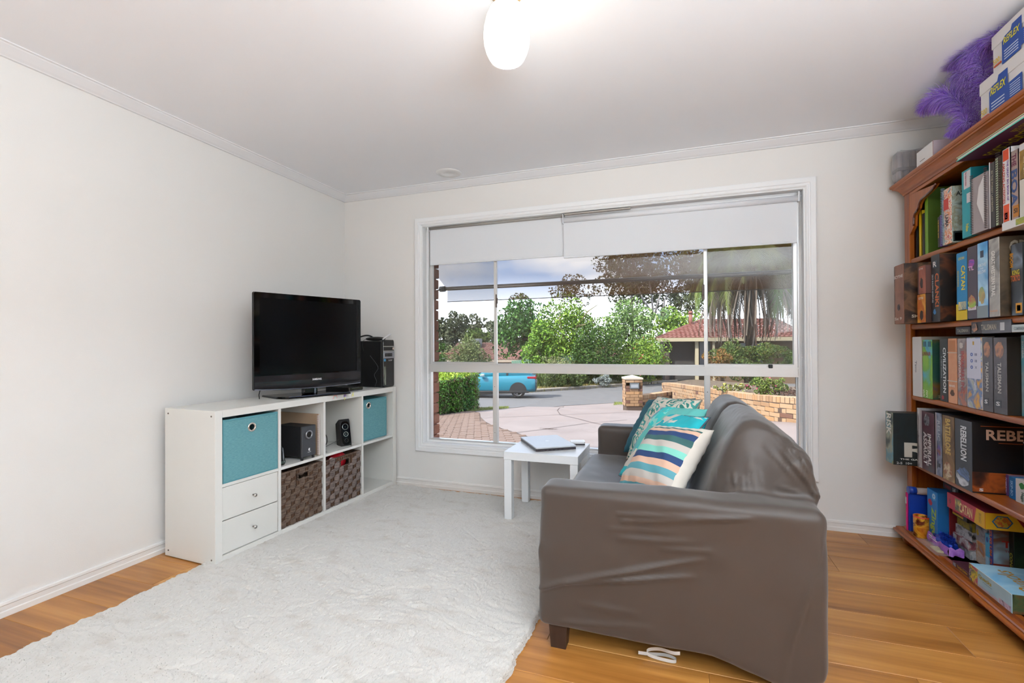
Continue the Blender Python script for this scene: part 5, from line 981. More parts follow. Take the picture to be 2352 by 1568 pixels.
# --- bottom shelf
zb=SZ[4]+.0005
t=thing('board_game_stand','tall blue plastic game board with a magenta edge and a rolled top','game',(3.93,-.21,zb))
blu=mat('royal_blue','#123a9c',.4); y0=at(*z7(197,440),0,3.835)[1]; y1=y0-.026; zt=at(*z7(200,110),0,3.835)[2]
y0=min(y0,-.162);y1=y0-.026
MB().box((3.835,y0,zb),(4.09,y1,zt-.03),c=.004).build('board',blu,t); MB().box((3.828,y0,zb),(3.836,y0-.013,zt-.035),c=.002).build('magenta_edge',mat('magenta','#c01a6a',.4),t)
b=MB(); b.cyl((3.832,y1+.004,zt-.018),(3.865,y1+.004,zt-.018),.020,n=20); b.build('end_cap',blu,t)
b=MB(); b.cyl((3.866,y1-.002,zt-.018),(4.07,y1-.002,zt-.018),.0175,n=24); b.build('rolled_mat',mat('mat_pale','#b4a8a6',.7,bump=(60,.3)),t); MB().box((3.8265,y0-.001,zt-.095),(3.8285,y0-.012,zt-.06)).build('white_tab',whitep,t)
LAST['L4']=y1-.003
row(4,z7,355,430,125,445,3.885,'game_box','bright blue slim box with yellow green bubble letters on the bottom shelf','box',P('zblue','#1a78c4'),P('zblue2','#1560a0'),.26,fixh=.262,panels=[('b',.1,.55,.68,.82,P('zred','#c03048')),('b',.45,.9,.80,.98,P('zlight','#4aa0dc'))],texts=[('sv','Zingo!',.60,.36,.62,.58,'#a8c83a'),('sh','o',.68,.90,.3,.1,'#c8dcec')])
# the mug
mp_=at(*z7(317,478),2,zb); mx,my=mp_[0]+.010,mp_[1]; t=thing('mug','orange and red tall mug with a dark printed figure on the bottom shelf','mug',(3.862,-.252,zb)); mo=Vector((3.862,-.252,zb))
b=MB(); b.lathe([(.001,0),(.031,0),(.034,.003),(.034,.108),(.0335,.110),(.031,.110),(.030,.107),(.030,.006),(.001,.005)],mo,30); b.build('mug_body',art('mug_art',['#8a2a14','#c8781c','#d8a030','#6a2a18','#2a1612'],18,3,rough=.25),t)
b=MB(); b.lathe([(.0302,.030),(.0302,.1085),(.0345,.1095),(.0345,.103)],mo,30); b.build('red_lining',mat('mug_red','#cc3010',.3),t)
# flat items in the middle of the bottom shelf
def flat(name,label,cat,x0,x1,ya,yb,z0,z1,spine,cover,top=None,**k): return box_item(name,label,cat,'games on the bottom shelf',x0,x1,ya,yb,z0,z1,spine,cover,side=top,**k)
row(4,z7,432,500,250,470,3.93,'game_box','tall crimson game box standing behind the small piled boxes on the bottom shelf','box',art('crim',['#8a1420','#a01c28','#6a1018','#2a0c10'],7,3),P('crim_c','#6a1018'),.24,fixh=.215)
yL=LAST['L4']-.003
# pile under the red box
pile=[(.0,.040,'grey patterned small box at the base of the pile on the bottom shelf',['#3a4a54','#b8bcc0','#6a5a58']),(.041,.083,'teal and white small box second from the base of the pile',['#2a6a78','#c8ccce','#8a4a50','#1a3a44']),(.084,.126,'black and white comic print box in the bottom shelf pile',['#1c1c20','#c8c8cc','#5a5a60']),(.127,.170,'dark green and yellow small box in the bottom shelf pile',['#18241a','#9a8a2a','#3a4a3a']),(.171,.216,'black box with a red and yellow stripe topmost in the pile',['#16120f','#1c1814','#201a16'])]
for i,(a_,c_,lb,cols) in enumerate(pile):
    bx=[3.945,3.94,3.95,3.955,3.935][i]
    t=flat('small_box',lb,'box',bx,bx+.20,yL-.002*i,yL-.135+.006*(i%2),zb+a_,zb+c_,art('pile%d'%i,cols,22,i),art('pilec%d'%i,cols,22,i+3),panels=[('s',.05,.75,.3,.9,P('rred','#b8281c')),('s',.05,.75,.12,.28,P('ryel','#c8b01a'))] if i==4 else (),texts=[('sh','FLUXX',.42,.58,.45,.5,'#1a1010')] if i==4 else ([('sh','GHOST BLITZ',.55,.5,.6,.4,'#c8ccd0')] if i==2 else ()))
yM=yL-.138
for (za_,zb_,lb,cols) in ((.0,.10,'pale patterned box right of the pile on the bottom shelf',['#a89a94','#c8b8a8','#b87a40','#8a8a94']),(.101,.170,'grey box with a gold ring standing over the pale patterned one',['#6a6a72','#9a9aa4','#4a4a52']),(.171,.214,'white paper covered box just under the large red box',['#c8c8c4','#b0b0ac','#d8d8d4'])):
    flat('small_box',lb,'box',3.965,4.15,yM,yM-.085,zb+za_,zb+zb_,art('p2%d'%int(za_*1000),cols,18,4),art('p2c%d'%int(za_*1000),cols,18,6),panels=[('b',.05,.3,.3,.8,P('ringgold','#a8902a'))] if za_>.1 and za_<.17 else ())
yz=at(*z7(735,690),0,3.955)[1]
t=flat('small_box','slim pale blue box with white stripes beside the orange lettered spine','box',3.955,4.15,yM-.090,yM-.122,zb,zb+.165,P('pblue','#3fa0cc'),P('pblue','#3fa0cc'),texts=[('sh','IIIII',.5,.22,.7,.34,'#b8dcec')],panels=[('b',.2,.75,.76,.94,P('pball','#1d4a9a'))])
t=flat('game_box','narrow dark blue box with orange red capitals running down the spine','box',3.952,4.15,yM-.125,yM-.150,zb,zb+.214,P('zugblue','#2a3a84'),art('ttr',['#7a9ab0','#8aaabc','#6a4a3a','#8a2a1c','#3a2a2a'],7,2),texts=[('sv','ZUG UM ZUG',.45,.48,.86,.62,'#c8602c'),('ch','Tic',.32,.66,.34,.14,'#a02418'),('ch','THE CA',.35,.52,.30,.04,'#7a3a48')],panels=[('s',.0,.14,0,1,P('pblue','#3fa0cc')),('c',.0,.5,.0,.25,P('rustp','#7a2c1a'))])
yq=yM-.205
t=flat('game_box','black green box with gold capitals on its spine at the right of the bottom shelf','box',4.005,4.185,yM-.1525,yM-.183,zb,zb+.214,P('conan','#141a12'),art('conan_c',['#0c140c','#1c2a18','#2a3a1c','#101810'],6,4),texts=[('sv','CONAN',.5,.32,.42,.6,'#a89a2a')])
# large red box lying across the pile
zc=zb+.2165; ya_=-.418; yb_=-.714
t=flat('game_box','large flat red box with yellow end and blue hexagon on the bottom shelf pile','box',3.898,4.185,ya_,yb_,zc,zc+.072,P('catred','#b8324a'),P('catred2','#8a2018'),P('cattop','#7a2434'),lid=0.001,
  texts=[('sh','CATAN',.53,.46,.34,.62,'#e8cf94'),('ch','CATAN',.72,.50,.50,.62,'#c8742a'),('sh','TRADE\nBUILD\nSETTLE',.89,.5,.06,.6,'#9a7a2a')],panels=[('s',.24,.40,.12,.9,art('catpic',['#e8cf6a','#3a4a50','#b8a04a'],16,2)),('b',.06,.13,.3,.7,P('crest','#8a3040'))])
ox=Vector(ORG[t.name]); x0,x1=3.898,4.185; W_=ya_-yb_; 
b=MB().add([(x0-.0008,ya_-W_*.80,zc+.071),(x0-.0008,yb_,zc+.071),(x0-.0008,yb_,zc+.001),(x0-.0008,ya_-W_*.74,zc+.001)],[(0,1,2,3)]); b.add([(x0,yb_-.0008,zc+.071),(x0+.095,yb_-.0008,zc+.071),(x0+.140,yb_-.0008,zc+.001),(x0,yb_-.0008,zc+.001)],[(0,1,2,3)]); b.build('yellow_end',P('catyellow','#d8aa24'),t)
def hexa(r,cx,cz,e): return [(cx+r*1.05*math.cos(PI/3*i),yb_-e,cz+r*.86*math.sin(PI/3*i)) for i in range(6)]
MB().add(hexa(.034,x0+.058,zc+.036,.0014),[tuple(range(6))]).build('blue_hexagon',P('hexblue','#1f6a9a'),t); MB().add(hexa(.029,x0+.058,zc+.036,.0018),[tuple(range(6))]).build('hexagon_map',art('hexmap',['#8a7a2a','#b85a2a','#c8a83a','#5a7a3a'],60,2),t)
# dark flat box lying above, near the left
t=flat('game_box','dark flat box with a red and white end lying beside the large red box','box',3.95,4.17,-.262,-.40,zb+.268,zb+.300,P('dkslate','#2a2c34'),P('dkslate','#2a2c34'),texts=[('sh','NUMBERS',.35,.5,.4,.5,'#9a2c3a'),('sh','GAME',.75,.5,.2,.6,'#c8c8c8')])
t=flat('small_box','grey white label box under the dark flat one at the left of the bottom shelf','box',3.955,4.15,-.330,-.415,zb+.2165,zb+.266,art('lab',['#8aa0a8','#b8b8c0','#5a6a78'],20,3),P('labc','#8a8a94'))
# party bag in front
t=thing('party_bag','crushed purple paper bag stuffed with shiny blue tinsel on the bottom shelf','bag',(3.90,-.40,zb))
pur=mat('purple_paper','#8a4fb0',.5,var=(70,'#b078c8',(1,3,.2),.3,.7)); b=MB(); ux=3.852
def W(X,Y,x): p_=at(*z7(X,Y),0,x); return (float(p_[0]),float(p_[1]),float(max(p_[2],zb+.001)))
A=[(3.862,-.300,zb+.002),(3.862,-.30,zb+.050),(3.872,-.47,zb+.001),(3.872,-.47,zb+.034)]
K=14; Pn=[]
for i in range(K):
    s_=i/(K-1); y=-.300-.185*s_; x_=3.868+.010*math.sin(s_*14)*.4; Pn+=[(x_,y,zb+.001),(x_-.004,y,zb+.022),(x_+.002,y,zb+.052-.012*s_)]
b.grid(Pn,K,3); Pn=[]
for i in range(8):
    s_=i/7; Pn+=[(3.872+.058*s_,-.486-.012*math.sin(s_*9),zb+.001),(3.872+.058*s_,-.490,zb+.022),(3.875+.06*s_,-.480,zb+.036+.006*math.sin(s_*11))]
b.grid(Pn,8,3); b.build('bag_side',pur,t)
b=MB(); Pn=[]
for i in range(13):
    for j in range(21): th=PI*i/12; ph=2*PI*j/20; r_=1+.12*math.sin(ph*5+i); Pn.append((3.902+.034*math.sin(th)*math.cos(ph)*r_,-.385+.082*math.sin(th)*math.sin(ph)*r_,zb+.034+.028*math.cos(th)))
b.grid(Pn,13,21); b.build('blue_lining',mat('blue_foil','#1440b8',.25,metal=.3,bump=(60,.5)),t)
n=2600; th=rng.uniform(0,2*PI,n); rr_=rng.normal(0,.010,(n,2)); cen=np.stack([3.900+.018*np.cos(th)+rr_[:,0]*.6,-.410+.050*np.sin(th)+rr_[:,0],zb+.060+rr_[:,1]*.6],1); d_=rng.normal(size=(n,3)); d_/=np.linalg.norm(d_,axis=1,keepdims=True); s2=np.cross(d_,rng.normal(size=(n,3))); s2/=np.linalg.norm(s2,axis=1,keepdims=True)
V_=np.concatenate([cen-s2*.0007,cen+s2*.0007,cen+d_*.008]); tag(mesh_np('tinsel',V_,np.stack([np.arange(n),np.arange(n)+n,np.arange(n)+2*n],1),mat('tinsel_blue','#1238a8',.3,metal=.5),t),kind='stuff')
b=MB(); b.box((3.866,-.315,zb+.036),(3.869,-.385,zb+.040)).box((3.862,-.33,zb+.030),(3.864,-.40,zb+.033)); b.build('white_tie',whitep,t)
# clear bags
clr=see_through('clear_plastic','#f4f2f4',.45,.12,glossy=False)
def clear_bag(label,cx,cy,lx,ly,h,seed,ins):
    t=thing('plastic_bag',label,'bag',(cx,cy,zb)); rs=np.random.default_rng(seed); b=MB(); n_,m_=16,20; Pn=[]
    for i in range(n_):
        for j in range(m_):
            u=-1+2*i/(n_-1); v=-1+2*j/(m_-1); e=(1-abs(u)**3)*(1-abs(v)**3)
            Pn.append((cx+u*lx,cy+v*ly,zb+.002+h*e*(.6+.4*math.sin(u*5+v*7+seed)*math.cos(v*4))+.002*rs.random()))
    b.grid(Pn,n_,m_); b.build('film',mat('clear_film','#e8e4e6',.12,alpha=.22,spec=.8),t); ins(t); return t
def ins1(t):
    b=MB(); b.box((3.838,-.46,zb+.001),(3.870,-.395,zb+.010),c=.002); b.build('yellow_cards',P('ycards','#c8bc88'),t)
clear_bag('clear crumpled plastic bag at the front edge of the bottom shelf',3.848,-.395,.030,.105,.022,3,ins1)
t=flat('card_pack','dark striped card pack at the front of the bottom shelf beside the mug','box',3.842,3.872,-.292-.0,-.345,zb,zb+.014,art('dkc',['#3a3438','#6a6468','#2a2428'],30,2),P('dkc2','#3a3438'),art('dkc',['#3a3438','#6a6468','#2a2428'],30,2),panels=[('s',.0,.12,.1,.9,whitep)]) if False else None
t=flat('card_pack','narrow maroon box with gold lettering lying before the pale blue box','box',3.840,3.925,-.590,-.720,zb,zb+.022,P('maroonb','#4a1c2a'),P('maroonb','#4a1c2a'),texts=[('sh','Tiny Epic Zombies',.6,.5,.6,.6,'#c89a2a')],panels=[('s',.04,.2,.15,.85,art('mb',['#2a2a34','#a8a8b8','#3a2a34'],30,2))])
# wide pale blue box lying flat at the front
qa,qb=-.728,-.998; qx=3.836
t=flat('game_box','pale sky blue flat box with gold script lying at the front of the bottom shelf','box',qx,4.08,qa,qb,zb,zb+.072,art('quack_s',['#8ab4cc','#a8cadb','#9cc0d4'],5,3),art('quack_e',['#2a1c20','#7a3a1c','#4a5a3a','#1c1418'],14,4),art('quack_t',['#6aa8d0','#8ac0de','#a8d0e4','#7ab4d8'],5,5),
  panels=[('s',.0,.22,.02,.98,art('quack_p',['#b87a3a','#a83a7a','#d8c83a','#3a4a5a','#c8a8b8'],26,2)),('s',.72,.97,.02,.30,art('town',['#7a5a8a','#c8b8d0','#5a4a6a'],30,3)),('s',.24,.70,.02,.16,art('town2',['#8a9aa8','#b8a8b8','#9ab0c0'],30,5)),('s',.0,1,.975,1,P('edgewhite','#e4ecf0'))],texts=[('sh','Quacks',.40,.66,.32,.26,'#b09a3a'),('sh','OF QUEDLINBURG',.46,.46,.22,.06,'#6a8aa8')])
letters('Quacks',(qx+.085,(qa+qb)/2-.01,zb+.0728),(0,1,0),(-1,0,0),.20,.07,ink('#c08a2a'),t,bold=.01,shear=.2)
t=flat('magazine','thin glossy magazine with a white edge lying behind the pale blue box','magazine',4.082,4.18,-.80,-1.05,zb,zb+.012,whitep,whitep,art('mag',['#2a3a5a','#8a6a4a','#3a5a3a','#b8b8b8'],14,4))
t=thing('green_bag','bright green snack bag under clear plastic at the right of the bottom shelf','bag',(4.00,-.93,zb+.072)); b=MB(); Pn=[]
for i in range(13):
    for j in range(17):
        th=PI*i/12; ph=2*PI*j/16; Pn.append((4.01+.055*math.copysign(abs(math.cos(ph))**.7,math.cos(ph))*math.sin(th),-.95+.085*math.copysign(abs(math.sin(ph))**.7,math.sin(ph))*math.sin(th),zb+.074+.045+.045*math.cos(th)))
b.grid(Pn,13,17); b.build('bag',mat('crisp_green','#0f7a34',.3,bump=(30,.4)),t); letters('Kettle Mix',(3.952,-.93,zb+.12),(0,-1,-.25),(0,-.25,1),.09,.02,ink('#d8c8b8'),t)
# --- on top of the bookcase
ztop=2.0095
t=thing('white_carton','small open white carton on top of the bookcase next to the feathers','box',(3.92,-.36,ztop)); 
yA=at(*z8(430,1210),0,3.835)[1]; yA=min(yA,-.20)
MB().box((3.835,yA,ztop),(4.03,yA-.165,ztop+.085),c=.001,mis={'-y':1}).build('carton',[mat('card_white','#e4dfdc',.6),mat('card_inner','#b9a8ae',.6)],t)
b=MB(); b.box((3.8343,yA-.035,ztop+.028),(3.8352,yA-.085,ztop+.030)); b.build('slot',mat('port_dark','#030303',.9),t); MB().box((3.834,yA-.163,ztop),(3.8345,yA-.166,ztop+.085)).build('red_edge',mat('rededge','#8a2c24',.6),t)
def carton(label,x0,x1,ya,yb,z0,z1,tilt=0):
    t=thing('paper_carton',label,'box',((x0+x1)/2,(ya+yb)/2,z0)); cw=mat('carton_white','#dcd6d4',.55); 
    MB().box((x0,ya,z0),(x1,yb,z1),c=.0015).build('carton_body',cw,t); MB().box((x0-.003,ya+.003,z1-.05),(x1+.003,yb-.003,z1+.001),c=.0015).build('carton_lid',cw,t)
    W_=ya-yb; Hh=z1-z0; rb=P('reflexblue','#14479c'); 
    b=MB(); Y=lambda u: ya-W_*u; Zq=lambda v: z0+Hh*v; e=x0-.0036
    b.add([(e,Y(.22),Zq(.02)),(e,Y(.22),Zq(.62)),(e,Y(.28),Zq(.72)),(e,Y(.40),Zq(.74)),(e,Y(.43),Zq(.86)),(e,Y(.62),Zq(.86)),(e,Y(.62),Zq(.50)),(e,Y(.90),Zq(.52)),(e,Y(.90),Zq(.12)),(e,Y(.60),Zq(.10)),(e,Y(.60),Zq(.02))],[tuple(range(11))]); b.build('blue_panel',rb,t)
    b=MB()
    for k in range(4): b.box((e-.0006,Y(.27),Zq(.10+.07*k)),(e,Y(.55),Zq(.125+.07*k)))
    for k in range(6): b.box((e-.0006,Y(.66),Zq(.17+.05*k)),(e,Y(.86),Zq(.185+.05*k)))
    b.build('printed_lines',mat('lines_white','#c8d0e0',.5),t)
    letters('REFLEX',(e-.0008,Y(.42),Zq(.60)),(0,-1,0),(0,0,1),W_*.34,Hh*.17,ink('#e2d41c'),t,bold=.02,shear=.3)
    letters('500',(e-.0002,Y(.10),Zq(.26)),(0,-1,0),(0,0,1),W_*.14,Hh*.14,ink('#d8b41c'),t,bold=.02); MB().box((e+.0028,Y(.04),Zq(.12)),(e-.0002,Y(.19),Zq(.16))).build('orange_bar',ink('#c8501c'),t)
    return t
carton('white copy paper carton with a blue panel, lower of two on the bookcase',3.852,4.09,-.812,-1.09,ztop,ztop+.172)
carton('white copy paper carton tipped on top of the lower carton at the frame edge',3.856,4.08,-.885,-1.16,ztop+.175,ztop+.320)
# clear multipack at the wall end
t=thing('plastic_multipack','clear plastic wrapped pack of grey cylinders at the wall end of the bookcase top','pack',(3.905,-.10,ztop+.001)); wr=mat('pack_film','#d8d4d6',.15,alpha=.35,spec=.7); gp=mat('pack_grey','#8c8486',.4,alpha=.85)
for k in range(5):
    x_=3.835+k*.031; b=MB(); b.cyl((x_,-.082,ztop+.005),(x_,-.082,ztop+.165),.0135,n=14); b.cyl((x_,-.112,ztop+.005),(x_,-.112,ztop+.165),.0135,n=14); b.build('cylinder',gp,t)
MB().box((3.818,-.066,ztop+.060),(3.975,-.130,ztop+.078),c=.002).build('dark_band',mat('band_dk','#4a4446',.5),t)
b=MB(); Pn=[]
for i in range(12):
    for j in range(17):
        th=PI*(i+.0)/11; ph=2*PI*j/16; k=.001
        Pn.append((3.897+.088*math.copysign(abs(math.cos(ph))**.35,math.cos(ph))*math.sin(th)**.25,-.098+.037*math.copysign(abs(math.sin(ph))**.35,math.sin(ph))*math.sin(th)**.25,ztop+.088+.086*math.copysign(abs(math.cos(th))**.4,math.cos(th))+.003*math.sin(ph*5+i)))
b.grid(Pn,12,17); b.build('film',wr,t)
# purple ostrich feathers: curved shafts with drooping barbs
fpm=[mat('feather_violet','#965ee0',.7,sheen=.6),mat('feather_light','#c6a0f2',.7,sheen=.6),mat('feather_dark','#7440b4',.7,sheen=.5)]
ft=thing('feather_plume','bunch of fluffy purple plumes drooping over the bookcase top','feathers',(3.93,-.60,ztop))
def plume(path,droop,wid,seed,nb=2600):
    rs=np.random.default_rng(seed); S=spl(path,10); S=np.array([tuple(p_) for p_ in S]); n_=len(S)
    tq=rs.uniform(0,n_-1.01,nb); i=tq.astype(int); f=(tq-i)[:,None]; B0=S[i]*(1-f)+S[i+1]*f; tan=S[i+1]-S[i]; tan/=np.linalg.norm(tan,axis=1,keepdims=True)
    frac=tq/(n_-1); L=wid*(.35+.65*np.sin(PI*np.clip(frac*.9+.1,0,1))**.6)*rs.uniform(.6,1.1,nb)
    out=rs.normal(size=(nb,3)); out-=tan*(out*tan).sum(1,keepdims=True); out/=np.linalg.norm(out,axis=1,keepdims=True)
    d0=out*.8+tan*.5+np.array([0,0,.25]); d0/=np.linalg.norm(d0,axis=1,keepdims=True); P_=[B0]; segs=5; cur=B0; d=d0
    for s_ in range(segs):
        d=d+np.array([0,0,-droop]) *(.35+.1*s_)+rs.normal(size=(nb,3))*.05; d/=np.linalg.norm(d,axis=1,keepdims=True); cur=cur+d*(L/segs)[:,None]; P_.append(cur)
    sdv=np.cross(d0,rs.normal(size=(nb,3))); sdv/=np.linalg.norm(sdv,axis=1,keepdims=True); Vs=[];
    for s_,p_ in enumerate(P_):
        w_=.0011*(1-s_/segs*.75); Vs+=[p_-sdv*w_,p_+sdv*w_]
    V_=np.concatenate(Vs); V_[:,2]=np.minimum(V_[:,2],H-.004); V_[:,2]=np.maximum(V_[:,2],ztop+.001)
    Fs=[]; id_=np.arange(nb)
    for s_ in range(segs): a=2*s_*nb; Fs.append(np.stack([id_+a,id_+a+nb,id_+a+3*nb,id_+a+2*nb],1))
    F_=np.concatenate(Fs); mi_=np.tile(rs.choice(3,nb,p=[.5,.3,.2]),segs); cq=V_[F_].mean(1); ok=~((cq[:,1]<-.79)&(cq[:,0]<4.10)&(cq[:,2]<ztop+.325)); tag(mesh_np('barbs',V_,F_[ok],fpm,ft,mi=mi_[ok]),kind='stuff')
    b=MB(); b.tube([tuple(p_) for p_ in S],[.003*(1-k/n_*.7) for k in range(n_)],6); b.build('shaft',fpm[2],ft)
def w8(X,Y,x): return tuple(at(*z8(X,Y),0,x))
plume([w8(900,1000,3.90),w8(820,800,3.885),w8(740,690,3.86),w8(640,680,3.84),w8(540,720,3.83),w8(480,790,3.825)],.55,.085,1)
plume([w8(960,900,3.92),w8(860,760,3.90),w8(760,720,3.88),w8(640,730,3.86),w8(560,770,3.85)],.6,.07,2,1600)
plume([w8(1010,800,3.93),w8(1010,520,3.90),w8(960,330,3.875),w8(880,270,3.865),w8(800,310,3.86),w8(740,380,3.855)],.6,.095,3,3200)
plume([w8(1100,600,3.94),w8(1150,350,3.91),w8(1120,210,3.89),w8(1030,200,3.88),w8(940,280,3.87),w8(880,380,3.87)],.7,.09,4,3000)
plume([w8(1250,500,3.96),w8(1330,300,3.93),w8(1330,180,3.91),w8(1230,150,3.90),w8(1130,200,3.89),w8(1050,260,3.88)],.7,.085,5,2400)
plume([w8(900,950,3.91),w8(850,900,3.88),w8(780,940,3.87),w8(720,1010,3.86)],.5,.055,6,1400)
plume([w8(960,700,3.92),w8(900,560,3.90),w8(840,500,3.88),w8(780,520,3.87)],.9,.09,7,2200)
OUT0=set(MATS)
# ================================================================== outside: falling ground, street, planting, houses
GB=[(-50,-.12),(0,-.12),(1.5,-.15),(6,-.45),(10,-.72),(12,-.97),(17,-1.34),(24,-1.52),(60,-1.7),(400,-1.9)]
def G(x,y):
    a=np.interp(y,[p_[0] for p_ in GB],[p_[1] for p_ in GB]); return a+.055*np.clip(x-1,0,4)*np.exp(-((y-5.5)/4)**2)
def hit(u,v):
    d=ray(u,v); ts=np.geomspace(3.5,400,6000); Pq=CAM[None]+d[None]*ts[:,None]; k=np.argmax(Pq[:,2]<G(Pq[:,0],Pq[:,1])); return Pq[k]
def fwd(u,v,f): return CAM+ray(u,v)*f
def on_ground(u,f):
    p_=fwd(u,787,f); return np.array([p_[0],p_[1],float(G(p_[0],p_[1]))])
ys=np.concatenate([np.arange(.235,26,.5),np.arange(26,60,3),np.arange(60,301,30)]); xs_=np.concatenate([np.arange(-200,-20,20),np.arange(-20,20,1.),np.arange(20,201,20)])
XX,YY=np.meshgrid(xs_,ys,indexing='ij'); V=np.stack([XX,YY,G(XX,YY)-.03],-1).reshape(-1,3); nv=len(ys)
ii,jj=np.meshgrid(np.arange(len(xs_)-1),np.arange(nv-1),indexing='ij'); a=(ii*nv+jj).ravel(); F=np.stack([a,a+nv,a+nv+1,a+1],1)
g=mesh_np('ground',V,F,mat('dry_grass','#8a8458',.95,var=(1.3,'#6f7a3c',(1,1,1),.35,.65),bump=(20,.6)),smooth=True); g['kind']='structure'
def patch(name,poly,m,off,thick=.0,parent=None):
    bm=bmesh.new(); vs=[bm.verts.new((p_[0],p_[1],0)) for p_ in poly]; bm.faces.new(vs); bmesh.ops.triangulate(bm,faces=bm.faces)
    for k in range(1,80):
        bmesh.ops.bisect_plane(bm,geom=bm.verts[:]+bm.edges[:]+bm.faces[:],plane_co=(0,.5*k,0),plane_no=(0,1,0))
    for k in range(-20,20): bmesh.ops.bisect_plane(bm,geom=bm.verts[:]+bm.edges[:]+bm.faces[:],plane_co=(k,0,0),plane_no=(1,0,0))
    for v_ in bm.verts: v_.co.z=float(G(v_.co.x,v_.co.y))+off
    bmesh.ops.recalc_face_normals(bm,faces=bm.faces)
    me=bpy.data.meshes.new(name); bm.to_mesh(me); bm.free(); me.materials.append(m); me.update(); flip=me.polygons[0].normal.z<0
    if flip: me.flip_normals()
    o=bpy.data.objects.new(name,me); C.objects.link(o)
    if parent: o.parent=parent
    else: o['kind']='structure'
    return o
asph=mat('asphalt','#8b8a8b',.9,var=(3,'#7c7b7c',(1,1,1),.3,.7),bump=(150,.5)); conc=mat('pink_concrete','#b9a9a4',.85,var=(1.2,'#aa9a95',(1,1,1),.3,.7),bump=(60,.2))
farp=[hit(*q) for q in ((900,912),(1100,906),(1240,899),(1330,893),(1430,886),(1520,879),(1640,871),(1840,863),(2000,860))]
nearp=[hit(*q) for q in ((2000,884),(1835,889),(1700,895),(1600,903),(1530,914),(1437,923),(1300,931),(1180,936),(1090,941),(900,957))]
patch('road',farp+nearp,asph,.0)
bnd=[hit(*q) for q in ((1090,944),(1103,950),(1104,958),(1115,969),(1135,979),(1165,988),(1210,1002),(1262,1017),(1330,1034),(1400,1052))]
drv=[hit(*q) for q in ((1437,924),(1300,932),(1180,937))]
ra=on_ground(1530,15.5); 
dpoly=[tuple(p_[:2]) for p_ in bnd]+[(2.0,.24),(9,.24),(9,4.0)]+[tuple(hit(1860,975)[:2]),tuple(hit(1700,960)[:2]),tuple(hit(1560,938)[:2])]+[tuple(p_[:2]) for p_ in drv]
patch('driveway',dpoly,conc,.005)
jm=mat('joint_dark','#6d5a54',.9)
jt=MB()
def strip(pts,wd,m,nm,parent,off=.012):
    P_=[hit(*q) for q in pts]; b=MB()
    for p0,p1 in zip(P_[:-1],P_[1:]):
        n_=max(1,int(np.linalg.norm(p1-p0)/.4)); dv=p1-p0; s_=np.array([-dv[1],dv[0],0]); s_/=np.linalg.norm(s_)
        for k in range(n_):
            a=p0+dv*k/n_; c=p0+dv*(k+1)/n_; a[2]=G(a[0],a[1])+off; c[2]=G(c[0],c[1])+off; b.add([a-s_*wd/2,a+s_*wd/2,c+s_*wd/2,c-s_*wd/2],[(0,1,2,3)])
    return b.build(nm,m,parent)
dw=bpy.data.objects['driveway']
for pts in (((1104,961),(1200,957),(1287,953),(1440,947)),((1287,953),(1280,943),(1294,934)),((1287,953),(1330,963),(1500,1000)),((1180,995),(1240,988),(1345,973)),((1345,973),(1440,965))): strip(pts,.018,jm,'expansion_joint',dw)
# leaf litter beside the drive
n=260; c0_=hit(1262,986); V_=[];F_=[]
for k in range(n):
    p_=c0_+np.array([rng.normal(0,.07),rng.normal(0,.03),0]); a=rng.uniform(0,6); s_=rng.uniform(.006,.018); p_[2]=G(p_[0],p_[1])+.010+rng.uniform(0,.008); V_+=[p_+s_*np.array([math.cos(a),math.sin(a),0]),p_+s_*.4*np.array([-math.sin(a),math.cos(a),.2]),p_-s_*np.array([math.cos(a),math.sin(a),0])]; F_.append((3*k,3*k+1,3*k+2))
o=mesh_np('leaf_litter',np.array(V_),np.array(F_),mat('litter','#6a4a34',.9),origin=tuple(c0_)); tag(o,'small patch of brown leaf litter on the pink concrete driveway','leaves',kind='stuff')
# brick paving: individual pavers near the window
pavm=mat('paver_clay','#ab8f80',.9,var=(4,'#8f7364',(1,1,1),.25,.75),bump=(70,.5))
pv_poly=[tuple(hit(*q)[:2]) for q in ((900,1200),(900,960),(985,957),(1060,946),(1090,944))]+[tuple(p_[:2]) for p_ in bnd[1:]]+[(2.0,.24),(-1.5,.24)]
pv=patch('paving',pv_poly,mat('paving_bed','#9a7f70',.95,var=(5,'#7f6656',(1,1,1),.3,.7),bump=(60,.6)),.0)
def inpoly(x,y,P_):
    c=False; n_=len(P_)
    for i in range(n_):
        x0,y0=P_[i]; x1,y1=P_[i-1]
        if (y0>y)!=(y1>y) and x<(x1-x0)*(y-y0)/(y1-y0)+x0: c=not c
    return c
pm=MB().box((0,0,0),(.222,.108,.03),c=.006).build('paver',pavm); pmd=pm.data; bpy.data.objects.remove(pm); ca,sa=math.cos(.42),math.sin(.42); cand=[]
for i in range(-60,80):
    for j in range(-10,90):
        lx=i*.23+(.115 if j%2 else 0); ly=j*.116; x_=lx*ca-ly*sa-.6; y_=lx*sa+ly*ca+.3
        if not(.3<y_<7.5) or not all(inpoly(x_+q[0],y_+q[1],pv_poly) for q in ((0,0),(.2,.08))): continue
        d=np.array([x_,y_,G(x_,y_)])-CAM; zf=d@AF; u=1176+U0+FPX*(d@AR)/zf; v=V0-FPX*(d@AU)/zf
        if 985<u<1420 and v<1030: cand.append((y_,x_))
cand.sort(); 
for y_,x_ in cand[:298]:
    o=bpy.data.objects.new('paver',pmd); C.objects.link(o); o.parent=pv; sl=math.atan2(float(G(x_,y_+.1)-G(x_,y_)),.1)
    o.location=(x_,y_,float(G(x_,y_))-.016+rng.uniform(-.002,.003)); o.rotation_euler=(sl,0,.42)
b=MB()
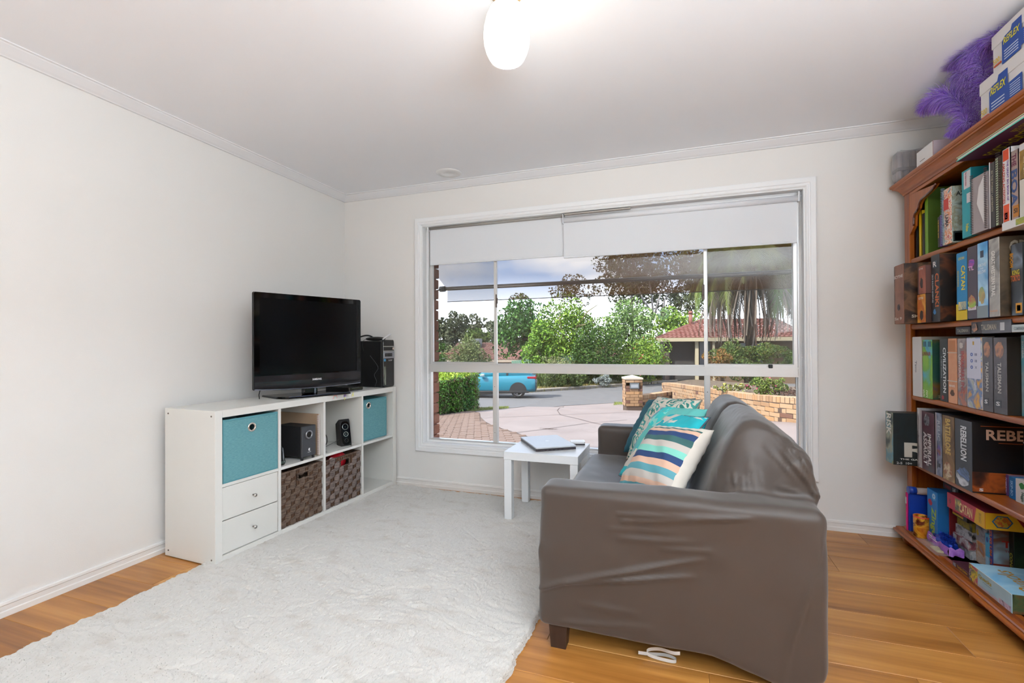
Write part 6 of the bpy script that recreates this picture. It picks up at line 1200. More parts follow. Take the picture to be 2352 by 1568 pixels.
for y_,x_ in cand[298:]:
    z_=float(G(x_,y_))+.008; q=[(0,0),(.215,0),(.215,.10),(0,.10)]; b.add([(x_+a*ca-c*sa,y_+a*sa+c*ca,float(G(x_+a*ca-c*sa,y_+a*sa+c*ca))+.010) for a,c in q],[(0,1,2,3)])
if b.f: b.build('far_pavers',pavm,pv,fix=False)['kind']='stuff'
n=500; V_=[];F_=[]
for k in range(n):
    u,v=rng.uniform(1000,1200),rng.uniform(955,1015); p_=hit(u,v)
    if not inpoly(p_[0],p_[1],pv_poly): p_=hit(1040,990)+np.array([rng.normal(0,.4),rng.normal(0,.4),0])
    a=rng.uniform(0,6); s_=rng.uniform(.006,.02); p_[2]=G(p_[0],p_[1])+.022; V_+=[p_+s_*np.array([math.cos(a),math.sin(a),0]),p_+s_*.4*np.array([-math.sin(a),math.cos(a),.2]),p_-s_*np.array([math.cos(a),math.sin(a),0])]; F_.append((3*k,3*k+1,3*k+2))
o=mesh_np('scattered_leaves',np.array(V_),np.array(F_),mat('litter','#6a4a34',.9),pv); o['kind']='stuff'
# kerbs and grass strips
km=mat('kerb_concrete','#b3a99d',.9,bump=(30,.3))
def kerb(name,P_,wd,ht,lab=None):
    b=MB(); L=[]
    for i,p_ in enumerate(P_):
        dv=(P_[min(i+1,len(P_)-1)]-P_[max(i-1,0)])[:2]; s_=np.array([-dv[1],dv[0]])/np.linalg.norm(dv); g_=float(G(p_[0],p_[1])); L.append([(p_[0]-s_[0]*wd/2,p_[1]-s_[1]*wd/2,g_-.02),(p_[0]-s_[0]*wd/2,p_[1]-s_[1]*wd/2,g_+ht*.8),(p_[0]-s_[0]*wd*.3,p_[1]-s_[1]*wd*.3,g_+ht),(p_[0]+s_[0]*wd/2,p_[1]+s_[1]*wd/2,g_+ht),(p_[0]+s_[0]*wd/2,p_[1]+s_[1]*wd/2,g_-.02)])
    for A_,B_ in zip(L[:-1],L[1:]):
        for k in range(4): b.add([A_[k],B_[k],B_[k+1],A_[k+1]],[(0,1,2,3)])
    o=b.build(name,km); o['kind']='structure'; return o
kerb('kerb',farp,.35,.16)
def leaf_tris(P_,size,rs,up=.3,quad=True):
    n=len(P_); d=rs.normal(size=(n,3)); d[:,2]+=up; d/=np.linalg.norm(d,axis=1,keepdims=True); s_=np.cross(d,rs.normal(size=(n,3))); s_/=np.maximum(np.linalg.norm(s_,axis=1,keepdims=True),1e-6)
    L=(size*rs.uniform(.6,1.3,n))[:,None]; V_=np.concatenate([P_-d*L*.5,P_+s_*L*.28,P_+d*L*.5,P_-s_*L*.28]); i=np.arange(n); return V_,np.stack([i,i+n,i+2*n,i+3*n],1)
def grass(name,P_,hgt,m,parent=None,seed=0,lean=.35,wd=.10,**k):
    rs=np.random.default_rng(seed); n=len(P_); d=rs.normal(size=(n,3))*lean; d[:,2]=1; d/=np.linalg.norm(d,axis=1,keepdims=True); h=(hgt*rs.uniform(.5,1.2,n))[:,None]; s_=np.cross(d,rs.normal(size=(n,3))); s_/=np.linalg.norm(s_,axis=1,keepdims=True)
    mid=P_+d*h*.6; tip=mid+(d+rs.normal(size=(n,3))*[lean,lean,0]-[0,0,.25])*h*.5; V_=np.concatenate([P_-s_*h*wd*.5,P_+s_*h*wd*.5,mid+s_*h*wd*.35,mid-s_*h*wd*.35,tip]); i=np.arange(n)
    F_=np.concatenate([np.stack([i,i+n,i+2*n,i+3*n],1),np.stack([i+3*n,i+2*n,i+4*n,i+4*n],1)]); F3=np.concatenate([np.stack([i,i+n,i+2*n],1),np.stack([i,i+2*n,i+3*n],1),np.stack([i+3*n,i+2*n,i+4*n],1)])
    return mesh_np(name,V_,F3,m,parent,origin=k.get('origin'))
def gpts(pts,n,seed,jit=0):
    """points on the ground inside a pixel quadrilateral outline given by two edges"""
    rs=np.random.default_rng(seed); A_,B_=[hit(*q) for q in pts[0]],[hit(*q) for q in pts[1]]; o=[]
    A_=np.array(A_);B_=np.array(B_)
    for _ in range(n):
        t_=rs.random()*(len(A_)-1); i=int(t_); f=t_-i; a=A_[i]*(1-f)+A_[i+1]*f; c=B_[i]*(1-f)+B_[i+1]*f; s_=rs.random(); p_=a*(1-s_)+c*s_; p_[2]=G(p_[0],p_[1])-.01; o.append(p_)
    return np.array(o)
lawn_m=mat('lawn_lime','#8fa83a',.8,var=(8,'#a9b84a',(1,1,1),.3,.7))
o=grass('grass_strip',gpts((((1075,946),(1168,938)),((1075,938),(1168,934))),3000,1),.06,lawn_m,seed=1,origin=tuple(hit(1120,941))); tag(o,'short bright green grass strip between hedge and road','grass',kind='stuff')
o=grass('grass_tuft',gpts((((1408,931),(1440,929)),((1412,924),(1440,925))),900,2),.08,lawn_m,seed=2,origin=tuple(hit(1425,927))); tag(o,'small lime green grass patch at the left foot of the letterbox pier','grass',kind='stuff')
o=grass('verge_grass',gpts((((1210,902),(1330,894),(1430,887),(1520,880)),((1215,893),(1330,886),(1430,879),(1520,872))),5200,3),.22,mat('straw','#a8904e',.9,var=(2,'#7a8440',(1,1,1),.35,.65)),seed=3,origin=tuple(hit(1370,888))); tag(o,'dry straw coloured grass along the far kerb','grass',kind='stuff')
o=grass('verge_grass',gpts((((1560,876),(1700,868),(1835,862)),((1560,868),(1700,862),(1835,857))),4200,4),.28,mat('straw2','#a08a58',.9,var=(2,'#8a8c4a',(1,1,1),.35,.65)),seed=4,origin=tuple(hit(1700,866))); tag(o,'dry grass verge beyond the road, right of the brick garden wall top','grass',kind='stuff')
# strappy clumps and small bushes on the far verge
strap=mat('strap_green','#4f6a2c',.7,var=(3,'#7d9440',(1,1,1),.3,.7)); 
for k,(u,v,h_,r_,m_,lab) in enumerate([(1268,886,1.0,.9,strap,'green strappy plant just right of the passing car'),(1302,884,.9,.8,strap,'green strappy plant, second right of the car'),(1340,882,.95,.7,strap,'green strappy plant left of the silver bush'),(1440,872,.9,.7,strap,'green strappy plant above the letterbox pier'),(1492,868,.9,.8,strap,'green strappy plant between pier and garden wall on the far verge')]):
    c_=hit(u,v); rs=np.random.default_rng(50+k); n=2200; P_=c_+np.stack([rs.normal(0,r_*.6,n),rs.normal(0,r_*.4,n),np.zeros(n)],1); P_[:,2]=G(P_[:,0],P_[:,1])
    t=thing('strappy_plant',lab,'plant',tuple(c_),0,'strappy plants on the far verge'); o=grass('leaves',P_,h_,m_,t,seed=60+k,lean=.5,wd=.06); o['kind']='stuff'
def tree(name,label,cat,u,vt,vb,hw,f,cols,size,n,seed,trunk=None,group=None,clumps=None,flowers=None,base=None,fill=.75,up=.2):
    """crown filling the pixel box u+-hw, vt..vb at forward depth f; trunk=(colour, radius, list of branch paths in crown units)"""
    rs=np.random.default_rng(seed); sc_=f/FPX; c_=fwd(u,(vt+vb)/2,f); Rx=hw*sc_; Rz=(vb-vt)/2*sc_; Ry=Rx*.8; gb_=G(c_[0],c_[1]); gz=float(gb_) if base is None else base
    gz=min(gz,c_[2]-Rz*.9)
    t=thing(name,label,cat,(c_[0],c_[1],gz),0,group)
    K=int((clumps or 26)*1.5); cl_=rs.normal(size=(K,3)); cl_/=(np.abs(cl_)**3).sum(1,keepdims=True)**(1/3); cl_*=rs.uniform(.35,.90,(K,1)); cl_*=[Rx,Ry,Rz]; cr=rs.uniform(.20,.40,K)*min(Rx,Rz*1.2)
    w_=cr**2; pk=rs.choice(K,n,p=w_/w_.sum()); d=rs.normal(size=(n,3)); d/=np.linalg.norm(d,axis=1,keepdims=True); P_=c_+cl_[pk]+d*cr[pk][:,None]*(rs.uniform(fill,1.05,n)**.5)[:,None]*[1,1,.85]
    P_[:,2]=np.maximum(P_[:,2],gz+.05)
    V_,F_=leaf_tris(P_,size*.92,rs,up); mi=rs.choice(len(cols),n)
    o=mesh_np('foliage',V_,F_,[mat('leaf_'+h_,h_,.7,spec=.25) for h_ in cols],t,mi=mi); o['kind']='stuff'
    # dark inner mass so that the crown is not see-through
    b=MB(); tm=mat('bark_'+(trunk[0] if trunk else '#4a3a2c'),trunk[0] if trunk else '#4a3a2c',.9,bump=(8,.5)); rad=trunk[1] if trunk else Rx*(.06 if cat=='tree' else .02)
    b.tube([(c_[0],c_[1],gz-.05),(c_[0]+Rx*.03,c_[1],(gz+c_[2]-Rz*.3)/2),(c_[0],c_[1],c_[2]-Rz*.2)],[rad*1.3,rad,rad*.8],8)
    for k in range(7):
        e=c_+cl_[k%K]*.95; b.tube([(c_[0],c_[1],c_[2]-Rz*(.5-.05*k)),tuple((c_+e)/2+[0,0,-Rz*.12]),tuple(e)],[rad*.7,rad*.45,rad*.2],6)
    if trunk and len(trunk)>2:
        for path in trunk[2]: b.tube([tuple(fwd(uu,vv,f*ff)) for uu,vv,ff in path],[rad*(1-.7*i/(len(path)-1)) for i in range(len(path))],6)
    b.build('trunk',tm,t)
    if flowers:
        nf=flowers[1]; q=rs.choice(n,nf); V_,F_=leaf_tris(P_[q]+(P_[q]-c_)*.04,size*1.3,rs); o=mesh_np('flowers',V_,F_,mat('flower_'+flowers[0],flowers[0],.6),t); o['kind']='stuff'
    return t
tg='trees beyond the street'
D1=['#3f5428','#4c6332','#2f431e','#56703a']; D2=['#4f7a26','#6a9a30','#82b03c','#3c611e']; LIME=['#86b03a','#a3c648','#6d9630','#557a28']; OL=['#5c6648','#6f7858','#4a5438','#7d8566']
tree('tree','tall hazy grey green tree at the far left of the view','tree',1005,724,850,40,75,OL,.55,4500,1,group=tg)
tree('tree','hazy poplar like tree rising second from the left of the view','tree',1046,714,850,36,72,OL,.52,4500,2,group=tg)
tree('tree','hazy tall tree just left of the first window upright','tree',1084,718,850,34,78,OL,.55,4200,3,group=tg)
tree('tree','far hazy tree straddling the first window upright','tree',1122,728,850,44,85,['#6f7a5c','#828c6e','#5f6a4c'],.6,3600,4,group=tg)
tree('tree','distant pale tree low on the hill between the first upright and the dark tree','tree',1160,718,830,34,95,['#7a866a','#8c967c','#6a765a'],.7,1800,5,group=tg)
tree('round_bush','round mid green bush above the roof unit on the left house','bush',1097,755,800,30,58,['#6f8a40','#85a04e','#5c7634'],.40,2400,6)
tree('tree','broad dark green tree above the red roof of the left house','tree',1216,680,815,84,46,['#3a6a26','#4a7c2e','#5c903a','#2a5220'],.34,9000,7,group=tg,clumps=34)
tree('tree','bright lime green spreading tree with bare pale branches in front','tree',1308,688,868,96,33,LIME,.20,14000,8,group=tg,clumps=34,trunk=('#9a9460',.09,[[(1314,835,.98),(1318,790,.97),(1325,750,.96),(1350,715,.95),(1372,700,.95)],[(1298,830,.97),(1295,775,.96),(1285,735,.95),(1290,700,.95)],[(1318,790,.96),(1300,770,.95),(1282,788,.95)],[(1325,750,.96),(1345,745,.95),(1365,735,.95)]]))
tree('tree','light green tree with bright leaf sprays left of the lime tree','tree',1243,735,868,46,32.5,['#86b838','#9acb48','#6ea030','#4f7a24'],.20,6500,9,group=tg,clumps=26,trunk=('#5a4a34',.08))
tree('shrub','large dense dark green rounded shrub in the middle of the view','shrub',1366,742,876,64,30.5,['#3c5f22','#4c7228','#2c4a1a','#5f8432'],.15,9500,10,clumps=36)
tree('tree','feathery pale green tree rising behind the dark shrub','tree',1442,672,860,64,34,['#7aa352','#93b86a','#628a40','#a6c480'],.20,11000,11,group=tg,clumps=36,trunk=('#6a5a44',.10))
tree('shrub','yellow green bottlebrush shrub with red flowers left of the right house','shrub',1474,768,872,62,31,['#86ae34','#9cc043','#6a9030','#4f7626'],.13,8500,12,clumps=30,flowers=('#b02a1c',60))
tree('tree','bright rounded green tree behind the right house roof','tree',1545,700,815,72,50,LIME,.30,8000,13,group=tg,clumps=30)
gum=['#4c5636','#5f6a44','#3c4628','#747c56']
tree('gum_tree','tall gum tree with white forked trunks left of the decal','tree',1450,545,705,78,60,gum,.42,7500,14,group=tg,clumps=34,trunk=('#b8b4b4',.17,[[(1500,735,.98),(1498,690,.97),(1490,640,.97),(1478,600,.97)],[(1500,735,.98),(1512,690,.97),(1530,640,.97)],[(1500,720,.98),(1478,690,.97),(1462,650,.97)],[(1520,735,.99),(1526,690,.98),(1548,650,.98)]]),base=-1.5)
tree('gum_tree','tall gum tree behind the rounded green tree, right of the forked trunks','tree',1550,555,735,82,62,gum,.42,7500,15,group=tg,clumps=34,trunk=('#a8a4a0',.15),base=-1.5)
tree('gum_tree','tall dark tree seen through the awning left of the palm','tree',1650,545,690,60,60,['#3f4a2c','#4f5a38','#2f3a20'],.42,7000,16,group=tg,clumps=34,base=-1.5)
tree('gum_tree','tall dark tree seen through the awning above the palm','tree',1765,530,690,80,58,['#3f4a2c','#4f5a38','#2f3a20'],.42,8500,17,group=tg,clumps=36,base=-1.5)
tree('gum_tree','tall dark tree at the right edge of the window above the palm','tree',1870,540,720,55,58,['#3f4a2c','#4f5a38','#2f3a20'],.42,5000,117,group=tg,clumps=30,base=-1.5)
tree('tree','thin sparse tree standing above the lime tree under the awning edge','tree',1312,632,705,48,44,['#5a5a34','#6a6a44'],.24,1500,18,group=tg,clumps=18,trunk=('#5a5040',.05))
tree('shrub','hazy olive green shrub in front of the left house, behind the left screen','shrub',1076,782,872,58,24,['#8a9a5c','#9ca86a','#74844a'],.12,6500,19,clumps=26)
tree('shrub','small dark green shrub at the far left edge of the left pane','shrub',1003,782,870,30,34,['#5f8a3c','#719c48','#4c7230'],.18,2400,20)
tree('shrub','grey green low shrub against the green fence','shrub',1283,812,868,40,30,['#9aa06c','#848c58','#aab07c'],.09,3600,21)
tree('shrub','broad green dome shaped shrub under the palm','shrub',1708,780,868,84,18,['#5c7a34','#708e40','#4a642a','#8a8c48'],.09,9000,22,clumps=34)
tree('shrub','small rounded green shrub at the right edge of the window','shrub',1826,792,868,38,18,['#5c7a34','#708e40','#4a642a'],.09,3600,23)
tree('shrub','orange brown shrub at the left of the dome shaped shrub','shrub',1648,802,868,32,17.5,['#a8743a','#8a7a3c','#b8884a'],.09,2600,24)
tree('silver_bush','round silver grey leafed bush on the far verge','bush',1383,861,888,21,28.8,['#a8b4b0','#c0c8c4','#8f9c98'],.09,2400,25,clumps=14)
tree('shrub','low green shrub on the far verge left of the silver bush','shrub',1290,850,888,56,28,['#4f6428','#64783a','#3c4e20'],.12,5000,26,clumps=24)
tree('shrub','low mixed green shrub with pink flowers on the verge above the pier','shrub',1445,846,880,56,30.5,['#4f6a2c','#6a8038','#3f5424'],.12,4500,27,clumps=24,flowers=('#a03a5a',30))
tree('blue_grass_clump','blue grey spiky clump before the right house','plant',1496,815,870,28,31.5,['#7a98a0','#94aeb4','#648088'],.14,2600,28,clumps=12,up=1.2)
t=tree('red_flowers','small patch of red flowers just above the window rail','flowers',1420,836,860,14,30,['#4f7a34'],.06,500,29,clumps=6,flowers=('#d83048',160))
# ---- fence
t=thing('metal_fence','pale green ribbed metal fence behind the shrubs, right of the left house','fence',tuple(on_ground(1250,33)))
fm=mat('fence_green','#6a9a84',.6)
p0,p1=fwd(1175,838,36),fwd(1320,812,31); p0_=fwd(1175,822,36); fz=[]
n=24; tz0=fwd(1175,828,36)[2]; tz1=fwd(1320,813,31)[2]
for k in range(n):
    a=p0+(p1-p0)*k/n; c=p0+(p1-p0)*(k+.92)/n; zt=tz0+(tz1-tz0)*k/n; b=MB(); dv=(c-a)[:2]; s_=np.array([-dv[1],dv[0]])/np.linalg.norm(dv)*.03
    m_=(a+c)/2; b.add([(a[0],a[1],-1.9),(m_[0]-s_[0],m_[1]-s_[1],-1.9),(c[0],c[1],-1.9),(a[0],a[1],zt),(m_[0]-s_[0],m_[1]-s_[1],zt),(c[0],c[1],zt)],[(0,1,4,3),(1,2,5,4)]); b.build('fence_panel',fm,t)
p2,p3=fwd(1395,838,30),fwd(1422,838,29)
# ---- houses
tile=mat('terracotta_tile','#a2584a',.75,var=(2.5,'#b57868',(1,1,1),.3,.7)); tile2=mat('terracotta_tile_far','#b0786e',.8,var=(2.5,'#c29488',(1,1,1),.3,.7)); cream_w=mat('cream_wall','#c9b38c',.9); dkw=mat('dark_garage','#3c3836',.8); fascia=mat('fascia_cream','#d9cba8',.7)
def hip_roof(nm,corners,ridge,m,parent,rows=14,tw=.30):
    """corners: 4 eave points (front-left, front-right, back-right, back-left); ridge: 2 points; wave tiles in stepped courses"""
    fl_,fr_,br_,bl_=[np.array(c_,float) for c_ in corners]; r0,r1=[np.array(c_,float) for c_ in ridge]
    for a0,a1,t0,t1 in ((fl_,fr_,r0,r1),(fr_,br_,r1,r1),(br_,bl_,r1,r0),(bl_,fl_,r0,r0)):
        b=MB(); n_=np.cross(a1-a0,t0-a0); n_/=np.linalg.norm(n_); n_*=np.sign(n_[2]); 
        for k in range(rows):
            s0,s1=k/rows,(k+1)/rows; A_,B_=a0+(t0-a0)*s0,a1+(t1-a1)*s0; Cc,Dd=a0+(t0-a0)*s1,a1+(t1-a1)*s1; W_=np.linalg.norm(B_-A_); q=max(2,int(W_/tw)*2); V_=[]
            for side,(Pa,Pb,off) in enumerate(((A_,B_,.07),(Cc,Dd,.0))):
                for i in range(q+1): V_.append(Pa+(Pb-Pa)*i/q+n_*(off+.05*(i%2)))
            b.add(V_,[(i,i+1,q+2+i,q+1+i) for i in range(q)]); b.add([Pp-n_*.07 for Pp in V_[:q+1]]+V_[:q+1],[(i,i+1,q+2+i,q+1+i) for i in range(q)])
        b.build(nm,m,parent,fix=False)
f=33.; hr=thing('brick_house','brick house with terracotta roof and dark garage door, right half of the view','house',tuple(on_ground(1580,f)))
def hp(u,v,f_): return fwd(u,v,f_)
ez=float(hp(1560,777,f)[2]); gz=-1.75
a=hp(1527,777,f); bq=hp(1860,777,f*.93); dirx=(bq-a); dirx[2]=0; Lh=np.linalg.norm(dirx); dx_=dirx/Lh; dy_=np.array([-dx_[1],dx_[0],0])
def HP(s_,d_,z): q=a+dx_*s_+dy_*d_; return np.array([q[0],q[1],z])
Dh=9.; rz=ez+1.15
hip_roof('roof',[HP(-.6,-.5,ez),HP(Lh,-.5,ez),HP(Lh,Dh,ez),HP(-.6,Dh,ez)],[HP(3.0,Dh*.45,rz+.35),HP(Lh-1,Dh*.45,rz+.35)],tile,hr,12)
b=MB()
def hbox(b,s0,s1,d0,d1,z0,z1): 
    V_=[HP(s_,d_,z_) for z_ in (z0,z1) for s_,d_ in ((s0,d0),(s1,d0),(s1,d1),(s0,d1))]; b.add(V_,[(0,3,2,1),(4,5,6,7),(0,1,5,4),(1,2,6,5),(2,3,7,6),(3,0,4,7)])
hbox(b,-.6,Lh,-.55,-.42,ez-.22,ez+.03); b.build('fascia',fascia,hr)
b=MB(); hbox(b,0,.3,0,Dh-.5,gz,ez); hbox(b,.3,2.3,.6,Dh-.5,gz,ez); b.build('garage_wall',mat('brown_wall','#6a5a54',.9),hr)
b=MB(); hbox(b,.35,2.0,.45,.6,gz,ez-.25); b.build('garage_door',dkw,hr)
b=MB(); hbox(b,2.0,2.22,-.2,.2,gz,ez-.05); b.build('porch_post',fascia,hr); b=MB(); hbox(b,3.1,3.25,-.35,-.2,gz,ez-.05); b.build('porch_post',fascia,hr)
b=MB(); hbox(b,2.3,Lh,.5,Dh-.5,gz,ez); b.build('front_wall',mat('cream_brick','#8a7054',.9,var=(3,'#7a6048',(.3,.3,3),.3,.7)),hr)
b=MB(); hbox(b,2.35,3.05,.42,.5,gz+1.0,ez-.25); b.build('window',mat('house_window','#5a6478',.3),hr); b=MB(); hbox(b,5.0,6.4,.42,.5,gz+.9,ez-.35); b.build('window',mat('house_window','#5a6478',.3),hr)
b=MB(); c_=HP(2.0,Dh*.30,0); b.cyl((c_[0],c_[1],rz-.3),(c_[0],c_[1],rz+.75),.14,n=10).cyl((c_[0],c_[1],rz+.75),(c_[0],c_[1],rz+.95),.20,.10,n=10); b.build('chimney',tile,hr)
f2=52.; hl=thing('house','house with a long pinkish red tiled roof, left half of the view','house',tuple(fwd(1150,840,f2)))
A0=fwd(1012,826,f2); A1=fwd(1420,826,f2*.92); A0[2]=A1[2]=(A0[2]+A1[2])/2; dv=A1-A0; dn=np.array([-dv[1],dv[0],0]); dn/=np.linalg.norm(dn)
rt0=fwd(1052,787,f2+3.5); rt1=fwd(1420,787,f2*.92+3.5); rt0[2]=rt1[2]=fwd(1150,787,f2+3)[2]
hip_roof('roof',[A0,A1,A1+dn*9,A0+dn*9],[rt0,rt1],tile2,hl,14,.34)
b=MB(); zz=A0[2]; W0=A0+dn*.6+dv/np.linalg.norm(dv)*.6; W1=A1+dn*.6; b.add([tuple(W0[:2])+(zz-3.2,),tuple(W1[:2])+(zz-3.2,),tuple(W1[:2])+(zz,),tuple(W0[:2])+(zz,)],[(0,1,2,3)]); b.add([tuple((W0+dn*8)[:2])+(zz-3.2,),tuple((W1+dn*8)[:2])+(zz-3.2,),tuple((W1+dn*8)[:2])+(zz,),tuple((W0+dn*8)[:2])+(zz,)],[(0,1,2,3)]); b.build('wall',mat('brown_brick','#7a5a4a',.9),hl)
b=MB(); q0=A0-[0,0,.28]; q1=A1-[0,0,.28]; b.add([q0,q1,A1+[0,0,.02],A0+[0,0,.02]],[(0,1,2,3)]); b.build('gutter',mat('gutter_cream','#dcc9b8',.7),hl)
u0_=fwd(1083,790,f2+1.5); b=MB().box((u0_[0]-.0,u0_[1],u0_[2]-.5),(u0_[0]+.95,u0_[1]+.9,u0_[2]+.62),c=.03); b.build('roof_unit',mat('unit_grey','#9aa2a8',.5),hl)
h3=thing('low_house','low far roof with white gutter at the left edge of the view','house',tuple(fwd(1005,845,40))); 
B0=fwd(960,821,40); B1=fwd(1022,821,38); B0[2]=B1[2]; dv3=B1-B0; dn3=np.array([-dv3[1],dv3[0],0]); dn3/=np.linalg.norm(dn3)
hip_roof('roof',[B0,B1,B1+dn3*5,B0+dn3*5],[fwd(965,810,42),fwd(1010,812,42)],mat('terracotta_orange','#b87a5a',.8),h3,5)
b=MB().add([B0-[0,0,.15],B1-[0,0,.15],B1,B0],[(0,1,2,3)]); b.build('gutter',mat('gutter_white','#dcdcd8',.7),h3); b=MB().add([B0-[0,0,2.2],B1-[0,0,2.2],B1-[0,0,.15],B0-[0,0,.15]],[(0,1,2,3)]); b.build('wall',mat('brown_brick','#7a5a4a',.9),h3)
# opposite driveway
patch('side_street',[tuple(hit(*q)[:2]) for q in ((1505,881),(1600,873),(1640,860),(1560,858))],mat('apron','#a39388',.9),.02)
# ---- palm
pf=22.; pc=fwd(1722,612,pf); pgz=float(G(pc[0],pc[1])); pt=thing('palm_tree','large palm with arching green fronds and a skirt of dead grey ones','tree',(pc[0],pc[1],pgz))
b=MB(); b.tube([(pc[0],pc[1],pgz-.1),(pc[0],pc[1],(pgz+pc[2])/2),(pc[0],pc[1],pc[2]+.2)],[.24,.20,.36],14); b.build('trunk',mat('palm_trunk','#4c3c30',.95,bump=(6,.8,(1,1,3))),pt)
def frond_mesh(L,droop,dead,seed):
    rs=np.random.default_rng(seed); n_=26; pts=[]; d=Vector((1,0,.55 if not dead else .1)).normalized(); p_=Vector((0,0,0)); st_=L/n_
    for i in range(n_+1): pts.append(p_.copy()); p_=p_+d*st_; d=(d+Vector((0,0,-droop*(.6+i/n_)))).normalized()
    V_=[];F_=[]
    for i in range(2,n_+1):
        q=pts[i]; tn=(pts[i]-pts[i-1]).normalized(); ll=L*.20*math.sin(PI*min(1,.12+.88*i/n_))**.6*(.55 if dead else 1)
        for s_ in (-1,1):
            for sub in (0,.5):
                o=len(V_); qq=q-tn*st_*sub; dr=(Vector((0,s_,0))*(1 if not dead else .35)+tn*.9+Vector((0,0,-.45 if not dead else -1.2))+Vector(rs.normal(0,.1,3))).normalized(); wv_=tn*.032
                V_+=[qq-wv_,qq+wv_,qq+dr*ll*.6+wv_*.7+Vector((0,0,-.02)),qq+dr*ll+Vector((0,0,-ll*.2))]; F_.append((o,o+1,o+2,o+3))
    o=len(V_)
    for i,q in enumerate(pts): V_+=[q+Vector((0,.022,0)),q-Vector((0,.022,0))]
    for i in range(n_): F_.append((o+2*i,o+2*i+1,o+2*i+3,o+2*i+2))
    me=bpy.data.meshes.new('frond'); me.from_pydata([tuple(v_) for v_ in V_],[],F_); return me
gm=[mat('frond_green','#5f7a30',.6,spec=.3),mat('frond_olive','#7c8a3c',.6,spec=.3)]; dm=[mat('frond_dead','#8a7a6c',.8),mat('frond_grey','#a39a94',.8),mat('frond_brown','#6a4c3a',.8)]
GM=[frond_mesh(4.1,d_,False,i) for i,d_ in enumerate((.09,.11,.13,.16))]; DM=[frond_mesh(3.9,d_,True,10+i) for i,d_ in enumerate((.10,.13,.18))]
for i,m_ in enumerate(GM): m_.materials.append(gm[i%2])
for i,m_ in enumerate(DM): m_.materials.append(dm[i])
for k in range(54):
    o=bpy.data.objects.new('frond',GM[k%4]); C.objects.link(o); o.parent=pt; o.location=(0,0,pc[2]-pgz+.1); o.rotation_euler=(rng.uniform(-.2,.2),rng.uniform(-.75,.45),k*2.399)
for k in range(110):
    o=bpy.data.objects.new('dead_frond',DM[k%3]); C.objects.link(o); o.parent=pt; o.location=(rng.uniform(-.2,.2),rng.uniform(-.2,.2),pc[2]-pgz-.1-rng.uniform(0,.35)); o.rotation_euler=(rng.uniform(-.15,.15),rng.uniform(.0,.5),k*2.399+.7); o.scale=(rng.uniform(.85,1.15),)*3
# ---- hedge
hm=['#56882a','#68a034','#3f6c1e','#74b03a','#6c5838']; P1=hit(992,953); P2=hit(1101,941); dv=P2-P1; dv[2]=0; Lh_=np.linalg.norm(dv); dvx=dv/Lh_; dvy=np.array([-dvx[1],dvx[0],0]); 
hg=thing('hedge','clipped green box hedge with a yellow green top coloured as sunlit at the left of the driveway','hedge',tuple((P1+P2)/2)); P0=P1-dvx*3.0; LL=Lh_+3.0; 
topz=float(fwd(1100,858,np.dot(P2-CAM,AF))[2]); topz1=float(fwd(990,880,np.dot(P1-CAM,AF))[2])
hd=3.2
def TZ(s_): return topz1+(topz-topz1)*min(max((s_-3.0)/Lh_,-.2),1)
def HG(s_,d_,z): return P0+dvx*s_+dvy*d_-[0,0,P0[2]]+[0,0,z]
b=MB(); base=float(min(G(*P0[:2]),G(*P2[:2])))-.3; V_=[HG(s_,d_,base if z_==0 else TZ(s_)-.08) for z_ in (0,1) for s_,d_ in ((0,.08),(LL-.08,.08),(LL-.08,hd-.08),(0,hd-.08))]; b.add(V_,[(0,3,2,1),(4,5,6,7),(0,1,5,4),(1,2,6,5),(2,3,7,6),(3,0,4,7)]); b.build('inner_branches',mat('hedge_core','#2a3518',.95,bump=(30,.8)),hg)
def hface(nm,n,fn,cols,seed,size):
    rs=np.random.default_rng(seed); P_=np.array([fn(rs) for _ in range(n)])+rs.normal(size=(n,3))*.03; Vv,Ff=leaf_tris(P_,size,rs,.3); o=mesh_np(nm,Vv,Ff,[mat('leaf_'+h_,h_,.6,spec=.3) for h_ in cols],hg,mi=rs.choice(len(cols),n)); o['kind']='stuff'
def zg(s_): q=HG(s_,0,0); return float(G(q[0],q[1]))+.03
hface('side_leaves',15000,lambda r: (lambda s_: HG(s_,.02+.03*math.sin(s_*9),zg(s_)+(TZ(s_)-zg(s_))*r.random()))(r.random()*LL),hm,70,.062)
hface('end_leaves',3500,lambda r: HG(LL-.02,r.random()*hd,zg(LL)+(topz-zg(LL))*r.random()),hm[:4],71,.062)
hface('top_leaves',11000,lambda r: (lambda s_: HG(s_,r.random()*hd,TZ(s_)+.01))(r.random()*LL),['#a8c832','#b8d43c','#94b82c'],72,.06)  # brighter, yellower leaf colours stand in for sunlight on the clipped top
# ---- letterbox pier and garden walls
bk=[mat('brick_buff','#c2a07c',.9,bump=(40,.4)),mat('brick_tan','#b08a66',.9,bump=(40,.4)),mat('brick_dark','#7a5444',.9,bump=(40,.4)),mat('brick_orange','#c4986c',.9,bump=(40,.4))]; mor=mat('mortar','#6f5a4e',.95)
def brickmesh(m_,l_=.23,w_=.11,h_=.076,nm='brick'):
    o=MB().box((0,0,0),(l_,w_,h_),c=.004).build(nm,m_); d=o.data; bpy.data.objects.remove(o); return d
BR=[brickmesh(m_) for m_ in bk]; HB=[brickmesh(m_,.11,.11) for m_ in bk]; SB=[brickmesh(m_,.076,.24,.11) for m_ in bk]
def put(me,par,loc,rot,nm='brick'):
    o=bpy.data.objects.new(nm,me); C.objects.link(o); o.parent=par; ol=ORG[par.name]; o.location=(loc[0]-ol[0],loc[1]-ol[1],loc[2]-ol[2]); o.rotation_euler=(0,0,rot)
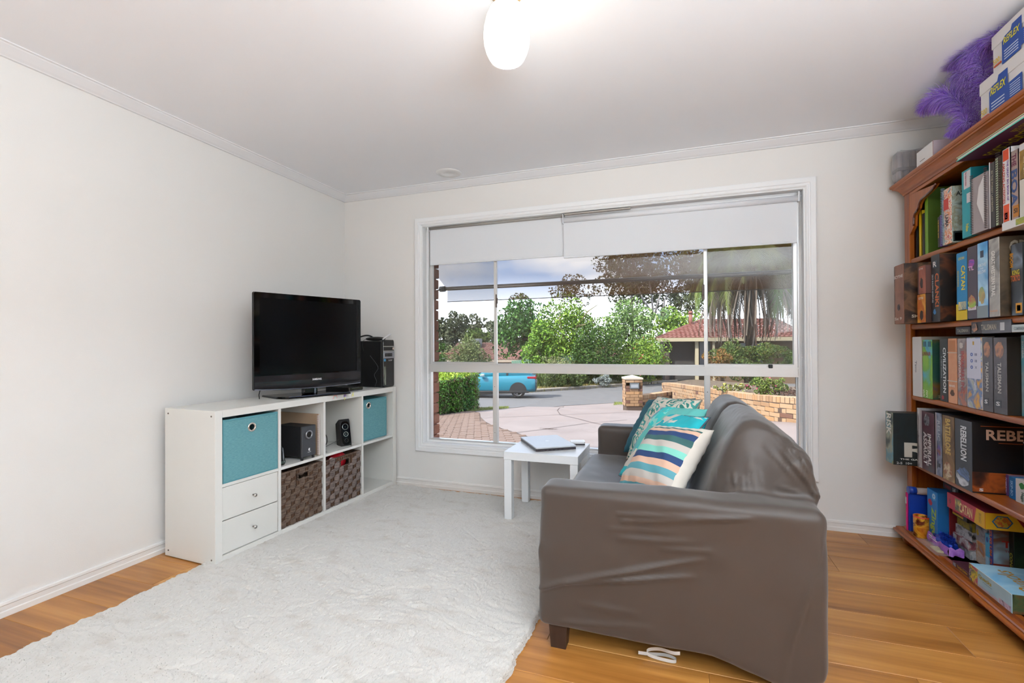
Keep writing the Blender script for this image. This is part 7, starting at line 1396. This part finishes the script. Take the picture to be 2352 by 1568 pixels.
pb=fwd(1438,933,13.1); yawp=math.atan2(AR[1],AR[0]); pz=float(pb[2]); pr_=thing('letterbox_pier','square buff brick letterbox pier with a pale cap beside the driveway','pier',(pb[0],pb[1],pz))
ex=np.array([math.cos(yawp),math.sin(yawp),0]); ey=np.array([-ex[1],ex[0],0]); 
for k in range(9):
    z_=pz+k*.0835
    for sd,(o_,r_) in enumerate(((np.zeros(3),0),(ex*.47,PI/2),(ex*.47+ey*.47,PI),(ey*.47,-PI/2))):
        ax=np.array([math.cos(yawp+r_),math.sin(yawp+r_),0]); 
        seq=[('f',0),('f',.24)] if k%2==0 else [('h',0),('f',.12)]
        for ty,s_ in seq:
            if k in (6,7) and sd==0 and not (ty=='h'): continue
            mi_=2 if (k%4==1 and ty=='h') or rng.random()<.08 else int(rng.integers(0,2))*3 if rng.random()<.5 else 1
            put((HB if ty=='h' else BR)[mi_],pr_,o_+pb+ax*s_+[0,0,k*.0835],yawp+r_)
b=MB(); cc=pb+ex*.235+ey*.235
def orient(b,c,lx,ly,z0,z1): 
    V_=[c+ex*sx*lx/2+ey*sy*ly/2+[0,0,z_-c[2]] for z_ in (z0,z1) for sx,sy in ((-1,-1),(1,-1),(1,1),(-1,1))]; b.add(V_,[(0,3,2,1),(4,5,6,7),(0,1,5,4),(1,2,6,5),(2,3,7,6),(3,0,4,7)])
orient(b,cc,.44,.44,pz-.25,pz+.76); b.build('mortar_core',mor,pr_)
b=MB(); orient(b,cc,.50,.50,pz+.755,pz+.80); V_=[cc+ex*sx*.25+ey*sy*.25+[0,0,pz+.80-cc[2]] for sx,sy in ((-1,-1),(1,-1),(1,1),(-1,1))]+[cc+[0,0,pz+.87-cc[2]]]; b.add(V_,[(0,1,4),(1,2,4),(2,3,4),(3,0,4)]); b.build('cap',mat('cap_stone','#d8cbb8',.9),pr_)
b=MB(); c2=pb+ex*.235-ey*.005; 
V_=[c2+ex*sx*.13+[0,0,z_]+ey*d_ for d_ in (.0,-.03) for sx,z_ in ((-1,.50),(1,.50),(1,.66),(-1,.66))]; b.add(V_,[(0,1,2,3),(4,5,6,7),(0,1,5,4),(1,2,6,5),(2,3,7,6),(3,0,4,7)]); b.build('letterbox',mat('letterbox_grey','#8f989c',.4,metal=.4),pr_)
b=MB(); V_=[c2+ex*sx*.10+[0,0,z_]-ey*.032 for sx,z_ in ((-1,.53),(1,.53),(1,.62),(-1,.62))]; b.add(V_,[(0,1,2,3)]); b.build('letterbox_flap',mat('flap_pale','#c4ccd4',.4),pr_)
for s_ in (0.0,.36): 
    for k in (6,7): put(HB[2 if k==6 else 1],pr_,pb+ex*s_+[0,0,k*.0835],yawp)
def pathwall(name,label,pts,tops,courses,seed,maxb,cap=True):
    """pts: plan points, tops: top heights; stretcher bricks in courses under a soldier course"""
    P_=np.array(spl([(p_[0],p_[1],t_) for p_,t_ in zip(pts,tops)],12)).astype(float) if False else np.array([tuple(q) for q in spl([(p_[0],p_[1],t_) for p_,t_ in zip(pts,tops)],12)])
    seg=np.linalg.norm(np.diff(P_[:,:2],axis=0),axis=1); S=np.concatenate([[0],np.cumsum(seg)]); L_=S[-1]
    def atS(s_): return np.array([np.interp(s_,S,P_[:,k]) for k in range(3)])
    t=thing(name,label,'wall',tuple(P_[len(P_)//2][:2])+(float(P_[len(P_)//2][2])-.9,)); rs=np.random.default_rng(seed); nb=0
    capH=.112 if cap else 0
    if cap:
        s_=0
        while s_<L_-.08:
            p_=atS(s_); q=atS(s_+.086); r_=math.atan2(q[1]-p_[1],q[0]-p_[0]); put(SB[int(rs.choice(4,p=[.45,.3,.05,.2]))],t,(p_[0],p_[1],p_[2]-.11),r_,'cap_brick'); s_+=.086
    for c_ in range(courses):
        s_=-.12 if c_%2 else 0
        while s_<L_-.22 and nb<maxb:
            if s_>=0:
                p_=atS(s_); q=atS(s_+.24); 
                if p_[2]-capH-(c_+1)*.086+.08>float(G(p_[0],p_[1]))-.03:
                    put(BR[int(rs.choice(4,p=[.45,.33,.04,.18]))],t,(p_[0],p_[1],p_[2]-capH-.002-(c_+1)*.084),math.atan2(q[1]-p_[1],q[0]-p_[0])); nb+=1
            s_+=.24
    b=MB(); 
    for i in range(0,len(P_)-1):
        p_,q=P_[i],P_[i+1]; dv=(q-p_)[:2]; n_=np.array([-dv[1],dv[0]])/np.linalg.norm(dv); f0,f1=p_[:2]+n_*.008,q[:2]+n_*.008; g0,g1=p_[:2]+n_*.225,q[:2]+n_*.225; z0=min(G(*p_[:2]),G(*q[:2]))-.3
        b.add([(*f0,z0),(*f1,z0),(*f1,q[2]-.012),(*f0,p_[2]-.012),(*g0,z0),(*g1,z0),(*g1,q[2]-.012),(*g0,p_[2]-.012)],[(0,1,2,3),(5,4,7,6),(3,2,6,7)])
    b.build('mortar_core',mor,t); return t,P_
wf=[(1520,879,17.6),(1527,878,17.0),(1560,882,14.4),(1616,890,11.9),(1700,902,9.55),(1770,909,8.5),(1834,914,8.0),(1930,926,7.3)]
WP=[fwd(*q) for q in wf]
gw,GP=pathwall('brick_garden_wall','long curving buff brick garden wall with an upright brick capping','',[]) if False else pathwall('brick_garden_wall','long curving buff brick garden wall with an upright brick capping',WP,[p_[2] for p_ in WP],8,5,298)
l0=pb+ex*.50+ey*.12; l1=fwd(1545,907,14.3); l0[2]=fwd(1480,908,13.2)[2]; pathwall('low_brick_wall','low buff brick wall joining the letterbox pier to the curved garden wall',[l0,(l0*2+l1)/3,(l0+2*l1)/3,l1],[l0[2],l0[2],l0[2],l0[2]],4,6,60,cap=True)
# raised bed soil and plants behind the curved wall
bed=[(p_[0],p_[1]) for p_ in GP[::4]]; back=[tuple(fwd(1930,900,9.5)[:2]),tuple(fwd(1700,895,12.5)[:2]),tuple(fwd(1600,880,16)[:2])]
b=MB(); V_=[]
for (x_,y_),p_ in zip(bed,GP[::4]): V_.append((x_,y_,p_[2]-.05))
n1=len(V_); V_+=[(q[0]-.0+dxy[0],q[1]+dxy[1],z_-.02) for q,z_,dxy in [((p_[0],p_[1]),p_[2],(.9+.5*i/10,2.0)) for i,p_ in enumerate(GP[::4])]]
b.add(V_,[(i,i+1,n1+i+1,n1+i) for i in range(n1-1)]); b.build('garden_bed',mat('mulch','#6a4c3c',.95,var=(9,'#8a7a4a',(1,1,1),.4,.7),bump=(40,.8)))['kind']='structure'
tree('rose_bush','leafy rose bush with pink and yellow blooms behind the curved brick wall','bush',1762,866,908,40,9.0,['#5f7a2c','#7a9438','#4a6424','#8a9a4a'],.045,2600,80,clumps=22,flowers=('#d84a7a',26),base=.05)
tree('flowering_groundcover','mound of white and yellow flowering groundcover behind the curved brick wall','plant',1680,882,900,44,10.4,['#a8b060','#c8c8a0','#8a9a4a','#d0c040'],.04,2600,81,clumps=26,base=-.1,flowers=('#d8d8c8',160))
tree('pink_flowers','small pink flowers at the left of the rose bush','flowers',1722,878,896,10,9.6,['#6a8a3a'],.04,300,82,clumps=6,flowers=('#d0407a',60),base=0)
b=MB(); rs=np.random.default_rng(3); c_=fwd(1812,900,8.9); n=500; Pm=c_+np.stack([rs.normal(0,.22,n),rs.normal(0,.3,n),rs.uniform(-.02,.03,n)],1); Vv,Ff=leaf_tris(Pm,.05,rs,0); o=mesh_np('bark_mulch',Vv,Ff,mat('bark_chips','#5a3a2c',.9),origin=tuple(c_)); tag(o,'dark bark mulch at the right of the rose bush','mulch',kind='stuff')
# ---- passing car
wc=hit(1190,915); hd_=math.atan2(-.26,-.965); W_=1.72; car=thing('car','bright teal small off-road style car driving left along the street','car',(wc[0]+math.sin(hd_)*W_,wc[1]-math.cos(hd_)*W_,wc[2]+.02),hd_,local=True)
body=mat('car_teal','#0088a4',.3,metal=.0,coat=.3); cgl=mat('car_glass','#1c2c48',.08,spec=.7); cdk=mat('car_black','#1c1d1f',.5)
# local x forward; rear axle at 0, near (driver-left) side at y=0 facing the house
W_=1.72
def sec(x_,zb_,zs,zt,ins): return (x_,[(0+.05,zb_),(0,zb_+.14),(0,zs-.12),(.05,zs),(ins,zt),(W_-ins,zt),(W_-.05,zs),(W_,zs-.12),(W_,zb_+.14),(W_-.05,zb_)])
def sloft(b,S_,mi=0):
    V_=[(x_,y_,z_) for x_,pr in S_ for y_,z_ in pr]; n_=len(S_[0][1]); b.add(V_,[(k*n_+i,k*n_+(i+1)%n_,(k+1)*n_+(i+1)%n_,(k+1)*n_+i) for k in range(len(S_)-1) for i in range(n_)],mi,True); b.add(V_[:n_],[tuple(range(n_))],mi); b.add(V_[-n_:],[tuple(range(n_))],mi)
b=MB(); sloft(b,[sec(-.80,.42,.95,.99,.10),sec(-.78,.30,.98,1.02,.10),sec(-.5,.28,1.0,1.06,.12),sec(.5,.26,.98,1.04,.12),sec(1.7,.26,.95,1.0,.12),sec(2.1,.26,.93,1.0,.15),sec(3.0,.28,.86,.90,.2),sec(3.25,.34,.72,.78,.3)]); b.build('body',body,car)
b=MB(); sloft(b,[(x_,[(.14,1.0),(.10,1.04),(.22,zt-.06),(.30,zt),(W_-.30,zt),(W_-.22,zt-.06),(W_-.10,1.04),(W_-.14,1.0)]) for x_,zt in ((-.72,1.10),(-.55,1.42),(-.3,1.49),(.8,1.51),(1.3,1.48),(1.95,1.08))]); b.build('roof',body,car)
b=MB(); b.add([(-.40,.115,1.05),(1.70,.115,1.03),(1.25,.200,1.42),(-.30,.200,1.42)],[(0,1,2,3)]); b.add([(-.40,W_-.115,1.05),(1.70,W_-.115,1.03),(1.25,W_-.200,1.42),(-.30,W_-.200,1.42)],[(0,1,2,3)]); b.add([(-.735,.22,1.10),(-.60,.28,1.40),(-.60,W_-.28,1.40),(-.735,W_-.22,1.10)],[(0,1,2,3)]); b.add([(1.96,.2,1.09),(1.33,.28,1.47),(1.33,W_-.28,1.47),(1.96,W_-.2,1.09)],[(0,1,2,3)]); b.build('window',cgl,car)
b=MB(); b.box((.46,W_-.20,1.03),(.56,W_-.10,1.42)); b.build('door_pillar',cdk,car)
b=MB(); b.box((-.84,.06,.32),(-.72,W_-.06,.60),c=.03).box((-.5,-.012,.24),(3.0,.03,.34),c=.02).box((-.5,W_-.03,.24),(3.0,W_+.012,.34),c=.02); b.build('lower_cladding',cdk,car)
for x_ in (0,2.5):
    for y_ in (0,W_-.22):
        wh=MB(); wh.lathe([(.18,0),(.28,.0),(.33,.03),(.335,.11),(.33,.19),(.28,.22),(.18,.22)],(x_,y_-.015,.335),28,axis='y'); o=wh.build('wheel',mat('tyre','#1e1e20',.8),car)
        al=MB(); 
        for q in range(5):
            a=2*PI*q/5; al.add([(x_+r_*math.cos(a+da),y_-.018+(0 if y_==0 else .232),.335+r_*math.sin(a+da)) for r_,da in ((.03,-1),(.20,-.16),(.20,.16),(.03,1))],[(0,1,2,3)])
        al.lathe([(.19,.004),(.215,-.006),(.225,.004)],(x_,y_-.010+(0 if y_==0 else .222),.335),24,axis='y'); al.build('rim',mat('alloy','#9a9ca2',.3,metal=.8),o)
    for yy in (-.006,W_+.006): b=MB(); b.add([(x_+.40*math.cos(a),yy,.335+.40*math.sin(a)) for a in np.linspace(-.25,PI+.25,16)],[tuple(range(16))]); b.build('wheel_arch',cdk,car)
b=MB(); b.box((-.845,.0,.86),(-.78,.32,1.0),c=.02); b.build('tail_light',mat('tail_red','#c01c34',.2),car); b=MB(); b.box((-.845,W_-.32,.86),(-.78,W_,1.0),c=.02).box((-.83,W_-.10,.88),(-.42,W_+.004,1.0),c=.03); b.build('tail_light',mat('tail_red','#c01c34',.2),car)
b=MB(); b.box((-.86,.62,.68),(-.79,1.08,.80)); b.build('number_plate',mat('plate','#b8bcc4',.5),car); b=MB(); b.box((1.55,W_-.02,1.0),(1.75,W_+.16,1.13),c=.03); b.build('mirror',mat('mirror_white','#c8dce4',.3),car)
b=MB(); b.box((-.88,.3,1.42),(-.5,W_-.3,1.46),c=.015); b.build('spoiler',body,car)
# ---- awning over the window
aw=thing('fabric_awning','brown mesh fabric awning with a valance hanging outside the window','awning',(2.0,.75,2.3)); am=see_through('awning_mesh','#5e3f20',.27)
bx0,bx1,by,bz=.285,3.80,1.20,1.722
b=MB(); n_=12; V_=[(x_,.27+(by-.27)*k/n_,2.33+(bz+.02-2.33)*k/n_-.035*math.sin(PI*k/n_)) for k in range(n_+1) for x_ in (bx0+.03,bx1-.03)]; b.add(V_,[(2*k,2*k+1,2*k+3,2*k+2) for k in range(n_)],0,True); b.build('canopy',am,aw)
b=MB(); V_=[]; m_=40
for i in range(m_+1):
    x_=bx0+.06+(bx1-bx0-.12)*i/m_; V_+=[(x_,by-.004,bz-.015),(x_,by-.010+.006*math.sin(i*.8),bz-.140)]
b.add(V_,[(2*i,2*i+1,2*i+3,2*i+2) for i in range(m_)],0,True); b.build('valance',am,aw)
b=MB(); b.tube([(bx0+.06,by-.011,bz-.141),(bx1-.06,by-.011,bz-.141)],.004,6); b.build('hem',mat('awning_hem','#5f5040',.8),aw)
b=MB(); b.cyl((bx0,by,bz),(bx1,by,bz),.020,n=14); b.build('front_bar',mat('bar_bronze','#8c7a68',.4,metal=.3),aw)
b=MB(); b.cyl((bx0-.03,by,bz),(bx0+.03,by,bz),.030,n=14).cyl((bx1-.03,by,bz),(bx1+.03,by,bz),.030,n=14); b.build('end_cap',mat('cap_bronze','#5f554c',.5),aw)
for x_ in (bx0-.015,bx1+.015):
    b=MB(); b.tube([(x_,by,bz),(x_,.26,1.46)],.008,8); b.build('arm',mat('bar_bronze','#8c7a68',.4,metal=.3),aw)

# outdoor base colours darkened to offset the raised sun and sky strength
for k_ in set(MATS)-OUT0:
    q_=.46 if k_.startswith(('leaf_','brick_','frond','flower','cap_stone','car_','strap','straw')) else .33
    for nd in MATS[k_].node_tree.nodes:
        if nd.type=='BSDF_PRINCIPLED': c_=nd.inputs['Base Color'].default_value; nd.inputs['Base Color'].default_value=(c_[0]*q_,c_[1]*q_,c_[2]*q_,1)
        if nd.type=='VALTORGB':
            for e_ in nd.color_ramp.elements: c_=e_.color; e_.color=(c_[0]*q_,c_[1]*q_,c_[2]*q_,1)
